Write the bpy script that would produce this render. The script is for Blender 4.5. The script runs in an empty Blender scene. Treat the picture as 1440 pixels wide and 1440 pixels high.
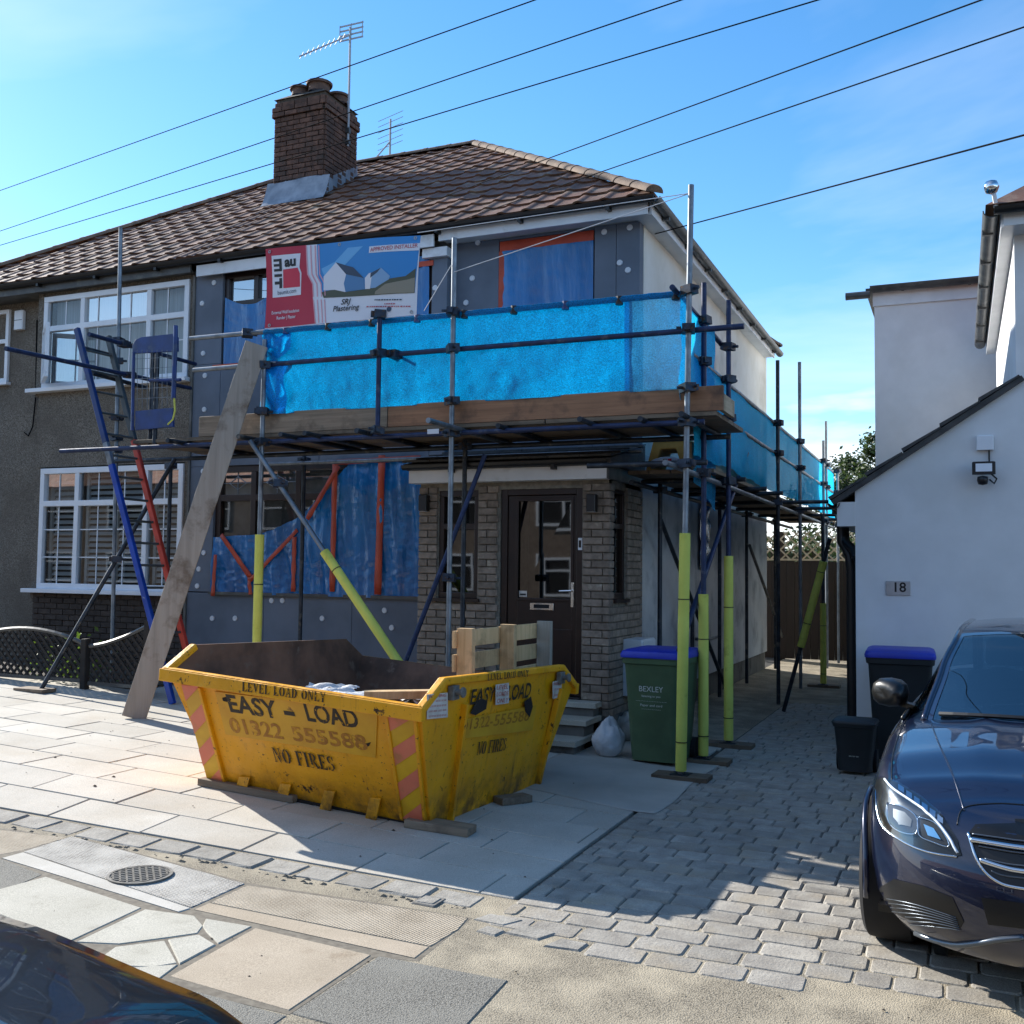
import bpy, bmesh, math, random
from mathutils import Vector, Matrix, noise
from mathutils.bvhtree import BVHTree
R_ = random.Random(7)
S = bpy.context.scene
COL = S.collection
rad = math.radians
# ---------------------------------------------------------------- camera, sky, sun, exposure
F_PX = 1449.5; H_CAM = 1.7
YAW, PIT, ROL = rad(-23.518), rad(3.202), rad(.685)
CAM = Vector((0, 0, H_CAM))
FW = Vector((math.sin(YAW)*math.cos(PIT), math.cos(YAW)*math.cos(PIT), math.sin(PIT)))
r0 = Vector((math.cos(YAW), -math.sin(YAW), 0)); u0 = r0.cross(FW)
RT = math.cos(ROL)*r0 + math.sin(ROL)*u0
UP = -math.sin(ROL)*r0 + math.cos(ROL)*u0
cd = bpy.data.cameras.new('camera'); cam = bpy.data.objects.new('camera', cd); COL.objects.link(cam)
cd.sensor_width = 36; cd.lens = 36*F_PX/1440; cd.clip_start = .02; cd.clip_end = 2000
cam.matrix_world = Matrix(((RT.x, UP.x, -FW.x, 0), (RT.y, UP.y, -FW.y, 0), (RT.z, UP.z, -FW.z, H_CAM), (0, 0, 0, 1)))
S.camera = cam
SUN = Vector((-1.77, .60, 1)).normalized()
W = bpy.data.worlds.new('World'); S.world = W; W.use_nodes = True
nt = W.node_tree; nt.nodes.clear()
wo = nt.nodes.new('ShaderNodeOutputWorld'); bg = nt.nodes.new('ShaderNodeBackground')
sk = nt.nodes.new('ShaderNodeTexSky'); sk.sky_type = 'NISHITA'; sk.sun_disc = False
sk.sun_elevation = math.asin(SUN.z); sk.sun_rotation = math.atan2(SUN.x, SUN.y)
sk.air_density = 1.0; sk.dust_density = .12; sk.ozone_density = 2.6; sk.altitude = 50
# thin high cloud streaks and a low bank of cloud, by direction
tc = nt.nodes.new('ShaderNodeTexCoord'); sx = nt.nodes.new('ShaderNodeSeparateXYZ')
nt.links.new(tc.outputs['Generated'], sx.inputs[0])
def wmath(op, a, b=None, c=None):
    n = nt.nodes.new('ShaderNodeMath'); n.operation = op
    for i, v in enumerate((a, b, c)):
        if v is None: continue
        if isinstance(v, (int, float)): n.inputs[i].default_value = v
        else: nt.links.new(v, n.inputs[i])
    return n.outputs[0]
zc = wmath('MAXIMUM', sx.outputs['Z'], .02)
zz = wmath('ADD', zc, .10)
cx_ = wmath('DIVIDE', sx.outputs['X'], zz); cy_ = wmath('DIVIDE', sx.outputs['Y'], zz)
cmb = nt.nodes.new('ShaderNodeCombineXYZ'); nt.links.new(cx_, cmb.inputs[0]); nt.links.new(cy_, cmb.inputs[1])
mp = nt.nodes.new('ShaderNodeMapping'); mp.inputs['Scale'].default_value = (.55, .95, 1); mp.inputs['Rotation'].default_value = (0, 0, rad(20)); mp.inputs['Location'].default_value = (3.2, 1.1, 0)
nt.links.new(cmb.outputs[0], mp.inputs[0])
cn = nt.nodes.new('ShaderNodeTexNoise'); cn.inputs['Scale'].default_value = .55; cn.inputs['Detail'].default_value = 7; cn.inputs['Roughness'].default_value = .55; cn.inputs['Distortion'].default_value = .4
nt.links.new(mp.outputs[0], cn.inputs['Vector'])
mr = nt.nodes.new('ShaderNodeMapRange'); mr.inputs[1].default_value = .44; mr.inputs[2].default_value = .76; mr.inputs[4].default_value = .55
nt.links.new(cn.outputs['Fac'], mr.inputs[0])
# low cloud bank near the horizon
cn2 = nt.nodes.new('ShaderNodeTexNoise'); cn2.inputs['Scale'].default_value = 5.; cn2.inputs['Detail'].default_value = 6; cn2.inputs['Roughness'].default_value = .5
mp2 = nt.nodes.new('ShaderNodeMapping'); mp2.inputs['Scale'].default_value = (1, 1, 4.0); nt.links.new(tc.outputs['Generated'], mp2.inputs[0]); nt.links.new(mp2.outputs[0], cn2.inputs['Vector'])
lowz = nt.nodes.new('ShaderNodeMapRange'); lowz.inputs[1].default_value = .20; lowz.inputs[2].default_value = .08; lowz.inputs[3].default_value = 0.; lowz.inputs[4].default_value = .62
nt.links.new(sx.outputs['Z'], lowz.inputs[0])
lb = wmath('ADD', cn2.outputs['Fac'], lowz.outputs[0])
mr2 = nt.nodes.new('ShaderNodeMapRange'); mr2.inputs[1].default_value = .76; mr2.inputs[2].default_value = .98; mr2.inputs[4].default_value = .8
nt.links.new(lb, mr2.inputs[0])
cl = wmath('MAXIMUM', mr.outputs[0], mr2.outputs[0])
mx = nt.nodes.new('ShaderNodeMix'); mx.data_type = 'RGBA'
nt.links.new(cl, mx.inputs[0]); hsv = nt.nodes.new('ShaderNodeHueSaturation'); hsv.inputs['Saturation'].default_value = 1.26; hsv.inputs['Hue'].default_value = .498; nt.links.new(sk.outputs[0], hsv.inputs['Color']); nt.links.new(hsv.outputs[0], mx.inputs[6]); mx.inputs[7].default_value = (6.2, 6.5, 7.0, 1)
nt.links.new(mx.outputs[2], bg.inputs[0]); bg.inputs[1].default_value = .114
nt.links.new(bg.outputs[0], wo.inputs[0])
sd = bpy.data.lights.new('sun', 'SUN'); sun = bpy.data.objects.new('sun', sd); COL.objects.link(sun)
sd.energy = 4.35; sd.angle = rad(.5); sd.color = (1, .955, .88)
sun.rotation_euler = SUN.to_track_quat('Z', 'Y').to_euler(); sun.location = SUN*60
S.view_settings.view_transform = 'Standard'; S.view_settings.look = 'None'; S.view_settings.gamma = 1
S.view_settings.use_curve_mapping = False; S.view_settings.exposure = 1.12
S.render.engine = 'CYCLES'
S.cycles.max_bounces = 7; S.cycles.diffuse_bounces = 4; S.cycles.glossy_bounces = 3; S.cycles.transmission_bounces = 4; S.cycles.transparent_max_bounces = 10; S.cycles.caustics_reflective = False; S.cycles.caustics_refractive = False

# ---------------------------------------------------------------- geometry helpers
def ray(x, y): return RT*((x-720)/F_PX) + UP*((720-y)/F_PX) + FW
def gz(X, Y):            # the ground rises gently towards the neighbour's side
    t = min(1, max(0, (Y-4.6)/1.2)); t = t*t*(3-2*t)
    return (.018 + .026*t)*min(max(0, -2.15-X), 9)
def gp(x, y, h=0):       # pixel -> point on the ground (h above it)
    d = ray(x, y); z = h
    for _ in range(12):
        t = (z-H_CAM)/d.z; p = CAM + d*t; z = gz(p.x, p.y)+h
    return p
def onY(x, y, Y): d = ray(x, y); return CAM + d*(Y/d.y)
def onX(x, y, X): d = ray(x, y); return CAM + d*(X/d.x)
def onZ(x, y, z): d = ray(x, y); return CAM + d*((z-H_CAM)/d.z)
def proj(p):
    q = Vector(p)-CAM; d = q.dot(FW); return 720+F_PX*q.dot(RT)/d, 720-F_PX*q.dot(UP)/d
V = Vector

class MB:
    def __init__(s): s.v = []; s.f = []; s.sm = False
    def add(s, vs, fs):
        o = len(s.v); s.v += [tuple(v) for v in vs]; s.f += [tuple(i+o for i in f) for f in fs]; return s
    def box(s, x0, x1, y0, y1, z0, z1):
        return s.add([(x0, y0, z0), (x1, y0, z0), (x1, y1, z0), (x0, y1, z0), (x0, y0, z1), (x1, y0, z1), (x1, y1, z1), (x0, y1, z1)],
                     [(0, 3, 2, 1), (4, 5, 6, 7), (0, 1, 5, 4), (1, 2, 6, 5), (2, 3, 7, 6), (3, 0, 4, 7)])
    def cbox(s, x0, x1, y0, y1, z0, z1, c=.004):   # box with its top and vertical edges chamfered
        def ring(i, z): return [(x0+i+c, y0+i, z), (x1-i-c, y0+i, z), (x1-i, y0+i+c, z), (x1-i, y1-i-c, z), (x1-i-c, y1-i, z), (x0+i+c, y1-i, z), (x0+i, y1-i-c, z), (x0+i, y0+i+c, z)]
        vs = ring(0, z0)+ring(0, z1-c)+ring(c, z1); fs = [tuple(reversed(range(8))), tuple(range(16, 24))]
        for k in (0, 8):
            for i in range(8): j = (i+1) % 8; fs.append((k+i, k+j, k+8+j, k+8+i))
        return s.add(vs, fs)
    def hexa(s, p):      # 8 points: bottom 4 ccw, top 4 ccw
        return s.add(p, [(0, 3, 2, 1), (4, 5, 6, 7), (0, 1, 5, 4), (1, 2, 6, 5), (2, 3, 7, 6), (3, 0, 4, 7)])
    def beam(s, a, b, w, h, up=(0, 0, 1)):   # rectangular bar from a to b
        a, b = V(a), V(b); d = (b-a).normalized(); u = V(up); u = (u-d*u.dot(d)).normalized(); r = d.cross(u)
        q = [a-r*w/2-u*h/2, a+r*w/2-u*h/2, a+r*w/2+u*h/2, a-r*w/2+u*h/2]; L = b-a
        return s.add(q+[x+L for x in q], [(0, 3, 2, 1), (4, 5, 6, 7), (0, 1, 5, 4), (1, 2, 6, 5), (2, 3, 7, 6), (3, 0, 4, 7)][:]) 
    def tube(s, a, b, r, n=10, r2=None, cap=True):
        a, b = V(a), V(b); d = (b-a).normalized(); u = d.orthogonal().normalized(); w = d.cross(u); r2 = r if r2 is None else r2
        vs = [a+(u*math.cos(2*math.pi*i/n)+w*math.sin(2*math.pi*i/n))*r for i in range(n)]+[b+(u*math.cos(2*math.pi*i/n)+w*math.sin(2*math.pi*i/n))*r2 for i in range(n)]
        fs = [(i, (i+1) % n, n+(i+1) % n, n+i) for i in range(n)]
        if cap: fs += [tuple(reversed(range(n))), tuple(range(n, 2*n))]
        return s.add(vs, fs)
    def pipe(s, pts, r, n=8, closed=False):   # tube through points
        pts = [V(p) for p in pts]; m = len(pts); rings = []; ref = None
        for i, p in enumerate(pts):
            if closed: t = (pts[(i+1) % m]-pts[i-1]).normalized()
            else: t = (pts[min(i+1, m-1)]-pts[max(i-1, 0)]).normalized()
            if ref is None or abs(ref.dot(t)) > .99: ref = t.orthogonal()
            u = (ref-t*ref.dot(t)).normalized(); ref = u; w = t.cross(u)
            rr = r[i] if isinstance(r, (list, tuple)) else r
            rings.append([p+(u*math.cos(2*math.pi*k/n)+w*math.sin(2*math.pi*k/n))*rr for k in range(n)])
        vs = [v for q in rings for v in q]; fs = []
        for i in range(m if closed else m-1):
            j = (i+1) % m
            for k in range(n): l = (k+1) % n; fs.append((i*n+k, i*n+l, j*n+l, j*n+k))
        if not closed: fs += [tuple(reversed(range(n))), tuple(range((m-1)*n, m*n))]
        return s.add(vs, fs)
    def prism(s, poly, ext):   # planar polygon swept by ext
        e = V(ext); n = len(poly); p = [V(q) for q in poly]
        fs = [tuple(reversed(range(n))), tuple(range(n, 2*n))]+[(i, (i+1) % n, n+(i+1) % n, n+i) for i in range(n)]
        return s.add(p+[q+e for q in p], fs)
    def quad(s, a, b, c, d): return s.add([a, b, c, d], [(0, 1, 2, 3)])
    def grid(s, fn, nu, nv):
        vs = [fn(i/nu, j/nv) for j in range(nv+1) for i in range(nu+1)]
        return s.add(vs, [(j*(nu+1)+i, j*(nu+1)+i+1, (j+1)*(nu+1)+i+1, (j+1)*(nu+1)+i) for j in range(nv) for i in range(nu)])
    def lathe(s, prof, c=(0, 0, 0), n=16, axis='Z'):
        vs = []; c = V(c)
        for r, z in prof:
            for k in range(n):
                a = 2*math.pi*k/n; x, y = r*math.cos(a), r*math.sin(a)
                vs.append(c+(V((x, y, z)) if axis == 'Z' else V((x, z, y)) if axis == 'Y' else V((z, x, y))))
        fs = [(i*n+k, i*n+(k+1) % n, (i+1)*n+(k+1) % n, (i+1)*n+k) for i in range(len(prof)-1) for k in range(n)]
        return s.add(vs, fs)
    def mesh(s, name, mat, smooth=False, fix=True):
        me = bpy.data.meshes.new(name); me.from_pydata(s.v, [], s.f)
        if fix:
            bm = bmesh.new(); bm.from_mesh(me); bmesh.ops.recalc_face_normals(bm, faces=bm.faces); bm.to_mesh(me); bm.free()
        if mat: me.materials.append(M(mat))
        if smooth:
            for p in me.polygons: p.use_smooth = True
            if smooth != True: me.set_sharp_from_angle(angle=rad(smooth))
        me.update(); return me
    def build(s, name, mat, parent=None, smooth=False, bevel=0, seg=2, fix=True, solid=0):
        o = link(bpy.data.objects.new(name, s.mesh(name, mat, smooth, fix)), parent)
        if solid: m = o.modifiers.new('solid', 'SOLIDIFY'); m.thickness = solid; m.offset = 0
        if bevel: m = o.modifiers.new('bevel', 'BEVEL'); m.width = bevel; m.segments = seg; m.limit_method = 'ANGLE'; m.angle_limit = rad(35)
        return o
ORG = {}
def link(o, parent=None):
    COL.objects.link(o)
    if parent is not None:
        o.parent = parent; q = ORG.get(parent.name)
        if q is not None: o.matrix_parent_inverse = Matrix.Translation(-q)
    return o
def tag(o, label, cat, group=None):
    o['label'] = label; o['category'] = cat
    if group: o['group'] = group
    return o
def thing(name, loc, label, cat, group=None):
    o = bpy.data.objects.new(name, None); o.empty_display_size = .1; o.location = loc; COL.objects.link(o)
    ORG[o.name] = V(loc); return tag(o, label, cat, group)
def structure(o): o['kind'] = 'structure'; return o
def stuff(o): o['kind'] = 'stuff'; return o
def inst(name, me, parent, loc, rot=(0, 0, 0), scale=None):
    o = bpy.data.objects.new(name, me); o.location = loc; o.rotation_euler = rot
    if scale: o.scale = scale
    return link(o, parent)
def text(txt, mat, parent, p, right, up, h, name='lettering', bold=0., wid=None, align='CENTER', shear=0., off=.003, spacing=1., squash=None, conv=None):
    c = bpy.data.curves.new('t', 'FONT'); c.body = txt; c.size = 1; c.align_x = align; c.align_y = 'CENTER'; c.offset = bold; c.shear = shear; c.space_character = spacing; c.resolution_u = 3
    o = bpy.data.objects.new('t', c); COL.objects.link(o)
    dg = bpy.context.evaluated_depsgraph_get(); me = bpy.data.meshes.new_from_object(o.evaluated_get(dg))
    bpy.data.objects.remove(o); bpy.data.curves.remove(c)
    right = V(right).normalized(); up = V(up).normalized(); n = right.cross(up).normalized()
    xs = [v.co.x for v in me.vertices] or [0, 1]; w0 = max(xs)-min(xs)
    sy = h/.73; sx = sy if wid is None else wid/w0
    for v in me.vertices:
        q = V(p)+right*(v.co.x*sx)+up*(v.co.y*sy)+n*off
        v.co = conv(q) if conv else q
    me.materials.clear(); me.materials.append(M(mat)); me.update(); me.name = name
    return link(bpy.data.objects.new(name, me), parent)
# ---------------------------------------------------------------- materials
def lin(h):
    h = h.lstrip('#'); c = [int(h[i:i+2], 16)/255 for i in (0, 2, 4)]
    return tuple(x/12.92 if x <= .04045 else ((x+.055)/1.055)**2.4 for x in c)+(1,)
MATS = {}
SPEC = {}
def D(name, *a, **k): SPEC[name] = (a, k)
def M(name):
    if name not in MATS:
        a, k = SPEC[name]; fn = k.pop('fn', mk); MATS[name] = fn(name, *a, **k)
    return MATS[name]
def base(name):
    m = bpy.data.materials.new(name); m.use_nodes = True; t = m.node_tree
    return m, t, t.nodes['Principled BSDF']
def nd(t, typ, **k):
    n = t.nodes.new(typ)
    for a, b in k.items(): setattr(n, a, b)
    return n
def noise_(t, vec, scale, detail=4, rough=.55, dist=0.):
    n = nd(t, 'ShaderNodeTexNoise'); n.inputs['Scale'].default_value = scale; n.inputs['Detail'].default_value = detail; n.inputs['Roughness'].default_value = rough; n.inputs['Distortion'].default_value = dist
    t.links.new(vec, n.inputs['Vector']); return n.outputs['Fac']
def rng(t, v, a, b, c=0., d=1.):
    n = nd(t, 'ShaderNodeMapRange'); n.inputs[1].default_value = a; n.inputs[2].default_value = b; n.inputs[3].default_value = c; n.inputs[4].default_value = d
    t.links.new(v, n.inputs[0]); return n.outputs[0]
def mixc(t, f, a, b, mode='MIX'):
    n = nd(t, 'ShaderNodeMix', data_type='RGBA', blend_type=mode)
    for i, v in ((0, f), (6, a), (7, b)):
        if isinstance(v, (int, float)): n.inputs[i].default_value = v
        elif isinstance(v, tuple): n.inputs[i].default_value = v
        else: t.links.new(v, n.inputs[i])
    return n.outputs[2]
def vecpos(t, stretch=(1, 1, 1), rot=(0, 0, 0), obj=False):
    if obj: src = nd(t, 'ShaderNodeTexCoord').outputs['Object']
    else: src = nd(t, 'ShaderNodeNewGeometry').outputs['Position']
    mp = nd(t, 'ShaderNodeMapping'); mp.inputs['Scale'].default_value = stretch; mp.inputs['Rotation'].default_value = rot
    t.links.new(src, mp.inputs[0]); return mp.outputs[0]
def bump_(t, b, h, strength, dist=.01):
    n = nd(t, 'ShaderNodeBump'); n.inputs['Strength'].default_value = strength; n.inputs['Distance'].default_value = dist
    t.links.new(h, n.inputs['Height']); t.links.new(n.outputs[0], b.inputs['Normal']); return n
def mk(name, c1, c2=None, scale=5, con=(.35, .65), rough=.6, r2=None, metal=0, bump=0, bscale=80, bdist=.01, rnd=0, c3=None, s3=2, t3=(.55, .7), stretch=(1, 1, 1), rot=(0, 0, 0), coat=0, spec=.5, detail=4, obj=False, fine=0, fscale=300):
    m, t, b = base(name); v = vecpos(t, stretch, rot, obj); c = lin(c1)
    if c2: c = mixc(t, rng(t, noise_(t, v, scale, detail), *con), lin(c1), lin(c2))
    if c3: c = mixc(t, rng(t, noise_(t, v, s3, 6, .6), *t3), c, lin(c3))
    if rnd:
        oi = nd(t, 'ShaderNodeObjectInfo'); hs = nd(t, 'ShaderNodeHueSaturation')
        t.links.new(rng(t, oi.outputs['Random'], 0, 1, 1-rnd, 1+rnd), hs.inputs['Value'])
        if isinstance(c, tuple): hs.inputs['Color'].default_value = c
        else: t.links.new(c, hs.inputs['Color'])
        c = hs.outputs[0]
    if fine: c = mixc(t, fine, c, mixc(t, rng(t, noise_(t, v, fscale, 2), .35, .65), (.15, .15, .15, 1), (1.6, 1.6, 1.6, 1)), 'MULTIPLY')
    if isinstance(c, tuple): b.inputs['Base Color'].default_value = c
    else: t.links.new(c, b.inputs['Base Color'])
    b.inputs['Metallic'].default_value = metal; b.inputs['Specular IOR Level'].default_value = spec; b.inputs['Coat Weight'].default_value = coat
    if coat: b.inputs['Coat Roughness'].default_value = .02
    if r2 is None: b.inputs['Roughness'].default_value = rough
    else: t.links.new(rng(t, noise_(t, v, scale*2, 4), .3, .7, rough, r2), b.inputs['Roughness'])
    if bump: bump_(t, b, noise_(t, v, bscale, 5, .6), bump, bdist)
    return m
def net_(name, col, alpha=.15, wave=0, trans=.6):
    m, t, b = base(name); v = vecpos(t)
    o = t.nodes['Material Output']; tr = nd(t, 'ShaderNodeBsdfTranslucent'); di = nd(t, 'ShaderNodeBsdfDiffuse'); tp = nd(t, 'ShaderNodeBsdfTransparent'); gl = nd(t, 'ShaderNodeBsdfGlossy'); gl.inputs['Roughness'].default_value = .35
    f1 = noise_(t, vecpos(t, (1, 1, 1.5)), 85, 3, .75); f2 = noise_(t, v, 2.2, 5, .6)
    c = mixc(t, rng(t, f1, .38, .62), tuple(x*.55 for x in lin(col)[:3])+(1,), tuple(min(1, x*1.35) for x in lin(col)[:3])+(1,))
    t.links.new(c, tr.inputs[0]); t.links.new(c, di.inputs[0])
    a = nd(t, 'ShaderNodeMixShader'); a.inputs[0].default_value = trans; t.links.new(di.outputs[0], a.inputs[1]); t.links.new(tr.outputs[0], a.inputs[2])
    g = nd(t, 'ShaderNodeMixShader'); g.inputs[0].default_value = .02; t.links.new(a.outputs[0], g.inputs[1]); t.links.new(gl.outputs[0], g.inputs[2])
    e = nd(t, 'ShaderNodeMixShader'); t.links.new(rng(t, f2, .3, .7, alpha*.6, alpha*1.4), e.inputs[0]); t.links.new(g.outputs[0], e.inputs[1]); t.links.new(tp.outputs[0], e.inputs[2])
    t.links.new(e.outputs[0], o.inputs[0]); tp.inputs[0].default_value = (.55, .85, 1, 1)
    bp = nd(t, 'ShaderNodeBump'); bp.inputs['Strength'].default_value = .35; bp.inputs['Distance'].default_value = .004; t.links.new(f1, bp.inputs['Height'])
    for n in (tr, di, gl): t.links.new(bp.outputs[0], n.inputs['Normal'])
    return m
def glass_(name, tint='#101820', rough=.02, alpha=.5, wav=0):
    m, t, b = base(name); o = t.nodes['Material Output']
    tp = nd(t, 'ShaderNodeBsdfTransparent'); tp.inputs[0].default_value = lin(tint); gl = nd(t, 'ShaderNodeBsdfGlossy'); gl.inputs['Roughness'].default_value = rough
    fr = nd(t, 'ShaderNodeFresnel'); fr.inputs[0].default_value = 1.65
    mxs = nd(t, 'ShaderNodeMixShader'); t.links.new(rng(t, fr.outputs[0], 0, 1, alpha*.09, alpha*.8), mxs.inputs[0]); t.links.new(tp.outputs[0], mxs.inputs[1]); t.links.new(gl.outputs[0], mxs.inputs[2])
    if wav:
        bp = nd(t, 'ShaderNodeBump'); bp.inputs['Strength'].default_value = wav; bp.inputs['Distance'].default_value = .01
        t.links.new(noise_(t, vecpos(t), 2.5, 1), bp.inputs['Height']); t.links.new(bp.outputs[0], gl.inputs['Normal']); t.links.new(bp.outputs[0], fr.inputs['Normal'])
    t.links.new(mxs.outputs[0], o.inputs[0]); return m
def paint_(name, col, rough=.25, flake=0, coat=1., metal=.0):
    m, t, b = base(name); c = lin(col); b.inputs['Base Color'].default_value = c; b.inputs['Metallic'].default_value = metal; b.inputs['Roughness'].default_value = rough
    b.inputs['Coat Weight'].default_value = coat; b.inputs['Coat Roughness'].default_value = .015; b.inputs['Coat IOR'].default_value = 1.6
    return m
def skip_(name):     # chipped, rust-streaked yellow paint
    m, t, b = base(name); v = vecpos(t); vs = vecpos(t, (7, 7, .8))
    c = mixc(t, rng(t, noise_(t, v, 3, 5), .3, .7), lin('#f2aa0a'), lin('#e09a0c'))
    c = mixc(t, rng(t, noise_(t, vs, 2.2, 6, .65), .58, .76, 0, .7), c, lin('#7a4a18'))
    c = mixc(t, rng(t, noise_(t, v, 9, 7, .7), .625, .665), c, lin('#3a2114'))
    c = mixc(t, rng(t, noise_(t, v, 40, 3, .6), .66, .70), c, lin('#2a1a12'))
    sp = nd(t, 'ShaderNodeSeparateXYZ'); t.links.new(nd(t, 'ShaderNodeNewGeometry').outputs['Position'], sp.inputs[0])
    dm = nd(t, 'ShaderNodeMath', operation='MULTIPLY'); t.links.new(rng(t, sp.outputs[2], .32, .04), dm.inputs[0]); t.links.new(rng(t, noise_(t, v, 7, 6, .65), .38, .62), dm.inputs[1])
    c = mixc(t, dm.outputs[0], c, lin('#33231a'))
    t.links.new(c, b.inputs['Base Color']); t.links.new(rng(t, noise_(t, v, 5, 4), .3, .7, .35, .65), b.inputs['Roughness'])
    bump_(t, b, noise_(t, v, 3.2, 5, .5), .55, .06); return m
def wood_(name, c1, c2, axis=0, scale=3, rough=.75, dark=None):
    m, t, b = base(name); st = [26, 26, 26]; st[axis] = 1.3
    v = vecpos(t, tuple(st)); f = noise_(t, v, scale*.35, 6, .65, .6)
    c = mixc(t, rng(t, f, .3, .7), lin(c1), lin(c2))
    if dark: c = mixc(t, rng(t, noise_(t, vecpos(t), 3.5, 5, .65), .52, .72), c, lin(dark))
    oi = nd(t, 'ShaderNodeObjectInfo'); hs = nd(t, 'ShaderNodeHueSaturation'); t.links.new(rng(t, oi.outputs['Random'], 0, 1, .82, 1.15), hs.inputs['Value']); t.links.new(c, hs.inputs['Color'])
    t.links.new(hs.outputs[0], b.inputs['Base Color']); b.inputs['Roughness'].default_value = rough
    bump_(t, b, f, .25, .004); return m
def dash_(name, c1, c2, c3, pebble=160, strength=.8, patch=1.2):   # roughcast / pebble-dash / aggregate
    m, t, b = base(name); v = vecpos(t)
    vo = nd(t, 'ShaderNodeTexVoronoi'); vo.inputs['Scale'].default_value = pebble; t.links.new(v, vo.inputs['Vector'])
    c = mixc(t, rng(t, noise_(t, v, pebble*.7, 2), .3, .7), lin(c1), lin(c2))
    c = mixc(t, rng(t, vo.outputs['Distance'], .35, .75, 0, .6), c, (0.02, .018, .015, 1))
    c = mixc(t, rng(t, noise_(t, v, patch, 6, .6), .42, .68), c, mixc(t, .75, c, lin(c3)))
    t.links.new(c, b.inputs['Base Color']); b.inputs['Roughness'].default_value = .92; b.inputs['Specular IOR Level'].default_value = .25
    n = bump_(t, b, vo.outputs['Distance'], strength, .006); n.invert = True; return m
def chequer_(name, c1, c2, sc=60, rot=20):     # pimple-patterned flag
    m, t, b = base(name); v = vecpos(t, (sc, sc, sc*.01), (0, 0, rad(rot)))
    vo = nd(t, 'ShaderNodeTexVoronoi'); vo.inputs['Randomness'].default_value = .12; vo.inputs['Scale'].default_value = 1; t.links.new(v, vo.inputs['Vector'])
    f = rng(t, vo.outputs['Distance'], .25, .55); w = vecpos(t)
    wear = rng(t, noise_(t, w, 3.5, 5, .6), .4, .62)
    fm = nd(t, 'ShaderNodeMath', operation='MULTIPLY'); t.links.new(f, fm.inputs[0]); t.links.new(wear, fm.inputs[1])
    c = mixc(t, rng(t, noise_(t, w, 8, 5), .3, .7), lin(c1), tuple(x*.85 for x in lin(c1)[:3])+(1,))
    c = mixc(t, fm.outputs[0], c, lin(c2)); t.links.new(c, b.inputs['Base Color']); b.inputs['Roughness'].default_value = .9
    n = bump_(t, b, f, .6, .008); n.invert = True; return m
def leaf_(name, c1, c2):
    m, t, b = base(name); o = t.nodes['Material Output']; oi = nd(t, 'ShaderNodeNewGeometry')
    c = mixc(t, rng(t, noise_(t, vecpos(t), 6, 3), .3, .7), lin(c1), lin(c2)); t.links.new(c, b.inputs['Base Color']); b.inputs['Roughness'].default_value = .55
    tr = nd(t, 'ShaderNodeBsdfTranslucent'); t.links.new(c, tr.inputs[0]); mxs = nd(t, 'ShaderNodeMixShader'); mxs.inputs[0].default_value = .35
    t.links.new(b.outputs[0], mxs.inputs[1]); t.links.new(tr.outputs[0], mxs.inputs[2]); t.links.new(mxs.outputs[0], o.inputs[0]); return m
# walls, boards, roof
D('white_render', '#e0e0e0', '#d8d8d8', 3, rough=.85, bump=.15, bscale=160, bdist=.004, c3='#cfcfcc', s3=.7, t3=(.5, .8))
D('old_render', '#dedbd2', '#d0ccc0', 2, rough=.9, bump=.2, bscale=90, c3='#9a9484', s3=.9, t3=(.52, .78))
D('primed_render', '#c4c6c6', '#adb0b2', 1.5, rough=.9, bump=.25, bscale=60, c3='#74787c', s3=2.2, t3=(.5, .75))
D('pebbledash', '#a0978a', '#726a5f', '#625a50', fn=dash_, pebble=75, strength=1.)
D('plinth_render', '#6f6d68', '#57554f', 3, rough=.9, bump=.2, c3='#3c3a36', s3=2)
D('insulation', '#6f7783', '#626a75', 2, rough=.9, bump=.15, bscale=300, bdist=.002, rnd=.06)
D('washer', '#d3d6da', rough=.7)
D('brick_buff', '#918274', '#74675a', 14, rough=.9, bump=.4, bscale=90, rnd=.22, c3='#b7ab98', s3=7, t3=(.60, .75))
D('brick_red', '#6e5143', '#4e3a31', 10, rough=.9, bump=.4, bscale=90, rnd=.25, c3='#453a34', s3=4, t3=(.5, .7))
D('brick_dark', '#4a4039', '#362d28', 12, rough=.9, bump=.4, bscale=90, rnd=.25)
D('mortar', '#8a8478', '#6f6a60', 20, rough=.95, bump=.3, bscale=200)
D('mortar_dark', '#57514a', '#474139', 20, rough=.95, bump=.3, bscale=200)
D('tile', '#7c5642', '#634634', 3, rough=.68, bump=.35, bscale=110, rnd=.07, c3='#94806c', s3=3.5, t3=(.55, .74))
D('tile_bed', '#2c2420', rough=.95)
D('ridge_tile', '#87705c', '#6c594a', 6, rough=.85, bump=.4, bscale=60, rnd=.12, c3='#5c4a3d', s3=3)
D('slate_grey', '#4f4d4b', '#3a3939', 8, rough=.8, bump=.3, rnd=.1)
D('lead', '#9aa2ab', '#79828c', 5, rough=.5, metal=.3, bump=.3, bscale=20, bdist=.01)
D('pot', '#6e5648', '#54423a', 8, rough=.85, bump=.2, c3='#3c332e', s3=5)
D('upvc', '#e9ebee', '#dfe2e6', 3, rough=.3, spec=.5)
D('fascia_white', '#e2e4e6', '#d2d4d6', 2.5, rough=.4, c3='#aaa9a4', s3=2.4, t3=(.6, .8))
D('brown_upvc', '#2c1c17', '#211512', 6, rough=.35)
D('black_plastic', '#121214', '#1c1c1e', 4, rough=.4)
D('gutter_grey', '#3c3c3c', '#52524f', 5, rough=.45, c3='#6b6a62', s3=4)
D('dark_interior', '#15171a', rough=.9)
D('curtain', '#d9d8d3', '#bdbbb4', 2, stretch=(18, 18, .3), rough=.9)
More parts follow.
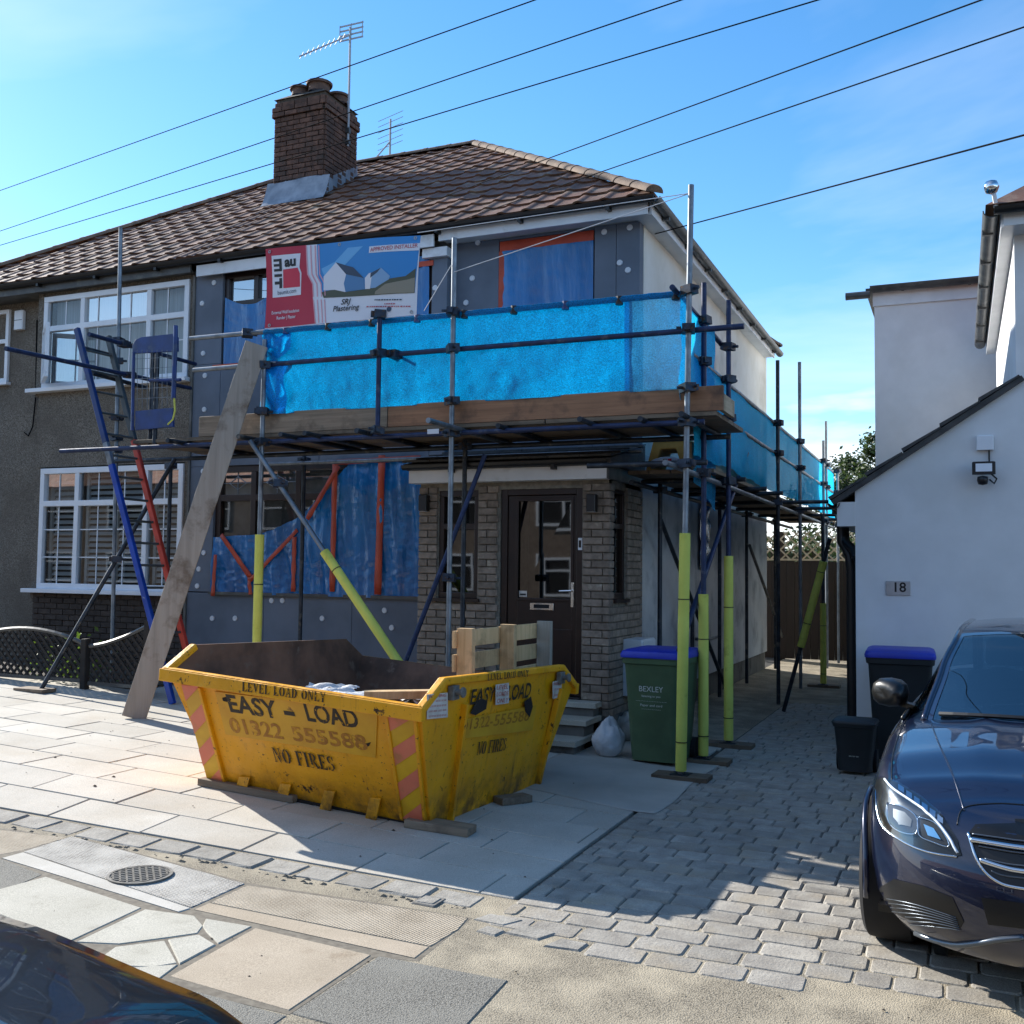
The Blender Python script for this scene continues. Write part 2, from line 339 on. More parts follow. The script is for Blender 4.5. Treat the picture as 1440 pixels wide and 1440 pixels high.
D('blind', '#d7d5cd', '#c8c5bb', 3, rough=.6)
D('door_pane', fn=glass_, tint='#5a646c', alpha=1.0, rough=.02, wav=.03)
D('bluey_pane', fn=glass_, tint='#e2eaf0', alpha=.8, rough=.015, wav=.02)
D('blue_sheet', '#0a72b4', '#07558e', 1.2, rough=.2, bump=.5, bscale=7, bdist=.03, spec=.7, stretch=(2.2, 2.2, .5))
D('orange_tape', '#c14a2a', '#a83c22', 4, rough=.5, bump=.2, bscale=40)
# scaffold
D('galv', '#8d9399', '#6f757b', 9, rough=.42, r2=.6, metal=.75, c3='#54504a', s3=6, t3=(.6, .75), stretch=(1, 1, .6))
D('navy_tube', '#26355a', '#1b2743', 8, rough=.45, r2=.6, metal=.3, c3='#5b5f68', s3=7, t3=(.6, .72))
D('dark_tube', '#3a4048', '#262b31', 8, rough=.5, metal=.5, c3='#6b675f', s3=7, t3=(.58, .72))
D('coupler', '#3c4654', '#2a2f38', 20, rough=.55, metal=.6, c3='#6d5138', s3=20)
D('foam_yellow', '#d2d465', '#c4c658', 4, rough=.8, bump=.15, bscale=60, c3='#98983a', s3=5, t3=(.6, .75))
D('tie_black', '#111111', rough=.5)
D('board_grey', '#94836f', '#6f604f', fn=wood_, axis=0, dark='#574a3d')
D('board_warm', '#a27757', '#7c5940', fn=wood_, axis=0, dark='#5d4636')
D('board_deck', '#7d6d5a', '#5f5243', fn=wood_, axis=0, dark='#443a30')
D('board_side', '#b7a488', '#94836a', fn=wood_, axis=1, dark='#75664f')
D('plank', '#b0a79b', '#948b80', fn=wood_, axis=2, dark='#6b5b4b', scale=2)
D('pallet_wood', '#dcba8c', '#bd9a6a', fn=wood_, axis=2, dark='#8d734f')
D('pallet_grey', '#9c968a', '#7e786c', fn=wood_, axis=2)
D('netting', '#03a0e6', fn=net_, alpha=.05, trans=.7)
D('netting_thin', '#35a6de', fn=net_, alpha=.38, trans=.6)
D('netting_side', '#22b6ff', fn=net_, alpha=.06, trans=.6)
D('blue_metal', '#1c3a78', '#162c5c', 6, rough=.4, c3='#3c4c6c', s3=6)
D('ladder_blue', '#1648b0', '#0f3688', 5, rough=.35, c3='#8a93a0', s3=8, t3=(.66, .72))
D('ladder_red', '#c2412f', '#a33425', 5, rough=.4)
D('ladder_grey', '#4a5052', '#394042', 6, rough=.5)
# banner print
for n, c in dict(p_red='#b3203c', p_white='#d9dde6', p_sky='#2f86c9', p_sky2='#67ade0', p_black='#14161a', p_pink='#d89aa6', p_bldg='#7fa6cc', p_bldg2='#4d7fae', p_roof='#33455c', p_land='#4c5140', p_land2='#8b8676', p_txtred='#b85a66', p_logo='#c92b46').items(): D(n, c, rough=.5)
# skip, bins
D('skip_yellow', fn=skip_)
D('skip_inside', '#7d5c48', '#4e3a2e', 3, rough=.85, bump=.4, bscale=15, c3='#6d5c4e', s3=8, t3=(.58, .68))
D('skip_base', '#2c2420', '#1c1714', 6, rough=.9)
D('chevron_red', '#e2805e', '#d9725a', 5, rough=.4, c3='#c07a4c', s3=6)
D('chevron_yel', '#dfb01c', '#cf9c14', 5, rough=.4)
D('stencil', '#241a12', '#3a2a18', 18, rough=.6, con=(.5, .75), c3='#d79c14', s3=26, t3=(.60, .66))
D('phone_no', '#b87a1e', '#9c6418', 14, rough=.6, c3='#dba21a', s3=22, t3=(.56, .64))
D('panel_yel', '#e2ac22', '#d2961a', 4, rough=.5, c3='#8a5a1c', s3=9, t3=(.64, .7))
D('sticker', '#d8d2ca', '#c4bcb0', 12, rough=.5, c3='#8a6a54', s3=12, t3=(.62, .7))
D('sticker_red', '#b5483c', rough=.6)
D('rubble', '#bcb6ac', '#8f877b', 12, rough=.95, bump=.6, bscale=30, rnd=.25)
D('bin_green', '#4f6648', '#44593e', 4, rough=.55, bump=.1, bscale=200)
D('bin_dark', '#20262a', '#181c1f', 4, rough=.55)
D('lid_blue', '#2338b8', '#1c2e9c', 3, rough=.45)
D('bin_print', '#c4cbc4', rough=.6)
D('bag_white', '#c9cacb', '#b4b5b6', 5, rough=.6, bump=.5, bscale=14, bdist=.03)
D('hopup_yellow', '#c79a4a', '#b3863a', 5, rough=.6)
D('meter_white', '#d5d8dc', '#c6c9cd', 3, rough=.5)
# ground
D('opp_brick', '#86776a', '#74665a', 4, rough=.9)
D('slab', '#bfb9ad', '#b0a99c', 1.6, rough=.85, bump=.2, bscale=70, bdist=.004, rnd=.07, c3='#aba08f', s3=1.3, t3=(.52, .8), fine=.25, fscale=180)
D('slab_joint', '#5d564b', '#4a443b', 30, rough=.95)
D('sett', '#9f9a90', '#88837a', 9, rough=.9, bump=.5, bscale=50, rnd=.12, fine=.3, fscale=220)
D('block', '#a39d92', '#8b857c', 8, rough=.88, bump=.5, bscale=60, rnd=.14, c3='#9c917f', s3=3, t3=(.5, .7), fine=.35, fscale=260)
D('block_joint', '#6a645a', '#544f46', 40, rough=.95)
D('concrete', '#a89d89', '#8d8371', '#b5a992', fn=dash_, pebble=140, strength=.5, patch=3)
D('tarmac', '#99958b', '#75726a', '#88857c', fn=dash_, pebble=150, strength=.5, patch=2)
D('flag_pale', '#b9b4a6', '#aba697', 2.5, rough=.9, bump=.25, bscale=120, bdist=.003, rnd=.05, fine=.3, fscale=200, c3='#9b9688', s3=5, t3=(.6, .75))
D('flag_tan', '#b0a18c', '#a2937e', 2.5, rough=.9, bump=.25, bscale=120, bdist=.003, rnd=.05, fine=.3, fscale=200, c3='#93826c', s3=5, t3=(.6, .75))
D('flag_white', '#c2bdb3', '#5d574f', fn=chequer_, sc=58, rot=12)
D('flag_white_plain', '#c0bbb1', '#b0aba0', 4, rough=.9, bump=.2, fine=.2)
D('flag_beige', '#b3a692', '#7d705c', fn=chequer_, sc=62, rot=12)
D('iron', '#807c75', '#66625b', 18, rough=.8, metal=.1)
D('earth', '#4b4238', '#393128', 9, rough=.95, bump=.5, bscale=30)
D('road', '#55534f', '#3f3d3a', '#4a4845', fn=dash_, pebble=70, strength=.7, patch=.8)
D('groundsheet', '#b2ada3', '#a39e94', 2, rough=.7, bump=.3, bscale=6, bdist=.03)
D('grit', '#7d7567', '#655d51', 30, rough=.95)
# vehicles
D('paint_navy', fn=paint_, col='#0e1834', rough=.3, metal=.35)
D('paint_black', fn=paint_, col='#050506', rough=.28, coat=.75)
D('trim_black', '#0a0a0b', rough=.35)
D('gloss_black', fn=paint_, col='#08080a', rough=.2)
D('trim_satin', '#5c636b', rough=.3, metal=.6)
D('chrome', '#d4d8dc', rough=.12, metal=1)
D('tyre', '#17171a', '#0f0f11', 10, rough=.85)
D('alloy', '#8f949a', rough=.3, metal=.9)
D('car_glass', fn=glass_, tint='#7c9098', alpha=.3, rough=.01)
D('roof_glass', fn=glass_, tint='#020203', alpha=1.6, rough=.01)
D('lamp_glass', fn=glass_, tint='#dfe6ec', alpha=.22, rough=.02)
D('seat', '#2b2b2d', rough=.8)
D('lamp_white', '#e8eef5', rough=.2)
D('leaf', fn=leaf_, c1='#4a5a2c', c2='#2f3f20')
D('leaf_light', fn=leaf_, c1='#6f8a32', c2='#4e6a26')
D('bark', '#4a3d30', '#352b22', 12, rough=.95)
D('fence_dark', '#35302b', '#282420', 12, rough=.9)
D('fence_brown', '#30241a', '#251a12', fn=wood_, axis=2, dark='#33231a')
D('trellis_pale', '#c8b79c', '#b3a185', 6, rough=.85)
D('wire', '#15171b', rough=.95, spec=.05)
D('wire_pale', '#c9cdd2', rough=.5)
D('alu', '#a2a7ac', rough=.6, metal=.2)
D('steel_plate', '#b9bdc2', '#a2a6ab', 6, rough=.35, metal=.6)
# ---------------------------------------------------------------- ground, paving
def sheet(name, x0, x1, y0, y1, dz, mat, nx=24, ny=24, fn=gz):
    m = MB().grid(lambda u, v: (x0+(x1-x0)*u, y0+(y1-y0)*v, fn(x0+(x1-x0)*u, y0+(y1-y0)*v)+dz), nx, ny)
    return structure(m.build(name, mat))
g_ = MB()
g_.grid(lambda u, v: (-400+800*u, -300+900*v, -.12), 8, 8)
structure(g_.build('ground', 'road'))
road = structure(MB().box(-60, 60, -6.5, 1.75, -.3, -.105).build('road', 'road'))
pavement = sheet('pavement', -30, 30, 1.9, 4.99, -.005, 'concrete', 60, 8)
kb = thing('kerb', (0, 1.82, 0), 'long grey concrete kerb edging the pavement along the road', 'kerb')
for i in range(24):
    x = -11.5+i*.92; MB().add([(x, 1.76, -.2), (x+.91, 1.76, -.2), (x+.91, 1.9, -.2), (x, 1.9, -.2), (x, 1.76, gz(x, 1.8)-.012), (x+.91, 1.76, gz(x+.91, 1.8)-.012), (x+.91, 1.9, gz(x+.91, 1.8)-.01), (x, 1.9, gz(x, 1.8)-.01)],
             [(0, 3, 2, 1), (4, 5, 6, 7), (0, 1, 5, 4), (1, 2, 6, 5), (2, 3, 7, 6), (3, 0, 4, 7)]).build('kerb_stone', 'flag_pale', kb)
def paver_mb(mb, poly, th=.03, c=.006, lift=0., wob=0.):
    n = len(poly); cx = sum(p[0] for p in poly)/n; cy = sum(p[1] for p in poly)/n; dz = lift+(R_.uniform(-wob, wob) if wob else 0)
    def inn(p, d):
        v = V((cx-p[0], cy-p[1])); l = v.length; v = v/l*min(d*1.4, l*.3); return p[0]+v.x, p[1]+v.y
    vs = [(x, y, gz(x, y)-th+dz) for x, y in poly]+[(x, y, gz(x, y)-c+dz) for x, y in poly]
    for p in poly: q = inn(p, c); vs.append((q[0], q[1], gz(*q)+dz))
    fs = [tuple(range(2*n, 3*n))]
    for k in (0, n):
        for i in range(n): j = (i+1) % n; fs.append((k+i, k+j, k+n+j, k+n+i))
    return mb.add(vs, fs)
def paver(name, poly, mat, parent, **k): return paver_mb(MB(), poly, **k).build(name, mat, parent)
# slab patio, laid in broken bond
patio = sheet('driveway_patio', -11.3, -2.12, 4.99, 10.5, -.022, 'slab_joint', 30, 16)
ROWS = [5.0, 5.36, 5.74, 6.16, 6.58, 7.0, 7.43, 7.86, 8.29, 8.72, 9.15, 9.58, 10.0, 10.4]
OFF = [-4.65, -5.2, -4.99, -5.29, -4.75, -5.1, -4.85, -5.3, -4.7, -5.15, -4.9, -5.25, -4.8]
for i in range(len(ROWS)-1):
    y0, y1 = ROWS[i]+.005, ROWS[i+1]-.005; x = OFF[i]-.77*9
    while x < -2.14:
        xa, xb = max(x, -11.2)+.005, min(x+.77, -2.14)-.005
        if xb-xa > .06 and xb > -11.1: paver('slab', [(xa, y0), (xb, y0), (xb, y1), (xa, y1)], 'slab', patio, c=.004, wob=.0025)
        x += .77
# sett strip along the front of the patio
strip = sheet('sett_strip', -11.3, -2.12, 4.72, 4.992, -.020, 'block_joint', 30, 3)
x = -8.9
while x < -2.3:
    w = R_.uniform(.25, .30); j = [R_.uniform(-.008, .008) for _ in range(8)]
    y0, y1 = 4.775, 4.965
    paver('sett', [(x+.018+j[0], y0+j[1]), (x+w/2, y0-.008), (x+w-.006+j[2], y0+j[3]), (x+w-.004+j[4], y1+j[5]), (x+.012+j[6], y1+j[7])], 'sett', strip, c=.012, wob=.004, lift=.004, th=.05)
    x += w
# rough edge of old mortar below the setts
mm = MB()
for i in range(260):
    xx = R_.uniform(-8.6, -2.2); yy = 4.735+R_.gauss(0, .022); r = R_.uniform(.008, .03); z = gz(xx, yy)-.012
    mm.add([(xx-r, yy-r*.7, z), (xx+r, yy-r*.5, z), (xx+r*.7, yy+r, z), (xx-r*.8, yy+r*.8, z), (xx+R_.uniform(-r, r)*.4, yy, z+r*.7)], [(0, 1, 4), (1, 2, 4), (2, 3, 4), (3, 0, 4)])
stuff(tag(mm.build('mortar_rubble', 'grit'), 'crumbled grey mortar along the foot of the sett strip', 'mortar crumbs'))
# block drive
drive = sheet('block_drive', -2.125, 3.2, 4.36, 14.2, -.009, 'block_joint', 6, 10)
blk = []; y = 4.42; k = 0
while y < 14:
    dp = .172; x = -2.11+R_.uniform(-.12, 0); k += 1
    lim = 3.1 if y < 10.4 else -1.0
    while x < lim:
        w = R_.choice((.155, .2, .2, .245, .27)); xa, xb = max(x, -2.115)+.003, min(x+w, lim+.1)-.003
        edge = 4.46+.10*math.sin(x*1.3+1.2)+(.16 if x < -1.7 else 0)
        if xb-xa > .05 and y > edge-.06:
            j = lambda: R_.uniform(-.0025, .0025)
            q = .016; ya, yb = y+.003, y+dp-.003; c4 = [(xa+q+j(), ya+j()), (xb-q+j(), ya+j()), (xb+j(), ya+q+j()), (xb+j(), yb-q+j()), (xb-q+j(), yb+j()), (xa+q+j(), yb+j()), (xa+j(), yb-q+j()), (xa+j(), ya+q+j())]
            blk.append(c4)
        x += w
    y += dp
def vis(c4): p = proj(((c4[0][0]+c4[1][0])/2, c4[0][1], 0)); return -60 < p[0] < 1500 and p[1] < 1500
near = [b for b in blk if vis(b) and b[0][0] < -.05 and b[0][1] < 9][:300]
nset = set(id(b) for b in near)
for b in near: paver('block', b, 'block', drive, c=.007, wob=.0016, th=.05)
rest = MB()
for b in blk:
    if id(b) not in nset: paver_mb(rest, b, c=.007, wob=.0016, th=.05)
stuff(rest.build('block', 'block', drive))
# a few broken edging stones where drive, setts and footway meet
for pl in ([(-2.2, 4.62), (-2.02, 4.60), (-1.96, 4.72), (-2.16, 4.74)], [(-1.99, 4.52), (-1.80, 4.50), (-1.75, 4.62), (-1.93, 4.67)], [(-2.12, 4.48), (-2.0, 4.46), (-1.98, 4.55), (-2.1, 4.58)], [(-1.76, 4.44), (-1.58, 4.45), (-1.57, 4.56), (-1.72, 4.57)]):
    paver('edging_stone', pl, 'sett', drive, c=.012, lift=.003, th=.05)
# footway flags, traced on the ground
paver('flag_bed', [(lambda p: (p.x, p.y))(gp(a/2, 960+b/2)) for a, b in [(-160, 398), (60, 412), (200, 428), (700, 562), (1328, 660), (1178, 782), (1052, 772), (814, 932), (440, 846), (196, 740), (-120, 622)]][::-1], 'grit', pavement, lift=-.0022, th=.02, c=.001)
def flag(name, px, mat, lift=.0, th=.05, c=.004, sc=1.): return paver(name, [(lambda p: (p.x, p.y))(gp(a, b)) for a, b in px][::-1], mat, pavement, lift=lift, th=th, c=c)
z4 = lambda L: [(a/2, 960+b/2) for a, b in L]
flag('flag', z4([(200, 433), (688, 566), (538, 634), (66, 476)]), 'flag_white', lift=.003)
flag('flag', z4([(63, 478), (536, 636), (503, 646), (4, 494)]), 'flag_white_plain', lift=.003)
flag('flag', z4([(694, 570), (1318, 662), (1290, 694), (1212, 742), (590, 618)]), 'flag_beige', lift=.001)
flag('flag', z4([(586, 620), (1208, 744), (1168, 775), (545, 638)]), 'flag_tan', lift=.001)
flag('flag', z4([(128, 546), (398, 634), (196, 728), (-110, 610)]), 'flag_pale', lift=.002)
for pl in ([(408, 637), (548, 655), (574, 684), (558, 705), (466, 719), (330, 736), (212, 730)], [(578, 664), (710, 686), (614, 735), (578, 700), (568, 685)], [(322, 742), (464, 724), (500, 788), (430, 800), (368, 798), (288, 766)], [(472, 723), (560, 709), (608, 738), (505, 792)], [(372, 802), (502, 793), (446, 835)]):
    flag('flag_fragment', z4(pl), 'flag_pale', lift=R_.uniform(.0, .004), c=.006)
flag('flag', z4([(718, 690), (1044, 766), (812, 922), (476, 826)]), 'flag_tan', lift=.001)
flag('tarmac_patch', z4([(1066, 768), (1428, 836), (1240, 1040), (818, 930)]), 'tarmac', lift=.0, th=.03)
flag('tarmac_patch', z4([(440, 838), (806, 936), (700, 1010), (250, 1010)]), 'tarmac', lift=.0, th=.03)
flag('tarmac_patch', z4([(-60, 500), (2, 496), (120, 540), (-20, 600), (-120, 600)]), 'tarmac', lift=.001, th=.03)
flag('flag', z4([(-140, 400), (60, 420), (190, 436), (62, 472), (-60, 494)]), 'flag_beige', lift=.0)
# inspection cover and stop-tap box in the footway
c = gp(197, 1232); r = .155
mc = thing('manhole_cover', c, 'round patterned iron manhole cover set in the whitened footway flag', 'manhole cover')
MB().lathe([(r+.015, 0), (r+.015, .008), (r, .008), (r, .003), (0, .003)], c+V((0, 0, .004)), 28).build('rim', 'iron', mc)
mb = MB()
for a in range(-4, 5):
    for s in (1, -1):
        h = math.sqrt(max(0, r*r*.9-(a*.034)**2))
        if h > .03:
            d = V((s*.707, .707, 0)); n = V((-.707, s*.707, 0)); q = c+n*a*.034+V((0, 0, .009)); mb.beam(q-d*h, q+d*h, .010, .006)
mb.build('tread_pattern', 'iron', mc)
c = gp(603, 1267); c.z -= .012; st = thing('stop_tap_cover', c, 'small square grey stop tap cover in the sett strip', 'tap cover')
MB().cbox(c.x-.07, c.x+.07, c.y-.07, c.y+.07, c.z, c.z+.016, .006).build('frame', 'iron', st)
MB().cbox(c.x-.05, c.x+.05, c.y-.05, c.y+.05, c.z+.01, c.z+.02, .004).build('lid', 'sett', st)
# alley floor, garden soil, ground sheet
sheet('alley_floor', -3.15, -.6, 13.9, 26, -.004, 'concrete', 4, 12)
sheet('alley_strip', -3.15, -2.12, 10.3, 14.0, -.003, 'concrete', 4, 8)
sheet('front_garden', -18, -8.6, 9.1, 10.6, .02, 'earth', 20, 6)
def gs(u, v):
    x = -3.3+1.32*u+.02*math.sin(v*9); y = 7.35+2.4*v-.22*u+.02*math.sin(u*6)
    return (x, y, gz(x, y)+.0035+.003*max(0, noise.noise((x*2.2, y*2.2, 3)))+.006*(max(0, noise.noise((x*5, y*5, 1)))**2))
tag(MB().grid(gs, 30, 40).build('ground_sheet', 'groundsheet', smooth=True, solid=.002), 'grey polythene protection sheet spread under the scaffold by the porch', 'ground sheet')
# ---------------------------------------------------------------- the two halves of the semi
XS, YM, YB, YP, XP, XL, YR = -3.1, 10.58, 10.3, 9.5, -8.94, -13.75, 18.3
house = thing('semi_detached_house', (-6, 10.6, 0), 'semi-detached house clad in grey insulation boards with a small brick porch', 'house')
neigh = thing('semi_detached_house', (-11.4, 10.6, 0), 'pebble-dashed semi-detached house with white shuttered bay windows and a brick plinth', 'house')
YE, ZE, XE, DR = 10.2, 5.60, -2.87, 4.0
ZR = 8.31; TAN = (ZR-ZE)/DR; PITCH = math.atan(TAN); CP, SP = math.cos(PITCH), math.sin(PITCH)
XLE = XL-.36
BRK = {}
def brick_mesh(w, mat, h=.065, d=.03):
    k = (round(w, 3), mat, h)
    if k not in BRK:
        c = .004; m = MB(); ww, hh = w/2, h/2
        m.add([(-ww, 0, -hh), (ww, 0, -hh), (ww, 0, hh), (-ww, 0, hh), (-ww, -d+c, -hh), (ww, -d+c, -hh), (ww, -d+c, hh), (-ww, -d+c, hh), (-ww+c, -d, -hh+c), (ww-c, -d, -hh+c), (ww-c, -d, hh-c), (-ww+c, -d, hh-c)],
              [(8, 9, 10, 11), (4, 5, 9, 8), (5, 6, 10, 9), (6, 7, 11, 10), (7, 4, 8, 11), (0, 1, 5, 4), (1, 2, 6, 5), (2, 3, 7, 6), (3, 0, 4, 7)])
        BRK[k] = m.mesh('brick', mat)
    return BRK[k]
def brickwork(parent, p0, ang, L, z0, z1, mat, holes=(), bw=.225, bh=.075, off=0):
    """face starting at p0 (x,y), running L along direction ang (its outside on the right-hand side), holes=(u0,u1,za,zb)"""
    d = V((math.cos(ang), math.sin(ang), 0)); z = z0; row = 0
    while z < z1-.03:
        h = min(bh, z1-z); u = -(bw/2 if row % 2 else 0)-off
        while u < L:
            spans = [(max(0, u), min(L, u+bw))]
            for a, b, za, zb in holes:
                if z+h > za+.01 and z < zb-.01:
                    n = []
                    for s, e in spans:
                        if e <= a or s >= b: n.append((s, e))
                        else:
                            if s < a: n.append((s, a))
                            if e > b: n.append((b, e))
                    spans = n
            for s, e in spans:
                if e-s > .04:
                    q = d*((s+e)/2)
                    inst('brick', brick_mesh(round(e-s-.010, 2), mat, round(h-.010, 3)), parent, (p0[0]+q.x, p0[1]+q.y, z+h/2), (0, 0, ang+R_.uniform(-.004, .004)))
            u += bw
        z += h; row += 1
# --- roof tiles
def tile_mb():
    w, L = .30, .37; xs = [-.15, -.135, -.11, -.085, -.06, -.035, .02, .09, .15]; zs = [.002, .012, .020, .020, .012, .003, .0, .0, .002]
    m = MB(); n = len(xs); vs = []
    for yy, lift in ((0, .030), (L, .004)):
        for x, z in zip(xs, zs): vs.append((x*.995, yy, z+lift))
    for x, z in zip(xs, zs): vs.append((x*.995, .003, z+.008))
    return m.add(vs, [(i, i+1, n+i+1, n+i) for i in range(n-1)]+[(2*n+i, 2*n+i+1, i+1, i) for i in range(n-1)])
TILE = tile_mb().mesh('tile', 'tile', smooth=30, fix=False)
def roof_side(parent, roofpart, xa, xb, hip):    # hip: +1 right, -1 left
    j = 0
    while True:
        s = j*.33; y = YE+s*CP; z = ZE+s*SP
        if y > YE+DR-.08: break
        n = int((xb-xa)/.30)+1
        for i in range(n+1):
            x = (xb-.15-i*.30) if hip > 0 else (xa+.15+i*.30)
            if x < xa-.10 or x > xb+.10: continue
            o_in = (XE-(y-YE)-x) if hip > 0 else (x-(XLE+(y-YE)))      # distance inside the hip
            if o_in < -.16: continue
            dz = R_.uniform(-.003, .003)
            if o_in < .52:
                bm = bmesh.new(); bm.from_mesh(TILE)
                mw = Matrix.Translation((x, y, z+dz)) @ Matrix.Rotation(PITCH, 4, 'X'); bm.transform(mw)
                no = V((1, 1, 0)) if hip > 0 else V((-1, 1, 0)); po = V((XE, YE, 0)) if hip > 0 else V((XLE, YE, 0))
                bmesh.ops.bisect_plane(bm, geom=bm.verts[:]+bm.edges[:]+bm.faces[:], plane_co=po, plane_no=no, clear_outer=True)
                if len(bm.faces):
                    bm.transform(mw.inverted()); me = bpy.data.meshes.new('tile'); bm.to_mesh(me); me.materials.append(M('tile')); bm.free()
                    inst('tile', me, roofpart, (x, y, z+dz), (PITCH, 0, 0))
                else: bm.free()
            else: inst('tile', TILE, roofpart, (x, y, z+dz), (PITCH+R_.uniform(-.006, .006), 0, 0))
        j += 1
ym, zr = YE+DR, ZR; yb2 = YE+2*DR
# roof beds (a solid under-roof) with the tiles lying on them
def under(name, xa, xb, hip, parent):
    m = MB(); d = .02
    ax = XE-DR if hip > 0 else XLE+DR
    if hip > 0: P0 = [(xa, YE, ZE-d), (XE, YE, ZE-d), (XE, yb2, ZE-d), (xa, yb2, ZE-d), (xa, ym, zr-d), (ax, ym, zr-d)]; m.add(P0, [(0, 1, 5, 4), (1, 2, 5), (2, 3, 4, 5), (0, 3, 2, 1), (0, 4, 3)])
    else: P0 = [(XLE, YE, ZE-d), (xb, YE, ZE-d), (xb, yb2, ZE-d), (XLE, yb2, ZE-d), (ax, ym, zr-d), (xb, ym, zr-d)]; m.add(P0, [(0, 1, 5, 4), (3, 0, 4), (2, 3, 4, 5), (0, 3, 2, 1), (1, 2, 5)])
    return m.build(name, 'tile_bed', parent)
roofA = under('roof', XP, XE, 1, house); roofB = under('roof', XLE, XP, -1, neigh)
roof_side(house, roofA, XP, XE, 1); roof_side(neigh, roofB, XLE, XP-.005, -1)
# far slopes: stepped courses in one piece each
def courses(parent, pts):   # eave a->b, top c (tri) or c->d
    m = MB(); a, b, c, d = [V(p) for p in pts]; n = 15
    for i in range(n):
        f0, f1 = i/n, (i+1)/n; l = V((0, 0, .028))
        m.add([a.lerp(c, f0)+l, b.lerp(d, f0)+l, b.lerp(d, f1)+l*.2, a.lerp(c, f1)+l*.2, a.lerp(c, f0), b.lerp(d, f0)], [(0, 1, 2, 3), (4, 5, 1, 0)])
    return stuff(m.build('tile', 'tile', parent))
apA = V((XE-DR, ym, zr)); apB = V((XLE+DR, ym, zr))
courses(roofA, [(XE, YE, ZE), (XE, yb2, ZE), apA, apA]); courses(roofA, [(XE, yb2, ZE), (XP, yb2, ZE), apA, (XP, ym, zr)])
courses(roofB, [(XLE, yb2, ZE), (XLE, YE, ZE), apB, apB]); courses(roofB, [(XP, yb2, ZE), (XLE, yb2, ZE), (XP, ym, zr), apB])
def caps(parent, a, b, r=.098, L=.42, mat='ridge_tile'):
    a, b = V(a), V(b); n = max(1, round((b-a).length/L)); d = (b-a)/n; q = d.to_track_quat('Y', 'Z')
    m = MB(); k = 8; vs = []
    for yy, rr in ((0, r*1.06), (.06, r*1.06), (.061, r), (d.length+.02, r*.98)):
        for i in range(k+1):
            t = math.pi*(i/k); vs.append((rr*math.cos(t), yy, rr*math.sin(t)*.75))
    m.add(vs, [(j*(k+1)+i, j*(k+1)+i+1, (j+1)*(k+1)+i+1, (j+1)*(k+1)+i) for j in range(3) for i in range(k)])
    m.add([(rr*math.cos(math.pi*i/k), 0, rr*math.sin(math.pi*i/k)*.75) for i in range(k+1) for rr in (r*1.06,)]+[(0, .001, 0)], [tuple(range(k+1))+(k+1,)])
    me = m.mesh('ridge_tile', mat, smooth=40)
    for i in range(n): inst('ridge_tile', me, parent, a+d*i+V((0, 0, .01)), q.to_euler())
caps(roofA, (XE, YE, ZE+.02), apA); caps(roofA, (XE, yb2, ZE+.02), apA); caps(roofA, apA, (XP, ym, zr))
caps(roofB, (XLE, YE, ZE+.02), apB); caps(roofB, (XLE, yb2, ZE+.02), apB); caps(roofB, apB, (XP, ym, zr))
# --- walls
MB().box(XP+.002, XS, YM+.03, YR, 2.95, 5.56).build('wall', 'old_render', house)
lw = MB().box(XP+.002, XS, YM+.03, YR, .34, 2.95).build('wall', 'primed_render', house)
MB().box(XP+.002, XS-.03, YM+.06, YR-.03, -.3, .34).build('plinth', 'plinth_render', house)
MB().box(XP+.002, -5.32, YB+.13, YM+.05, -.2, 5.5).build('bay_wall', 'plinth_render', house)
# side soffit, fascia and gutter
MB().box(XS-.02, XE-.06, YE+.1, yb2-.15, 5.44, 5.47).build('soffit', 'fascia_white', house)
MB().box(XE-.075, XE-.05, YE+.08, yb2-.12, 5.43, 5.60).build('fascia', 'fascia_white', house)
def gutter(parent, a, b, r=.058, mat='black_plastic', n=7, clips=True):
    a, b = V(a), V(b); d = (b-a).normalized(); s = d.cross(V((0, 0, 1))).normalized(); m = MB(); vs = []
    for q in (a, b):
        for rr in (r, r*.86):
            for i in range(n+1):
                t = math.pi*(1+i/n); vs.append(q+s*(rr*math.cos(t))+V((0, 0, rr*math.sin(t))))
    k = n+1
    for o in (0, k): m
    fs = [(i, i+1, 2*k+i+1, 2*k+i) for i in range(n)]+[(k+i, 3*k+i, 3*k+i+1, k+i+1) for i in range(n)]+[(0, 2*k, 3*k, k), (n, k+n, 3*k+n, 2*k+n)]
    fs += [(i, k+i, k+i+1, i+1) for i in range(n)]+[(2*k+i, 2*k+i+1, 3*k+i+1, 3*k+i) for i in range(n)]
    g = m.add(vs, fs).build('gutter', mat, parent, smooth=40)
    if clips:
        L = (b-a).length; nn = max(2, int(L/.95))
        for i in range(nn):
            q = a.lerp(b, (i+.5)/nn); c = MB(); c.box(-.02, .02, -.03, .07, -.085, .01)
            inst('bracket', c.mesh('bracket', mat), g, q, (0, 0, math.atan2(s.y, s.x)+math.pi/2 if True else 0))
    return g
gutter(house, (XE+.005, YE-.02, 5.575), (XE+.005, yb2+.1, 5.545), .062, 'gutter_grey')
gutter(house, (XP, YE-.045, 5.575), (XE+.02, YE-.045, 5.575)); gutter(neigh, (XLE, YE-.045, 5.575), (XP, YE-.045, 5.575))
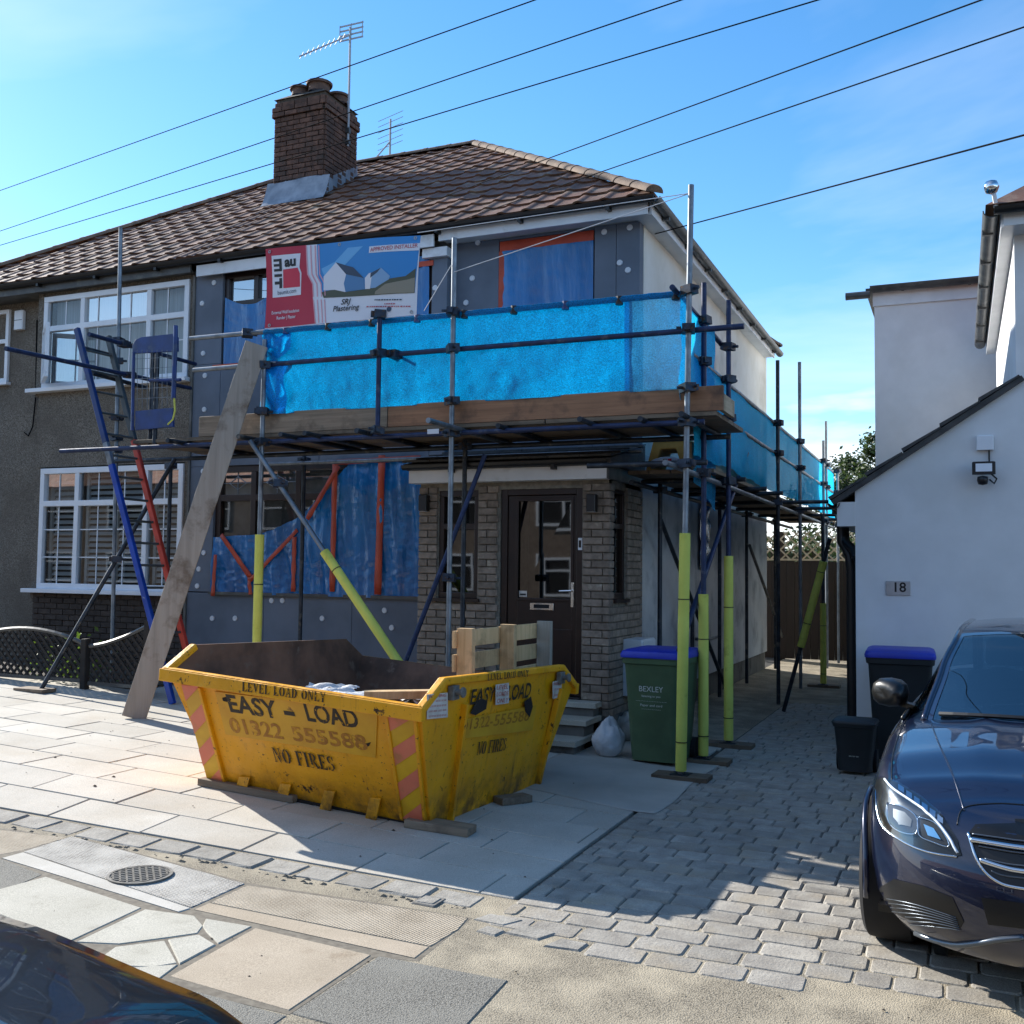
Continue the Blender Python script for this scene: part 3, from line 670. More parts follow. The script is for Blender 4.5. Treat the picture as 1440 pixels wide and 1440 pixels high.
# front fascia and soffit: main wall part, bay part
MB().box(-5.40, XE-.08, YE+.02, YE+.05, 5.42, 5.56).build('fascia', 'fascia_white', house)
MB().box(-5.40, XS+.02, YE+.05, YM-.08, 5.455, 5.475).build('soffit', 'fascia_white', house)
MB().box(XP+.1, -5.45, YE-.005, YE+.02, 5.36, 5.50).build('fascia', 'fascia_white', house)
MB().box(-5.62, -5.30, YB-.06, YM-.05, 5.25, 5.36).build('bay_soffit_end', 'fascia_white', house, bevel=.006)
MB().box(XLE+.1, XP, YE+.0, YE+.03, 5.43, 5.56).build('fascia', 'gutter_grey', neigh)
MB().box(XLE+.1, XP, YE+.03, YM, 5.44, 5.46).build('soffit', 'gutter_grey', neigh)
# --- insulation boards with fixing washers
WM = MB().lathe([(0, -.012), (.030, -.012), (.034, -.004), (.034, 0)], n=14, axis='Y').mesh('fixing_washer', 'washer', smooth=40)
def board(x0, x1, z0, z1, y, t=.1, wash=()):
    b = MB().cbox(x0+.002, x1-.002, y, y+t, z0+.002, z1-.002, .004).build('insulation_board', 'insulation', house)
    for px in wash:
        q = onY(px[0], px[1], y)
        if x0-.01 < q.x < x1+.01 and z0-.01 < q.z < z1+.01: inst('fixing_washer', WM, b, (min(max(q.x, x0+.04), x1-.04), y, q.z))
z6 = lambda L: [(620+a*.2083, 280+b*.2083) for a, b in L]; z2 = lambda L: [(240+a*.3056, 280+b*.3056) for a, b in L]; z5 = lambda L: [(220+a*.3056, 600+b*.3056) for a, b in L]
WU = z6([(250, 293), (212, 535), (170, 700), (1103, 222), (1275, 192), (1190, 432), (1263, 480)])
WB = z2([(200, 385), (145, 480), (150, 710), (158, 812), (155, 968)]); WL = z5([(257, 882), (362, 882), (530, 800), (580, 800), (763, 882), (1050, 845), (218, 580), (195, 655), (188, 733), (215, 205), (1083, 925)])
UY = YM-.10
board(-5.32, -4.76, 2.9, 5.45, UY, .13, WU); board(-3.62, -3.37, 2.9, 5.45, UY, .13, WU); board(-3.37, XS-.005, 2.9, 5.45, UY, .13, WU)
board(-4.76, -3.62, 2.9, 3.95, UY, .13); board(-4.76, -3.62, 5.415, 5.45, UY, .13)
board(XP+.01, -8.5, 2.95, 4.25, YB, .13, WB); board(XP+.01, -8.5, 4.25, 5.40, YB, .13, WB)
board(-5.52, -5.32, 2.95, 5.25, YB, .13, [(612, 405), (606, 372)]); board(-8.5, -7.0, 2.95, 4.22, YB, .13); board(-7.0, -5.52, 2.95, 4.22, YB, .13)
board(XP+.01, -8.55, 1.38, 2.95, YB, .13, WL)
bx = [XP+.01, -7.75, -6.5, -5.2]
for i in range(3): board(bx[i], bx[i+1], .30, 1.37, YB, .13, WL)
MB().box(XP-.02, XP+.012, YB-.02, YM, .2, 5.4).build('party_bead', 'plinth_render', house)
MB().box(-8.55, -5.2, YB-.06, YB+.1, 1.35, 1.385).build('sill', 'gutter_grey', house)
# --- windows
def window(parent, x0, x1, z0, z1, y, frame, vs=(), hs=(), fw=.055, fd=.07, pane='bluey_pane', bars=(), back=None, lead=False, name='window'):
    w = MB(); w.box(x0, x1, y, y+fd, z0, z0+fw).box(x0, x1, y, y+fd, z1-fw, z1).box(x0, x0+fw, y+.001, y+fd, z0+fw, z1-fw).box(x1-fw, x1, y+.001, y+fd, z0+fw, z1-fw)
    for v in vs: w.box(v-fw*.5, v+fw*.5, y+.002, y+fd, z0+fw, z1-fw)
    for a, b, z in hs: w.box(a, b, y+.003, y+fd, z-fw*.5, z+fw*.5)
    f = w.build(name, frame, parent, bevel=.005)
    xs = [x0+fw]+sorted(vs)+[x1-fw]
    zcut = sorted(set([z0+fw, z1-fw]+[h[2] for h in hs]))
    for i in range(len(xs)-1):
        for j in range(len(zcut)-1):
            a, b = xs[i]+.005, xs[i+1]-.005; yy = y+.045+R_.uniform(-.002, .002); t = R_.uniform(-.003, .003)
            MB().add([(a, yy, zcut[j]), (b, yy+t, zcut[j]), (b, yy+t, zcut[j+1]), (a, yy, zcut[j+1])], [(0, 1, 2, 3)]).build('pane', pane, f)
    if bars:
        m = MB()
        for b in bars: m.box(*b[:2], y+.036, y+.043, *b[2:])
        m.build('glazing_bar', frame, f)
    return f
# main house, upper right window (under its sheet) and bay windows, brown frames
window(house, -4.74, -3.64, 3.95, 5.41, YM-.05, 'brown_upvc', [-4.19], [(-4.7, -3.68, 5.0)])
window(house, -8.5, -5.52, 4.24, 5.40, YB+.04, 'brown_upvc', [-8.02, -7.1, -6.2], [(-8.45, -5.57, 5.0)], fw=.07)
wl = window(house, -8.55, -5.2, 1.385, 2.95, YB+.04, 'brown_upvc', [-7.98, -7.32, -6.6, -5.95], [(-8.5, -5.25, 2.55)], fw=.08)
def leaded(parent, x0, x1, z0, z1, y):
    m = MB(); cx, cz = (x0+x1)/2, (z0+z1)/2; r = .004
    pts = [(x0, cz), (cx, z1), (x1, cz), (cx, z0)]
    for i in range(4): a, b = pts[i], pts[(i+1) % 4]; m.tube((a[0]*.6+cx*.4, y, a[1]*.6+cz*.4), (b[0]*.6+cx*.4, y, b[1]*.6+cz*.4), r, 5)
    m.tube((x0, y, cz), (x1, y, cz), r, 5); m.tube((cx, y, z0), (cx, y, z1), r, 5); m.build('leading', 'lead', parent)
leaded(wl, -8.46, -8.03, 2.60, 2.87, YB+.078); leaded(wl, -7.93, -7.37, 2.60, 2.87, YB+.078)
MB().grid(lambda u, v: (-8.5+3.2*u, YB+.30+.03*math.sin(u*95), 1.38+1.55*v), 150, 1).build('net_curtain', 'curtain', house, smooth=True)
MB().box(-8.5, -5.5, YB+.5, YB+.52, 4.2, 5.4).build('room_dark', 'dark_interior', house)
# neighbour
MB().box(XL, XP-.002, YM, YR, -.1, 5.5).build('wall', 'pebbledash', neigh)
MB().box(-11.62, XP-.03, YB+.02, YM+.02, 3.02, 4.07).build('bay_wall', 'pebbledash', neigh)
MB().box(-11.70, -11.58, YB+.03, YM+.02, 4.0, 5.44).box(-9.05, XP-.03, YB+.03, YM+.02, .2, 5.44).box(-11.66, -11.55, YB+.03, YM+.02, 1.2, 3.05).box(-11.60, -9.05, YB+.03, YM, 5.38, 5.44).build('bay_pier', 'pebbledash', neigh)
nu = window(neigh, -11.57, -9.04, 4.10, 5.38, YB, 'upvc', [-10.86, -9.70], [(-11.5, -9.1, 4.93)], fw=.075,
    bars=[(-11.2, -11.185, 4.96, 5.33), (-10.62, -10.605, 4.16, 5.33), (-10.05, -10.035, 4.16, 5.33), (-9.42, -9.405, 4.16, 5.33), (-9.66, -9.12, 4.6, 4.615)], back='c')
MB().box(-11.76, -8.98, YB-.10, YB+.09, 4.045, 4.10).build('sill', 'upvc', nu, bevel=.006)
# open casement of the upper window
cs = MB(); h0 = V((-11.50, YB-.005, 4.17)); dr = V((math.cos(rad(-38)), math.sin(rad(-38)), 0)); Wc, Hc = .62, .73
for a, b, c, d in ((0, Wc, 0, .06), (0, Wc, Hc-.06, Hc), (0, .06, .06, Hc-.06), (Wc-.06, Wc, .06, Hc-.06), (Wc/2-.008, Wc/2+.008, .06, Hc-.06), (.06, Wc-.06, Hc/2-.008, Hc/2+.008)):
    cs.prism([h0+dr*a+V((0, 0, c)), h0+dr*b+V((0, 0, c)), h0+dr*b+V((0, 0, d)), h0+dr*a+V((0, 0, d))], V((-dr.y, dr.x, 0))*-.05)
cs.build('casement', 'upvc', nu, bevel=.004)
q = h0+V((-dr.y, dr.x, 0))*-.025; MB().quad(q+dr*.06+V((0, 0, .06)), q+dr*(Wc-.06)+V((0, 0, .06)), q+dr*(Wc-.06)+V((0, 0, Hc-.06)), q+dr*.06+V((0, 0, Hc-.06))).build('casement_pane', 'bluey_pane', nu)
nl = window(neigh, -11.52, -9.05, 1.37, 3.0, YB, 'upvc', [-10.85, -9.66], [(-11.46, -9.1, 2.52)], fw=.075,
    bars=[(x, x+.014, 1.44, 2.94) for x in (-11.2, -10.5, -10.05, -9.38)]+[(a, b, z, z+.014) for a, b in ((-11.45, -10.9), (-10.8, -9.71), (-9.61, -9.12)) for z in (1.79, 2.16)])
MB().box(-11.70, -8.98, YB-.10, YB+.09, 1.315, 1.37).build('sill', 'upvc', nl, bevel=.006)
sh = MB()
for k in range(19):
    z = 1.47+k*.078
    for a, b in ((-11.42, -10.95), (-10.78, -10.3), (-10.24, -9.76), (-9.6, -9.14)): sh.hexa([V((a, YB+.16, z)), V((b, YB+.16, z)), V((b, YB+.205, z+.045)), V((a, YB+.205, z+.045)), V((a, YB+.155, z+.006)), V((b, YB+.155, z+.006)), V((b, YB+.20, z+.051)), V((a, YB+.20, z+.051))])
for x in (-11.46, -10.93, -10.8, -10.28, -9.74, -9.62, -9.12): sh.box(x-.022, x+.022, YB+.155, YB+.19, 1.42, 2.96)
stuff(sh.build('shutter_slats', 'blind', neigh))
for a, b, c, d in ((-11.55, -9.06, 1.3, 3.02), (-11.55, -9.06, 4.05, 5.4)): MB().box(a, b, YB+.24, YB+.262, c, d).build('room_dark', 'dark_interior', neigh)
MB().grid(lambda u, v: (-11.5+2.4*u, YB+.17+.012*math.sin(u*60), 4.16+1.2*v), 120, 1).build('net_curtain', 'curtain', neigh, smooth=True)
nw = window(neigh, -13.3, -12.52, 4.3, 5.36, YM-.04, 'upvc', [], [(-13.24, -12.58, 4.9)], fw=.06); MB().box(-13.34, -12.48, YM-.08, YM, 4.26, 4.30).build('sill', 'upvc', nw)
pw = MB().box(-11.60, XP-.04, YB+.04, YM, .1, 1.31).build('plinth_wall', 'mortar_dark', neigh)
brickwork(pw, (-11.60, YB+.045), 0, 2.6, .20, 1.31, 'brick_dark')
q = onY(31, 450, YM); ab = thing('alarm_box', q, 'white alarm box on the pebble-dashed wall left of the open casement', 'alarm box')
MB().cbox(q.x-.085, q.x+.085, YM-.07, YM-.002, q.z-.15, q.z+.13, .012).build('cover', 'upvc', ab); MB().box(q.x-.075, q.x+.075, YM-.073, YM-.069, q.z-.02, q.z-.012).build('seam', 'gutter_grey', ab)
cw = MB(); cw.pipe([onY(52, 450, YM-.01), onY(50, 560, YM-.02), onY(46, 600, YM-.03), onY(40, 613, YM-.03), onY(34, 608, YM-.03)], .009, 6); tag(cw.build('loose_cable', 'wire'), 'thin dark cable hanging in a hook on the pebble-dashed wall', 'cable')
# --- chimney
ch0, ch1, cy0, cy1, ct = -9.34, -8.46, 12.40, 13.26, 8.40
chim = MB().box(ch0+.012, ch1-.012, cy0+.012, cy1-.012, 6.2, ct+.30).build('chimney', 'mortar_dark', house)
zb = 6.75
brickwork(chim, (ch0, cy0+.012), 0, ch1-ch0, zb, ct, 'brick_red'); brickwork(chim, (ch1-.012, cy0), math.pi/2, cy1-cy0, zb+.075, ct, 'brick_red', off=.11)
brickwork(chim, (ch1, cy1-.012), math.pi, ch1-ch0, zb+.6, ct, 'brick_red'); brickwork(chim, (ch0+.012, cy1), -math.pi/2, cy1-cy0, zb+.075, ct, 'brick_red', off=.11)
for k, o in enumerate((.03, .03, .0, -.05)):   # corbelled cap
    z = ct+k*.078; a, b, c, d = ch0-o, ch1+o, cy0-o, cy1+o
    brickwork(chim, (a, c+.012), 0, b-a, z, z+.076, 'brick_red', off=.05*k); brickwork(chim, (b-.012, c), math.pi/2, d-c, z, z+.076, 'brick_red', off=.11+.05*k)
    brickwork(chim, (a+.012, d), -math.pi/2, d-c, z, z+.076, 'brick_red', off=.11); brickwork(chim, (b, d-.012), math.pi, b-a, z, z+.076, 'brick_red')
MB().hexa([V(p) for p in ((ch0-.02, cy0-.02, ct+.28), (ch1+.02, cy0-.02, ct+.28), (ch1+.02, cy1+.02, ct+.28), (ch0-.02, cy1+.02, ct+.28), (ch0+.22, cy0+.2, ct+.44), (ch1-.22, cy0+.2, ct+.44), (ch1-.22, cy1-.2, ct+.44), (ch0+.22, cy1-.2, ct+.44))]).build('flaunching', 'mortar_dark', chim)
pot = MB().lathe([(.13, 0), (.12, .16), (.125, .19), (.15, .20), (.155, .26), (.14, .28), (.10, .275), (.095, .1)], n=18).mesh('chimney_pot', 'pot', smooth=50)
for x, y, s in ((-9.05, 12.62, .95), (-8.72, 12.62, 1.12), (-8.66, 13.04, 1.0), (-9.05, 13.04, .95)): inst('chimney_pot', pot, chim, (x, y, ct+.38), (0, 0, 0), (s*1.15, s*1.15, s*.5))
ap = MB(); zf = ZE+(cy0-YE)*TAN
def apf(u, v): x = ch0-.10+(ch1-ch0+.22)*u; w = (1-v); return (x, cy0-.015-.20*w*(.85+.15*noise.noise((x*3, 0, 0))), zf+.06-.20*w*TAN+.05*w*0+.27*v*v*(1+.1*noise.noise((x*2, 1, 0))))
ap.grid(apf, 14, 6); ap.build('lead_apron', 'lead', chim, smooth=True)
sf = MB(); sf.prism([(ch1+.012, cy0-.03, zf+.02), (ch1+.012, cy1+.02, zf+(cy1-cy0)*TAN+.03), (ch1+.012, cy1+.02, zf+(cy1-cy0)*TAN+.2), (ch1+.012, cy0-.03, zf+.25)], (.006, 0, 0)); sf.build('lead_flashing', 'lead', chim)
# --- aerials
def aerial(name, p, h, label, head):
    t = thing(name, p, label, 'aerial'); MB().tube(p, p+V((0, 0, h)), .018, 8).build('mast', 'alu', t); top = p+V((0, 0, h)); return t, top
p = V((ch1+.05, cy0+.55, 8.05)); t, top = aerial('tv_aerial', p, 1.85, 'tall television aerial on a mast clamped to the brick chimney', 0)
MB().box(p.x-.06, p.x+.03, p.y-.03, p.y+.03, 8.25, 8.33).box(p.x-.06, p.x+.03, p.y-.03, p.y+.03, 8.08, 8.14).build('clamp', 'gutter_grey', t)
bd = V((-.55, -.62, -.55)).normalized(); a = top+V((0, 0, -.12)); sd_ = bd.cross(V((0, 0, 1))).normalized(); e = a+bd*.92
MB().tube(a-bd*.06, e, .012, 6).build('boom', 'alu', t)
m = MB()
for i in range(9): q = a+bd*(.14+i*.092); m.tube(q-sd_*(.15-.004*i), q+sd_*(.15-.004*i), .005, 5)
m.build('elements', 'alu', t)
m = MB(); up2 = sd_.cross(bd)
for k in range(4): q = a-bd*.02+V((0, 0, -.07+k*.075)); m.box(q.x-.21, q.x+.21, q.y-.006, q.y+.006, q.z-.011, q.z+.011)
for s in (-.2, 0, .2): q = a-bd*.02; m.box(q.x+s-.006, q.x+s+.006, q.y-.012, q.y-.004, q.z-.09, q.z+.17)
m.build('reflector', 'alu', t)
p = onY(548, 228, 14.5); p.z -= .25; t, top = aerial('tv_aerial', p, .98, 'low television aerial standing behind the roof ridge', 0)
a = top+V((0, 0, -.18)); bd = V((-.5, -.3, -.75)).normalized(); sd_ = V((.93, -.37, 0)); MB().tube(a+V((0, 0, -.2)), a+V((0, 0, -.2))+bd*.5, .012, 6).build('boom', 'alu', t)
m = MB()
for k in range(6): z = .16-k*.10; m.tube(top+sd_*.33+V((0, 0, z-.12)), top-sd_*.33+V((0, 0, z-.10)), .005, 5)
m.build('elements', 'alu', t)
# ---------------------------------------------------------------- porch
porch = MB().box(-5.19, -4.97, YP+.02, YM+.04, .28, 2.6).box(-4.52, -4.27, YP+.02, YM, .28, 2.6).box(-3.39, XS-.02, YP+.02, YP+.12, .28, 2.6).box(-5.0, -4.5, YP+.021, YM, .28, 1.385).box(XS-.12, XS-.02, YP+.1, YM+.04, .28, 1.40).box(XS-.12, XS-.02, 10.06, YM+.04, 1.4, 2.6).box(-5.19, XS-.02, YP+.021, YM, 2.51, 2.6).build('porch_wall', 'mortar', house)
brickwork(porch, (-5.2, YP+.025), 0, 2.1, .30, 2.55, 'brick_buff', holes=[(.225, .69, 1.38, 2.6), (.92, 1.82, 0, 2.6)])
brickwork(porch, (XS-.025, YP), math.pi/2, 1.10, .30, 2.55, 'brick_buff', holes=[(.13, .56, 1.40, 2.55)], off=.11)
MB().box(-5.2, XS-.005, YP+.005, YM, -.1, .30).build('porch_plinth', 'plinth_render', house)
window(house, -4.98, -4.51, 1.40, 2.51, YP+.035, 'brown_upvc', [], [(-4.94, -4.55, 2.14)], fw=.06, pane='door_pane')
MB().box(-5.02, -4.48, YP-.035, YP+.06, 1.365, 1.40).build('sill', 'brown_upvc', house)
# side window of the porch
sw = MB(); y0, y1, z0, z1 = 9.63, 10.06, 1.42, 2.53
for a, b, c, d in ((y0, y1, z0, z0+.06), (y0, y1, z1-.06, z1), (y0, y0+.06, z0+.06, z1-.06), (y1-.06, y1, z0+.06, z1-.06), (y0+.06, y1-.06, 2.12, 2.17)): sw.box(XS-.09, XS-.03, a, b, c, d)
sw = sw.build('window', 'brown_upvc', house, bevel=.004); MB().quad((XS-.06, y0, z0), (XS-.06, y1, z0), (XS-.06, y1, z1), (XS-.06, y0, z1)).build('pane', 'door_pane', sw)
MB().box(XS-.08, XS+.03, y0-.03, y1+.03, 1.385, 1.42).build('sill', 'brown_upvc', sw)
# front door
dx0, dx1, dz0, dz1 = -4.27, -3.39, .47, 2.52
fr = MB().box(dx0, dx0+.07, YP+.04, YP+.12, dz0, dz1).box(dx1-.07, dx1, YP+.04, YP+.12, dz0, dz1).box(dx0+.07, dx1-.07, YP+.04, YP+.12, dz1-.07, dz1).box(dx0, dx1, YP-.02, YP+.12, dz0-.04, dz0)
fr.build('door_frame', 'brown_upvc', house, bevel=.006)
gx0, gx1, gz0, gz1 = -4.09, -3.51, 1.41, 2.40; L0, L1 = dx0+.075, dx1-.075; dy0, dy1 = YP+.055, YP+.10
door = MB().box(L0, gx0, dy0, dy1, dz0+.005, dz1-.075).box(gx1, L1, dy0, dy1, dz0+.005, dz1-.075).box(gx0, gx1, dy0, dy1, gz1, dz1-.075).box(gx0, gx1, dy0, dy1, dz0+.005, gz0)
for a, b, c, d in ((gx0-.02, gx1+.02, gz0-.02, gz0+.01), (gx0-.02, gx1+.02, gz1-.01, gz1+.02), (gx0-.02, gx0+.01, gz0, gz1), (gx1-.01, gx1+.02, gz0, gz1)): door.box(a, b, dy0-.012, dy0+.001, c, d)
for a, b in ((-4.1, -3.86), (-3.74, -3.5)): door.box(a, b, dy0-.008, dy0+.001, .62, 1.12)
door = door.build('door', 'brown_upvc', house, bevel=.004)
MB().quad((gx0, dy0+.02, gz0), (gx1, dy0+.02, gz0), (gx1, dy0+.023, gz1), (gx0, dy0+.02, gz1)).build('pane', 'door_pane', door)
lbx = MB().cbox(-3.945, -3.69, dy0-.02, dy0, 1.305, 1.375, .004); lbx.build('letterbox', 'chrome', door)
MB().box(-3.90, -3.74, dy0-.026, dy0-.019, 1.322, 1.358).build('letter_flap', 'dark_interior', door)
MB().cbox(-3.515, -3.482, dy0-.014, dy0, 1.34, 1.585, .004).tube((-3.5, dy0-.014, 1.50), (-3.5, dy0-.05, 1.50), .010, 8).tube((-3.495, dy0-.05, 1.50), (-3.62, dy0-.05, 1.495), .010, 8).build('handle', 'chrome', door)
MB().box(-4.075, -3.99, dy0+.012, dy0+.016, 1.43, 1.49).build('glass_sticker', 'sticker', door); MB().box(-4.065, -4.0, dy0+.009, dy0+.012, 1.445, 1.462).build('sticker_print', 'p_black', door)
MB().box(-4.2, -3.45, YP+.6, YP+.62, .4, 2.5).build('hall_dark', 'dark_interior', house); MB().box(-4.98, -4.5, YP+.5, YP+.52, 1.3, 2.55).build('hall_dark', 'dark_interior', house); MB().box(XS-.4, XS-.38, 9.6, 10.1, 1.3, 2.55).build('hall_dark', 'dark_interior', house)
for px in (600, 835):
    q = onY(px, 708, YP); t = thing('wall_lamp', (q.x, YP, q.z), 'square black up-down wall lamp on the %s' % ('brick pier beside the porch window' if px < 700 else 'brick pier right of the front door'), 'wall lamp')
    MB().cbox(q.x-.045, q.x+.045, YP-.10, YP-.012, q.z-.085, q.z+.085, .006).build('body', 'black_plastic', t); MB().box(q.x-.03, q.x+.03, YP-.014, YP+.002, q.z-.05, q.z+.05).build('back_plate', 'black_plastic', t); MB().box(q.x-.035, q.x+.035, YP-.09, YP-.025, q.z-.088, q.z-.085).build('lens', 'lamp_white', t)
q = onY(817, 765, YP+.04); t = thing('doorbell', q, 'slim white-edged doorbell on the dark door frame', 'doorbell')
MB().cbox(q.x-.022, q.x+.022, YP+.012, YP+.04, q.z-.06, q.z+.06, .004).build('case', 'upvc', t); MB().box(q.x-.012, q.x+.012, YP+.008, YP+.013, q.z-.035, q.z+.035).build('front_panel', 'black_plastic', t)
# porch roof
MB().box(-5.26, XS, YP-.115, YP-.09, 2.585, 2.715).build('porch_fascia', 'fascia_white', house); MB().box(XS, XS+.02, YP-.115, YM, 2.585, 2.715).build('porch_fascia', 'gutter_grey', house)
MB().box(-5.26, XS, YP-.09, YP+.03, 2.585, 2.60).build('porch_soffit', 'fascia_white', house)
gutter(house, (-5.3, YP-.17, 2.765), (XS+.03, YP-.17, 2.765), .05)
pr_ = MB(); pr_.add([(-5.3, YP-.18, 2.775), (XS+.06, YP-.18, 2.775), (XS+.06, YM-.09, 3.02), (-5.3, YM-.09, 3.02), (-5.3, YP-.18, 2.72), (XS+.06, YP-.18, 2.72), (XS+.06, YM-.09, 2.72), (-5.3, YM-.09, 2.72)], [(0, 1, 2, 3), (4, 5, 1, 0), (5, 6, 2, 1), (7, 4, 0, 3), (7, 6, 5, 4)])
prf = pr_.build('porch_roof', 'slate_grey', house)
for i in range(7):
    for j in range(4):
        x0 = -5.3+i*.325; s0, s1 = j/4, (j+1)/4; yy = lambda s: YP-.20+s*(YM-.10-YP+.20); zz_ = lambda s: 2.78+s*.245
        MB().hexa([V((x0+.004, yy(s0), zz_(s0)+.012)), V((x0+.322, yy(s0), zz_(s0)+.012)), V((x0+.322, yy(s1), zz_(s1)+.002)), V((x0+.004, yy(s1), zz_(s1)+.002)), V((x0+.004, yy(s0), zz_(s0)+.034)), V((x0+.322, yy(s0), zz_(s0)+.034)), V((x0+.322, yy(s1), zz_(s1)+.012)), V((x0+.004, yy(s1), zz_(s1)+.012))]).build('roof_slate', 'slate_grey', prf)
# steps up to the door
stp = thing('door_steps', (-3.75, 9.2, 0), 'three grey concrete steps up to the dark front door', 'steps')
for i, (yy, zt) in enumerate(((8.80, .17), (9.08, .32), (9.34, .45))):
    MB().cbox(-4.5, -3.2-.0*i, yy, YP-.0, gz(-3.8, 9)-.02, zt-.05, .004).build('riser', 'plinth_render', stp); MB().cbox(-4.53, -3.17, yy-.03, YP-.002, zt-.05, zt, .006).build('tread', 'flag_pale', stp)
mbx = thing('meter_box', (XS, 10.1, .7), 'white meter box on the wall behind the green wheelie bin', 'meter box')
MB().cbox(XS-.0, XS+.20, 9.93, 10.40, .46, 1.02, .008).build('case', 'meter_white', mbx); MB().box(XS+.2, XS+.212, 9.95, 10.38, .48, 1.0).build('door', 'meter_white', mbx)
# side wall pipes and a taped window
gpip = thing('gas_pipe', (XS+.05, 13, 0), 'dark gas pipe bent over the foot of the side wall', 'pipe')
MB().pipe([(XS+.06, 12.6, .1), (XS+.06, 12.6, 1.25), (XS+.06, 12.65, 1.3), (XS+.06, 13.35, 1.3), (XS+.06, 13.4, 1.25), (XS+.06, 13.4, .1)], .025, 8).build('pipe', 'dark_tube', gpip)
MB().tube((XS+.0, 13.0, .85), (XS+.16, 13.0, .85), .02, 8).tube((XS+.16, 13.0, .85), (XS+.16, 13.6, .85), .02, 8).build('branch', 'galv', gpip)
# --- blue protective sheets taped over windows
def wav(x, z, s=1.): return .030*noise.noise((x*3*s, z*1.2*s, 5))+.030*noise.noise((x*8*s+z*.6, z*.9*s, 2))+.012*noise.noise((x*21*s+z*1.5, z*1.6, 4))+.014*abs(noise.noise((x*4+z*5, z*6-x*2, 7)))
def hang(name, label, fn, nu, nv, mat='blue_sheet'):
    t = thing(name, fn(.5, 0), label, 'plastic sheet'); MB().grid(lambda u, v: fn(u, v), nu, nv).build('film', mat, t, smooth=True); return t
YS = YB-.035
t = hang('plastic_sheet', 'blue plastic film sealed over the first-floor window beside the white side wall', lambda u, v: V((-4.72+1.09*u, UY+.0+.6*wav(-4.7+u, v*1.4), 3.6+1.70*v)), 60, 60)
MB().box(-4.75, -3.63, UY+.0, UY+.028, 5.30, 5.41).build('tape', 'orange_tape', t); MB().box(-4.76, -4.69, UY+.002, UY+.03, 3.95, 5.30).build('tape', 'orange_tape', t)
t = hang('plastic_sheet', 'blue plastic film over the bay window left of the banner', lambda u, v: V((-8.46+1.7*u, YB+.0+.6*wav(u*1.7, v*1.2), 4.16+(.92-.12*math.sin(u*7))*v)), 50, 40)
MB().box(-8.62, -8.0, YB-.012, YB+.0, 4.19, 4.23).build('tape', 'orange_tape', t)
t = hang('plastic_sheet', 'blue plastic film over the narrow bay window right of the banner', lambda u, v: V((-6.0+.44*u, YB+.0+.6*wav(u, v), 4.2+1.1*v)), 14, 30)
MB().box(-6.0, -5.5, YB-.012, YB+.0, 5.17, 5.23).build('tape', 'orange_tape', t)
def lowsheet(u, v):
    x0 = -8.52; x = x0+(-5.22-x0)*u; px = [(0, 2.06), (.22, 2.10), (.38, 2.28), (.50, 2.62), (.60, 2.93), (1, 2.93)]
    for (a, za), (b, zb_) in zip(px, px[1:]):
        if a <= u <= b: zt = za+(zb_-za)*(u-a)/(b-a); break
    zt += .03*noise.noise((u*9, 0, 1)); z = 1.36+(zt-1.36)*v
    return V((x, YS+wav(x*1.3, z*1.5)*1.5+.02*math.sin(x*14+z*3)*(1-v), z))
t = hang('plastic_sheet', 'torn blue plastic film sagging across the ground-floor bay window', lowsheet, 120, 50)
def tape(a, b, w=.07, n=10):
    A, B = onY(a[0], a[1], YS-.035), onY(b[0], b[1], YS-.035); d = (B-A).normalized(); s = V((-d.z, 0, d.x))
    MB().grid(lambda u, v: A.lerp(B, v)+s*w*(u-.5)*(1+.3*noise.noise((v*6, A.x, 0)))+V((0, .012*noise.noise((v*5, u, A.z)), 0)), 2, n).build('tape', 'orange_tape', t, smooth=True, solid=.003)
for a, b, w in (((471, 650), (467, 832), .07), ((537, 640), (531, 836), .09), ((470, 650), (592, 644), .06), ((476, 655), (432, 730), .06), ((311, 752), (352, 812), .06), ((352, 816), (418, 745), .05), ((414, 755), (412, 832), .06), ((303, 780), (299, 838), .05), ((350, 812), (352, 836), .05)): tape(a, b, w)
t = hang('plastic_sheet', 'small blue film over the side wall window behind the scaffold', lambda u, v: V((XS+.04+.03*noise.noise((u*3, v*8, 1)), 13.1+.55*u, 1.75+1.0*v)), 10, 20)
# ---------------------------------------------------------------- white house number 18
XW, YW = -.95, 10.7
gx = .30; ge = onX(1378, 462, gx); gs_ = onX(1396, 312, gx)
zg = (ge.z+gs_.z)/2
wh = thing('white_house', (2, 11, 0), 'white rendered house with a sloping side roof, seen beyond the parked car', 'house')
zE = 2.17
gl = lambda x: 2.40+(x-XW+.17)*((3.49-2.42)/(.48+1.12))   # verge line of the sloping side roof
MB().prism([(XW, YW, -.1), (6, YW, -.1), (6, YW, zg-.13), (.50, YW, zg-.13), (.50, YW, gl(.50)), (XW, YW, gl(XW))], (0, .3, 0)).build('wall', 'white_render', wh)
MB().prism([(XW, YW+.3, -.1), (6, YW+.3, -.1), (6, YW+.3, 2.9), (XW+.4, YW+.3, 2.9), (XW, YW+.3, gl(XW)-.1)], (0, 6, 0)).build('wall', 'white_render', wh)
MB().box(XW-.17, XW+.0, YW-.02, YW+6, zE, zE+.24).build('eaves_box', 'white_render', wh)
sl = MB(); a0 = V((XW-.2, 0, gl(XW-.2)+.0)); a1 = V((.57, 0, gl(.57)))
d = (a1-a0).normalized(); n = V((-d.z, 0, d.x)); L = (a1-a0).length
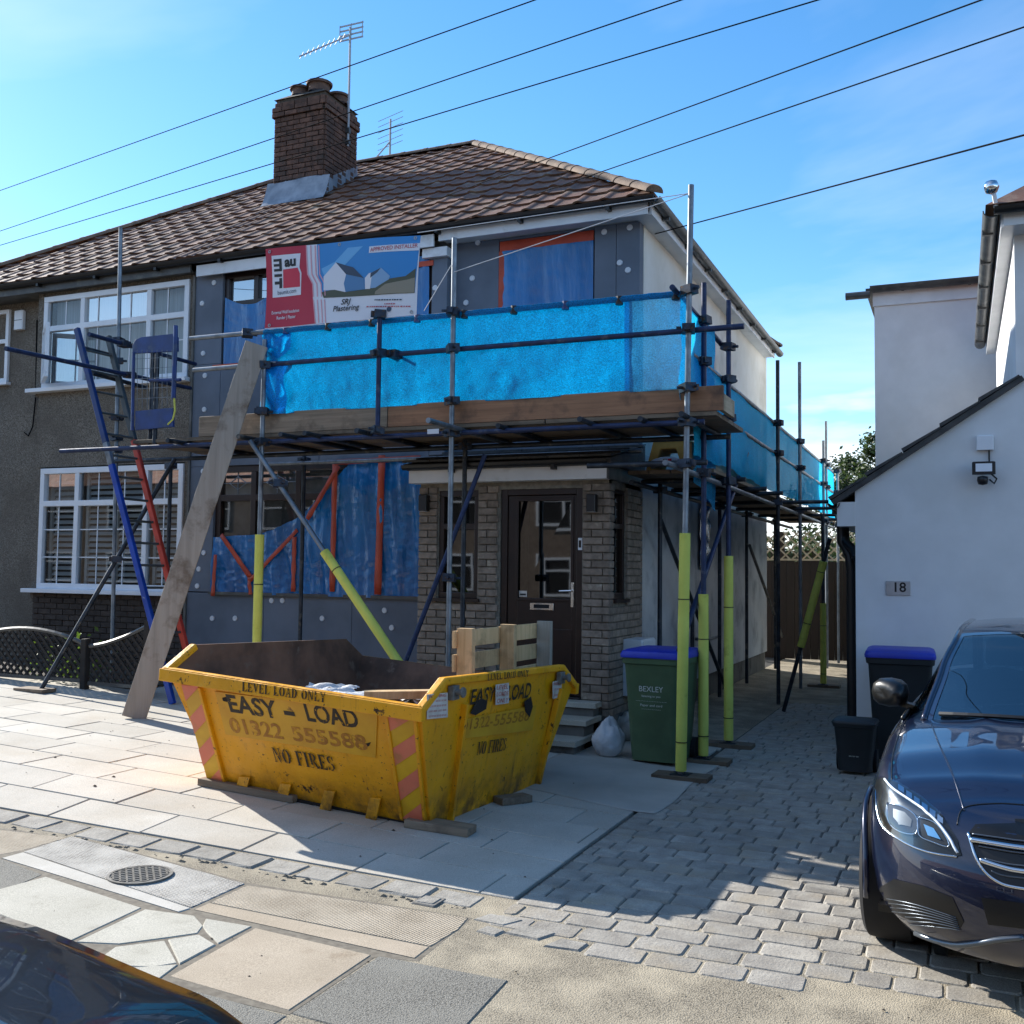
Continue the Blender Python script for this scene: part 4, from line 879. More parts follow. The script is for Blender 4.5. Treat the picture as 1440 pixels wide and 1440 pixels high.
sl.prism([a0+V((0, YW-.05, 0)), a1+V((0, YW-.05, 0)), a1+V((0, YW-.05, 0))+n*.05, a0+V((0, YW-.05, 0))+n*.05], (0, 5, 0)); side_roof = sl.build('side_roof', 'slate_grey', wh)
tm = MB().hexa([V((0, 0, .012)), V((.40, 0, .0)), V((.40, .33, .0)), V((0, .33, .012)), V((0, 0, .045)), V((.40, 0, .018)), V((.40, .33, .018)), V((0, .33, .045))]).mesh('roof_tile', 'slate_grey')
for i in range(5):
    for j in range(14):
        q = a0+d*(i*L/5)+n*.05+V((0, YW-.06+j*.335, 0)); inst('roof_tile', tm, side_roof, q, (0, -math.atan2(d.z, d.x), 0))
ub = MB().box(.502, 6, YW+.3, YW+5.4, 2.9, zg-.13).build('upper_wall', 'white_render', wh)
# rear wing
cL = onY(1230, 500, 17.0).x; zt = onY(1230, 412, 17.0).z
MB().box(cL, 4, 17.0, 22, 2.0, zt).build('rear_wing_wall', 'white_render', wh); MB().box(cL-.12, 4.1, 16.88, 22, zt, zt+.05).build('rear_wing_roof', 'slate_grey', wh); MB().box(cL-.02, 4.1, 16.965, 17.0, zt-.22, zt-.005).build('rear_wing_fascia', 'fascia_white', wh)
gutter(wh, (cL-.05, 16.86, zt+.06), (1.6, 16.86, zt+.06), .09, 'gutter_grey'); MB().tube((cL-.42, 16.88, zt-.05), (cL-.05, 16.88, zt-.05), .06, 10).build('rear_pipe', 'gutter_grey', wh)
# side eaves of the upper storey, with fascia and gutter running back
gutter(wh, (gx, YW-.35, zg), (gx, 16.4, zg), .075, 'gutter_grey')
MB().box(gx+.08, gx+.099, YW-.3, 16.4, zg-.165, zg+.05).build('fascia', 'fascia_white', wh); MB().box(gx+.10, .50, YW+.002, 16.4, zg-.16, zg-.13).build('soffit', 'fascia_white', wh)
MB().hexa([V(p) for p in ((gx-.05, YW-.42, zg+.03), (6.2, YW-.42, zg+.03), (6.2, 16.5, zg+.03), (gx-.05, 16.5, zg+.03), (gx+2.2, YW+2.4, zg+1.9), (6.2, YW+2.4, zg+1.9), (6.2, 14.4, zg+1.9), (gx+2.2, 14.4, zg+1.9))]).build('roof', 'tile', wh)
gutter(wh, (gx+.02, YW-.42, zg-.01), (6, YW-.42, zg-.01), .06, 'black_plastic'); MB().box(gx+.1, 6, YW-.34, YW-.30, zg-.16, zg+.02).build('fascia', 'fascia_white', wh)
MB().box(gx+.1, 6, YW-.30, YW, zg-.16, zg-.13).build('soffit', 'fascia_white', wh)
# downpipe
dp = MB(); dp.pipe([(XW-.13, YW+.32, 2.42), (XW-.13, YW+.32, 2.10), (XW-.12, YW+.28, 2.02), (XW-.02, YW+.12, 1.93), (XW+.0, YW+.06, 1.85)], .045, 10)
dp.pipe([(XW-.16, YW+.3, 2.35), (XW-.16, YW+.3, 2.02), (XW-.12, YW+.28, 1.96), (XW-.08, YW+.25, 1.88), (XW-.065, YW+.25, 1.75), (XW-.065, YW+.25, .05)], .048, 10); dp.build('downpipe', 'black_plastic', wh, smooth=50)
gutter(wh, (XW-.2, YW-.05, 2.40), (XW-.2, YW+6, 2.40), .06, 'black_plastic')
# plaque, floodlight
q = onY(1263, 827, YW); t = thing('number_plaque', q, 'small steel house plaque reading 18 on the white wall', 'house number'); MB().cbox(q.x-.112, q.x+.112, YW-.014, YW-.002, q.z-.068, q.z+.068, .004).build('plate', 'steel_plate', t)
text('18', 'p_black', t, (q.x+.01, YW-.014, q.z+.004), (1, 0, 0), (0, 0, 1), .095, 'numeral', bold=.02)
q = onY(1383, 660, YW); t = thing('floodlight', q, 'black security floodlight with sensor below a white junction box on the white wall', 'floodlight')
MB().cbox(q.x-.10, q.x+.10, YW-.16, YW-.10, q.z-.06, q.z+.06, .008).build('lamp_housing', 'black_plastic', t); MB().box(q.x-.07, q.x+.07, YW-.164, YW-.159, q.z-.035, q.z+.04).build('lens', 'lamp_white', t)
MB().lathe([(0, -.05), (.04, -.04), (.05, 0), (.045, .03), (0, .04)], (q.x-.01, YW-.11, q.z-.11), 12).build('sensor', 'black_plastic', t, smooth=True); MB().tube((q.x, YW-.1, q.z), (q.x, YW, q.z), .02, 8).pipe([(q.x+.06, YW-.1, q.z-.05), (q.x+.11, YW-.08, q.z-.1), (q.x+.09, YW-.04, q.z-.14), (q.x+.05, YW-.03, q.z-.10)], .008, 6).pipe([(q.x+.05, YW-.02, q.z+.06), (q.x+.05, YW-.02, q.z+.2)], .008, 6).build('bracket', 'black_plastic', t)
MB().cbox(q.x-.06, q.x+.09, YW-.05, YW-.002, q.z+.18, q.z+.32, .008).build('junction_box', 'upvc', t)
q = V((gx-.0, YW-.42, zg+.19)); t = thing('ball_camera', q, 'round silver dome camera on the corner of the white house gutter', 'camera'); MB().lathe([(0, -.07), (.05, -.05), (.07, 0), (.05, .05), (0, .07)], q, 14).build('dome', 'chrome', t, smooth=True); MB().tube(q+V((0.02, 0, -.06)), q+V((.04, .05, -.18)), .02, 8).build('stalk', 'upvc', t)
# ---------------------------------------------------------------- end of the alley
YF = 20.4; t = thing('timber_fence', (-2, YF, 0), 'dark brown timber fence closing the alley with pale trellis on top', 'fence')
x = -4.4
while x < -.55: MB().box(x, x+.142, YF+R_.uniform(0, .012), YF+.03, .06, 1.93+R_.uniform(-.01, .01)).build('board', 'fence_brown', t); x += .147
tr = MB()
for i in range(-9, 15):
    x = -3.2+i*.2; 
    for s in (1, -1):
        a = V((x, YF+.02+.012*s, 1.95)); b = V((x+s*.55, YF+.02+.012*s, 2.5))
        if -4.4 < min(a.x, b.x) and max(a.x, b.x) < -.5: tr.beam(a, b, .028, .010, (0, 1, 0))
tr.build('trellis', 'trellis_pale', t); MB().box(-4.4, -.5, YF, YF+.04, 1.94, 1.975).build('rail', 'trellis_pale', t)
MB().box(-3.25, -3.13, YF+.04, YF+.13, 0, 2.5).build('post', 'fence_brown', t); MB().box(-1.62, -1.53, YF+.04, YF+.12, 0, 2.5).build('post', 'fence_brown', t)
# ---------------------------------------------------------------- scaffold
Y8, X2, TR = 8.44, -2.13, .0242
sc = thing('scaffold', (-4, 9, 0), 'tube scaffold with plank deck wrapped round the insulated house', 'scaffold')
CPL = MB().box(-.045, .045, -.045, .045, -.028, .028).box(-.07, -.03, -.012, .03, -.02, .02).tube((.03, .0, 0), (.085, 0, 0), .011, 6).tube((-.03, .05, 0), (-.03, .085, 0), .010, 6).mesh('coupler', 'coupler')
def tube(name, a, b, mat='galv', cl=()):
    o = MB().tube(a, b, TR, 12).build(name, mat, sc, smooth=50); a, b = V(a), V(b)
    for f in cl: inst('coupler', CPL, o, a.lerp(b, f), (R_.uniform(-.1, .1), R_.uniform(-.1, .1), R_.uniform(0, 6.28)), (1.2, 1.2, 1.3))
    return o
def sleeve(par, a, b, r=.046):
    a, b = V(a), V(b); n = 10; pts = [a.lerp(b, i/n) for i in range(n+1)]
    d = (b-a).normalized(); m = MB().pipe(pts, [r*(1+.05*noise.noise((i*.9, a.x, 3))) for i in range(n+1)], 12); s = m.build('foam_sleeve', 'foam_yellow', par, smooth=60)
    t = MB()
    for f in (.12, .72):
        q = a.lerp(b, f); t.tube(q-d*.004, q+d*.004, r+.004, 12)
    t.build('cable_tie', 'tie_black', par)
def standard(x, y, z1, mat='galv', cz=(), top=None, sl=None, plate=True, z0=None):
    zb = gz(x, y)+.04 if z0 is None else z0; a = V((x, y, zb)); b = V(top) if top else V((x, y, z1)); L = b.z-a.z
    o = tube('standard', a, b, mat, [(z-zb)/L for z in cz])
    if plate: MB().box(x-.075, x+.075, y-.075, y+.075, zb-.04+.034, zb+.003).build('base_plate', 'dark_tube', o); MB().box(x-.22, x+.24, y-.11, y+.11, zb-.045, zb-.004).build('sole_board', 'board_deck', o)
    if sl: f = (sl-zb)/L; sleeve(o, a.lerp(b, .005), a.lerp(b, f))
    return o
standard(X2, Y8, 4.97, 'galv', (2.95, 3.24, 3.74, 4.07, 2.6), top=(-2.055, Y8, 4.97), sl=2.02)
standard(-4.29, Y8, 4.78, 'galv', (2.95, 3.25, 3.74, 4.08, 1.62))
standard(-6.42, Y8, 3.99, 'galv', (2.95, 3.26, 3.73), sl=2.02)
p4 = gp(157, 956); q4 = onY(170, 320, p4.y); standard(p4.x, p4.y, q4.z, 'galv', (4.45, 4.2, 3.5, 3.25, 3.1), top=q4, plate=False, z0=p4.z)
tube('standard', (-5.05, Y8-.05, 2.98), (-5.05, Y8-.05, 4.15), 'navy_tube', (.02, .65, .97))
for px, Y, zt in ((652, 9.25, 3.0), (425, 9.95, 3.0), (237, 9.95, 2.95), (700, 9.9, 4.0)):
    x = onY(px, 760, Y).x
    if zt < 3.5: standard(x, Y, zt, 'dark_tube', (2.93,), plate=False)
# rails and ledgers
tube('guard_rail', (-7.42, Y8+.05, 4.09), (-2.10, Y8+.05, 4.06), 'galv', (.14,)); tube('guard_rail', (-7.36, Y8+.05, 3.75), (-6.3, Y8+.05, 3.75), 'galv')
tube('guard_rail', (-6.5, Y8+.05, 3.745), (-1.62, Y8+.05, 3.735), 'navy_tube', (.32,))
led = tube('ledger', (-9.2, Y8+.05, 2.96), (-1.95, Y8+.05, 2.955), 'navy_tube'); tube('ledger', (-9.3, 9.32, 2.93), (-1.9, 9.32, 2.93), 'dark_tube'); tube('ledger', (-7.5, 9.9, 2.9), (-2.9, 9.9, 2.9), 'galv')

q = onY(606, 617, Y8-.02); tg = MB().box(q.x-.06, q.x+.06, Y8+.018, Y8+.026, 2.955, 3.0).build('tube_tag', 'washer', sc)
for px, py, y0 in ((602, 592, 7.85), (501, 611, 8.22), (428, 610, 8.22), (394, 611, 8.22), (335, 611, 8.22), (815, 592, 8.2), (958, 590, 8.2), (235, 625, 8.25), (700, 604, 8.35), (900, 598, 8.35)):
    q = onY(px, py, y0); tube('transom', (q.x, y0, 2.985), (q.x, 9.75, 2.985), 'dark_tube' if px != 602 else 'galv')
# deck
for j in range(5):
    y = 8.53+j*.232; xs = (-8.2, -6.7, -3.4, -1.85) if j % 2 == 0 else (-8.15, -5.3, -2.6, -1.85)
    for a, b in zip(xs, xs[1:]): MB().cbox(a+.006, b-.006, y, y+.224, 3.012, 3.05, .004).build('deck_board', 'board_deck', sc)
MB().cbox(-7.30, -5.03, Y8+.085, Y8+.123, 3.052, 3.262, .005).build('toe_board', 'board_grey', sc); MB().cbox(-5.02, -1.80, Y8+.085, Y8+.123, 3.052, 3.262, .005).build('toe_board', 'board_warm', sc)
MB().cbox(-1.84, -1.80, Y8+.126, 9.0, 3.052, 3.20, .005).build('toe_board', 'board_side', sc)
# side run
standard(X2, 9.25, 4.35, 'navy_tube', (4.0, 3.62, 3.23, 2.6), sl=1.50); standard(X2+.03, 10.2, 4.42, 'navy_tube', (3.62, 3.23, 2.6, 3.95), sl=1.86)
for px, Y, zt, mt in ((1094, 13.4, 4.43, 'dark_tube'), (1125, 15.4, 4.79, 'galv'), (1158, 18.2, 3.97, 'galv'), (1162, 18.9, 4.4, 'galv'), (1178, 20.1, 3.6, 'galv')):
    standard(onY(px, 700, Y).x, Y, zt, mt, (3.62, 3.23, 2.6), plate=False)
tube('guard_rail', (X2-.05, 9.0, 3.64), (X2-.05, 20.2, 3.60), 'galv'); tube('guard_rail', (X2-.05, 8.9, 3.25), (X2-.05, 20.2, 3.22), 'galv')
tube('guard_rail', (X2-.05, 8.3, 4.07), (X2-.05, 10.4, 3.98), 'navy_tube'); tube('ledger', (X2-.05, 8.1, 2.58), (X2-.05, 20.3, 2.56), 'galv'); tube('ledger', (-2.92, 9.6, 2.56), (-2.92, 20, 2.55), 'dark_tube')
for px, py, Y in ((1078, 683, 11.5), (1101, 690, 12.2), (1165, 703, 13.8), (1172, 712, 15.2), (1176, 722, 17.), (1180, 728, 18.4), (925, 668, 8.6), (1020, 676, 10.3)):
    q = onY(px, py, Y); tube('transom', (-3.02, Y, 2.625), (max(q.x, -1.95), Y, 2.625), 'dark_tube')
for j in range(4):
    x = -3.0+j*.215
    for a, b in ((9.75, 13.5), (13.5, 17.2), (17.2, 20.2)): MB().cbox(x, x+.208, a+.005, b-.005, 2.652, 2.69, .004).build('deck_board', 'board_deck', sc)
MB().cbox(-2.30, -2.262, 9.35, 13.2, 2.69, 2.90, .005).build('toe_board', 'board_side', sc)
for px, Y in ((928, None), (1012, None), (1050, None), (1090, None)):
    p = onX(px, 800, -2.9); standard(-2.9, p.y, 2.65, 'dark_tube', (2.56,), plate=False)
# braces
def brace(a, b, mat='dark_tube', sl=None, cl=()):
    o = tube('brace', a, b, mat, cl)
    if sl: sleeve(o, V(a).lerp(V(b), sl[0]), V(a).lerp(V(b), sl[1]))
b0, b1 = onY(352, 620, Y8-.06), onY(548, 913, Y8-.06); brace(b0, b0+(b1-b0)*1.28, 'galv', (.43, .99), (.17,))
b0, b1 = onY(682, 640, 8.95), onY(575, 918, 8.6); brace(b0, b0+(b1-b0)*1.33, 'navy_tube')
brace(onY(246, 645, 9.3), gp(58, 969, .03), 'dark_tube', None, (.45,)); q = gp(48, 972); MB().box(q.x-.2, q.x+.22, q.y-.1, q.y+.1, q.z, q.z+.035).build('sole_board', 'board_grey', sc)
brace(onX(929, 731, -2.9), onX(1045, 1030, -2.75), 'dark_tube'); brace(onX(1050, 637, -2.2), onX(955, 915, -2.2), 'navy_tube'); brace(onX(1054, 767, -2.95), onX(1100, 895, -2.9), 'dark_tube')
a, b = onY(1167, 757, 12.6), gp(1102, 1000, .03); brace(a, b, 'dark_tube', (.13, .62))
p = gp(1158, 966); standard(p.x, p.y, 2.6, 'dark_tube', (), sl=1.25)
# end frame tubes by the ladder
tube('guard_rail', onX(8, 490, -8.8), onX(268, 546, -8.8), 'navy_tube', (.62,)); tube('guard_rail', onX(125, 470, -8.8), onX(275, 512, -8.8), 'navy_tube', (.3,)); tube('guard_rail', onX(120, 490, -9.1), onX(155, 499, -9.1), 'dark_tube'); tube('guard_rail', onX(130, 525, -9.0), onX(205, 545, -9.0), 'dark_tube')
tube('standard', (-7.9, Y8+.1, 3.0), (-7.9, Y8+.1, 4.02), 'dark_tube'); tube('standard', (-8.02, Y8+.16, 3.0), (-8.02, Y8+.16, 4.02), 'dark_tube')
# ladder gate
G = lambda x, y: onY(x, y, 8.5)
lg = thing('ladder_gate', G(218, 600), 'blue steel ladder gate with a mesh infill at the end of the deck', 'gate')
def pnl(name, pts, th=.03, mat='blue_metal'): return MB().prism([G(*p) for p in pts], (0, th, 0)).build(name, mat, lg, bevel=.004)
pnl('top_plate', [(186, 497), (186, 485), (190, 478), (198, 474), (244, 469), (249, 474), (249, 494)]); pnl('bottom_plate', [(190, 578), (243, 573), (243, 600), (190, 605)])
MB().tube(G(188, 495), G(186, 605), .018, 8).tube(G(247, 470), G(244, 560), .024, 8).tube(G(247, 458), G(247, 480), .024, 8).tube(G(210, 535), G(254, 534), .018, 8).build('frame', 'blue_metal', lg)
m = MB()
for x in range(193, 244, 7): m.tube(G(x, 492), G(x, 575), .003, 4)
for y in range(505, 575, 14): m.tube(G(189, y), G(243, y-3), .003, 4)
m.build('mesh', 'galv', lg)
MB().pipe([G(245, 560), G(246, 578), G(243, 590), G(236, 597)], .010, 6).build('strap', 'foam_yellow', lg)
# ladder
fa, ta = gp(243, 990), onY(108, 462, 8.65); fb = gp(276, 975); fb = V((fa.x+.02, 9.03, gz(fa.x, 9.03))); tb = onY(152, 473, 9.03)
ld = thing('ladder', fa, 'long ladder with one blue stile and one red stile leaning to the deck', 'ladder')
def stile(a, b, cuts):
    for f0, f1, mt in cuts: MB().beam(a.lerp(b, f0), a.lerp(b, f1), .066, .05, (0, 1, 0)).build('stile', mt, ld, bevel=.006)
stile(fa, ta, ((0, .62, 'ladder_blue'), (.62, .68, 'galv'), (.68, 1, 'blue_metal'))); stile(fb, tb, ((0, .70, 'ladder_red'), (.70, 1, 'ladder_grey')))
for i in range(1, 17): MB().tube(fa.lerp(ta, i/17), fb.lerp(tb, i/17), .014, 8).build('rung', 'ladder_grey', ld)
# leaning board
a = gp(188, 1010); b = onY(361, 484, 8.37); n = (CAM-(a+b)/2).normalized(); n = V((n.x-.12, n.y, n.z)).normalized()
w = MB().beam(a, b, .225, .038, n); pk = w.build('scaffold_plank', 'plank', bevel=.004); tag(pk, 'long weathered grey plank leaning from the patio up to the guard rail', 'plank')
# ---------------------------------------------------------------- debris netting
NX0, NX1 = -6.46, -2.10
def netf(x0, x1, zt0, zt1, y, amp=1.):
    def f(u, v):
        x = x0+(x1-x0)*u; zt = zt0+(zt1-zt0)*u; zb_ = 3.245+.012*noise.noise((x*2, 0, 0)); z = zb_+(zt-zb_)*v
        e = math.exp(-(x+6.46)/.35); bay = math.sin((x+6.42)/2.15*math.pi*2)
        d = (.018*noise.noise((x*1.5, z*2.5, 1))+.010*noise.noise((x*6, z*5, 4))+.006*noise.noise((x*14+z*9, z*12, 2)))*amp*(1-.55*v)+.05*e*math.sin(z*13+x*5)+.02*(1-v)*math.sin(x*4.2+1)*(1-v)
        return V((x+.025*e*math.sin(z*9), y+d, z))
    return f
dn = thing('debris_netting', (-4.3, Y8, 3.2), 'bright blue mesh debris netting stretched along the front guard rails', 'netting')
MB().grid(netf(NX0, -2.62, 4.085, 4.065, Y8+.085), 220, 46).build('net', 'netting', dn, smooth=True)
MB().grid(netf(-2.66, NX1, 4.06, 4.04, Y8+.075), 30, 46).build('net_overlap', 'netting_thin', dn, smooth=True)
MB().grid(lambda u, v: V((NX0+(NX1-NX0)*u, Y8+.05+.032*math.cos(v*4.2), 4.075-.02*u+.032*math.sin(v*4.2)+.004*noise.noise((u*60, v, 0)))), 160, 8).build('net_fold', 'netting', dn, smooth=True)
def curl(u, v): b = math.sin(math.pi*u)*math.sin(math.pi*v); return V((-6.47+.02*v+.26*u+.03*math.sin(v*7), Y8+.07-.07*b+.015*math.sin(u*9+v*5), 3.27+.50*v+.02*math.sin(u*6)))
MB().grid(curl, 16, 24).build('net_curl', 'netting', dn, smooth=True); MB().grid(lambda u, v: V((-6.50+.36*u, Y8+.06-.05*math.sin(math.pi*u)*math.sin(3*v)+.01*math.sin(u*17), 4.06-.22*v+.04*math.sin(u*8))), 16, 12).build('net_curl', 'netting', dn, smooth=True)
for k in range(9): x = -6.2+k*.5; MB().tube((x, Y8+.05, 4.078-.004*k-.036), (x+.004, Y8+.05, 4.078-.004*k+.036), .034, 10).build('net_tie', 'tie_black' if k % 3 else 'blue_metal', dn)
dn2 = thing('debris_netting', (X2, 14, 2.7), 'blue debris netting along the side of the house above the alley', 'netting')
def nsf(u, v):
    y = 9.0+11.2*u; zt = 3.66-.03*u; zb_ = 2.74+.06*noise.noise((y*1.1, 0, 2)); z = zb_+(zt-zb_)*v
    return V((X2-.04+.05*noise.noise((y*1.3, z*2, 3))*(1-v*.6)+.03*noise.noise((y*4, z*3, 8))*(1-v), y, z))
MB().grid(nsf, 160, 24).build('net', 'netting_side', dn2, smooth=True)
MB().grid(lambda u, v: V((X2-.03-.05*v*0+.03*noise.noise((u*4, v*3, 2)), 8.5+1.35*u, 3.15+.1*u+(.88-.1*u)*v)), 24, 24).build('net', 'netting_side', dn2, smooth=True)
MB().grid(lambda u, v: V((X2-.10+.04*noise.noise((u*5, v*4, 9)), 9.3+.9*u, 2.55+.75*v-.25*u*(1-v))), 16, 16).build('net_tail', 'netting_thin', dn2, smooth=True)
# ---------------------------------------------------------------- banner
YN = Y8-.045
bn = thing('banner', onY(480, 455, YN), 'printed red and blue company banner tied above the netting', 'banner')
BT, BR, BB, BL = onY(373, 350, YN), onY(592, 331, YN), onY(586, 443, YN), onY(371, 462, YN)
def bsurf(s, t, off=0):   # s right 0-1, t up 0-1
    p = (BL.lerp(BB, s)).lerp(BT.lerp(BR, s), t); p.y += .018*math.sin(s*5+1)+.010*math.sin(s*11+t*3)+.012*math.sin(t*4+s*2)-off; return p
MB().grid(lambda u, v: bsurf(u, v), 40, 20).build('sheet', 'p_white', bn, smooth=True)
def pr2(name, pts, mat, off=.002, parent=bn):
    # polygon in banner space, densified so that it follows the sheet
    bm = bmesh.new(); vs = []; n = len(pts)
    f = bm.faces.new([bm.verts.new((p[0], p[1], 0)) for p in pts])
    for k in range(1, 24): bmesh.ops.bisect_plane(bm, geom=bm.verts[:]+bm.edges[:]+bm.faces[:], plane_co=(k/24, 0, 0), plane_no=(1, 0, 0))
    for k in range(1, 8): bmesh.ops.bisect_plane(bm, geom=bm.verts[:]+bm.edges[:]+bm.faces[:], plane_co=(0, k/8, 0), plane_no=(0, 1, 0))
    for v in bm.verts: v.co = bsurf(v.co.x, v.co.y, off)
    me = bpy.data.meshes.new(name); bm.to_mesh(me); bm.free(); me.materials.append(M(mat)); return link(bpy.data.objects.new(name, me), parent)
z7 = lambda L: [((a-10)/1370*1.0, 0) for a, b in L]
def bp(x, y):   # crop pixel of the banner (1440x814 view) -> banner coordinates
    px, py = 370+x*.1597, 330+y*.1597; q = onY(px, py, YN); s = (q.x-BL.x)/(BR.x-BL.x); zb_ = BL.z+(BB.z-BL.z)*s; zt_ = BT.z+(BR.z-BT.z)*s
    return min(max(s, 0), 1), min(max((q.z-zb_)/(zt_-zb_), 0), 1)
B = lambda *L: [bp(*p) for p in L]
pr2('print_red', B((12, 105), (390, 85), (400, 340), (440, 440), (440, 560), (470, 780), (5, 820)), 'p_red')
pr2('print_sky', B((480, 75), (1405, 5), (1360, 515), (540, 555), (520, 470), (490, 360)), 'p_sky')
pr2('print_cloud', B((520, 300), (640, 240), (760, 120), (900, 110), (700, 300), (560, 400)), 'p_sky2', .003)
for dx in (0, 38, 76, 108):
    pr2('print_stripe', B((383+dx, 95), (392+dx, 95), (402+dx, 345), (445+dx, 430), (449+dx, 545), (441+dx, 545), (437+dx, 435), (393+dx, 350)), 'p_pink', .004)
    pr2('print_stripe', B((441+dx*.95, 570), (449+dx*.95, 570), (468+dx*.9, 775), (460+dx*.9, 775)), 'p_pink', .004)
pr2('print_logo_box', B((76, 185), (338, 165), (325, 285), (342, 335), (330, 525), (68, 548)), 'p_white', .004); pr2('print_logo_red', B((176, 305), (310, 290), (328, 340), (325, 455), (168, 465)), 'p_logo', .006)
RB = (BB-BL).normalized(); UB = (BT-BL).normalized()
def btext(s, x, y, h, mat, wid=None, rot=False, **k):
    a, b = bp(x, y); q = bsurf(a, b, 0)
    def conv(p): p = p.copy(); ss = (p.x-BL.x)/(BR.x-BL.x); zb_ = BL.z+(BB.z-BL.z)*ss; zt_ = BT.z+(BR.z-BT.z)*ss; return bsurf(ss, (p.z-zb_)/(zt_-zb_), .007)
    rt, up_ = (RB, UB) if not rot else (V((UB.x, 0, UB.z)), -RB)
    return text(s, mat, bn, q, rt, up_, h, 'print_text', wid=wid, conv=conv, **k)
btext('BAU', 250, 245, .085, 'p_black', wid=.185, bold=.035) if False else None
btext('au', 250, 238, .10, 'p_black', wid=.14, bold=.045); 
for (x0, x1, y) in ((92, 165, 215), (92, 165, 258), (92, 165, 300)): pr2('print_logo_m', B((x0, y), (x1, y-4), (x1, y+18), (x0, y+22)), 'p_black', .006)
pr2('print_logo_m', B((143, 212), (167, 210), (165, 318), (141, 320)), 'p_black', .0065); pr2('print_logo_i', B((92, 345), (162, 341), (162, 365), (92, 369)), 'p_black', .006)
pr2('print_logo_t', B((92, 408), (160, 404), (160, 430), (92, 434)), 'p_black', .006); pr2('print_logo_t', B((136, 378), (162, 376), (158, 464), (132, 466)), 'p_black', .0065)
btext('baumit.com', 205, 497, .045, 'p_roof', wid=.235); btext('External Wall Insulation', 190, 673, .034, 'p_white', wid=.34, bold=.01); btext('Render | Plaster', 195, 722, .034, 'p_white', wid=.235, bold=.01)
pr2('print_land', B((520, 505), (640, 480), (760, 500), (930, 480), (1100, 400), (1280, 370), (1365, 300), (1360, 515), (540, 555)), 'p_land', .004); pr2('print_land', B((1010, 500), (1100, 440), (1300, 400), (1362, 380), (1358, 512), (1000, 528)), 'p_land2', .005)
pr2('print_house', B((540, 370), (650, 245), (742, 350), (720, 430), (735, 505), (640, 485), (540, 490)), 'p_white', .005); pr2('print_house', B((742, 350), (905, 385), (915, 480), (780, 495), (735, 505), (722, 430)), 'p_bldg2', .005); pr2('print_roof', B((650, 245), (810, 292), (905, 385), (742, 350)), 'p_roof', .006)
pr2('print_house', B((960, 370), (1065, 300), (1145, 370), (1135, 400), (1010, 470), (950, 475)), 'p_bldg', .0055); pr2('print_roof', B((970, 345), (1065, 300), (1030, 340), (965, 385)), 'p_roof', .0065)
pr2('print_house', B((915, 385), (955, 345), (985, 340), (960, 480), (915, 480)), 'p_white', .006)
pr2('print_label', B((958, 115), (1390, 75), (1385, 140), (955, 172)), 'p_white', .004); btext('APPROVED INSTALLER', 1172, 122, .040, 'p_txtred', wid=.50, bold=.012)
btext('SRJ', 745, 590, .055, 'p_black', wid=.115, shear=.3, bold=.012); btext('Plastering', 750, 645, .055, 'p_black', wid=.30, shear=.2, bold=.012)
for x0, x1, y, mt in ((1000, 1230, 570, 'p_roof'), (1090, 1180, 605, 'p_txtred'), (925, 1310, 628, 'p_txtred')):
    x = x0
    while x < x1: w_ = R_.uniform(8, 22); pr2('print_smalltext', B((x, y), (x+w_, y-1), (x+w_, y+9), (x, y+10)), mt, .005); x += w_+R_.uniform(4, 9)
a, b = bp(1132, 655); c0 = bsurf(a, b, .005); MB().add([c0]+[c0+V((.026*math.cos(t*.4488), 0, .026*math.sin(t*.4488))) for t in range(14)], [(0, i+1, (i+1) % 14+1) for i in range(14)]).build('print_icon', 'p_roof', bn)
m = MB()
for s, t_ in ((.03, .96), (.97, .97), (.03, .04), (.97, .04), (.5, .97)): m.lathe([(.008, 0), (.017, -.004), (.017, .0)], bsurf(s, t_, .004), 12, 'Y')
m.build('eyelets', 'alu', bn)
# ---------------------------------------------------------------- strings and overhead lines
def cable(name, pts, r, mat, label, group=None, sag=0.):
    a, b = pts[0], pts[-1]; n = 16; P0 = [a.lerp(b, i/n)-V((0, 0, sag*4*(i/n)*(1-i/n))) for i in range(n+1)]
    o = MB().pipe(P0, r, 6).build(name, mat); tag(o, label, 'cable', group)
tp = V((-2.06, Y8, 4.9)); cable('string', [tp, V((-4.66, YN, 4.86))], .004, 'wire_pale', 'pale string from the corner scaffold pole to the banner corner'); cable('string', [tp, V((-4.29, Y8-.02, 4.45))], .004, 'wire_pale', 'pale string from the corner scaffold pole down to the middle pole')
cable('string', [V((-4.31, Y8-.02, 4.52)), V((-4.60, Y8, 4.12))], .004, 'wire_pale', 'short string tying the middle scaffold pole down to the guard rail')
def ext(a, b, Y0, Y1, e0=.5, e1=1.6): p, q = onY(*a, Y0), onY(*b, Y1); return [p+(p-q)*e0, q+(q-p)*e1]
for a, b, l in (((0, 268), (752, 0), 'topmost overhead line, passing above the chimney pots'), ((0, 325), (958, 0), 'overhead line crossing in front of the brick of the chimney stack'), ((0, 345), (1150, 0), 'overhead line crossing the foot of the chimney above the lead apron')):
    cable('overhead_line', ext(a, b, 9.5, 6.), .0045, 'wire', 'thin '+l, 'overhead lines')
for a, b, l in (((560, 300), (1380, 0), 'overhead line dropping from the street to the tiled roof'), ((640, 312), (1440, 38), 'overhead line running from the street to the front gutter')):
    p = onY(*a, YE-.1); q = onY(*b, 5.5); cable('overhead_line', [p, q+(q-p)*1.8], .0045, 'wire', 'thin '+l, 'overhead lines')
p = onX(921, 329, XS+.03); q = onY(1440, 190, 6.5); cable('overhead_line', [p, q+(q-p)*1.8], .006, 'wire', 'black service cable reaching the top corner of the white side wall', 'overhead lines')
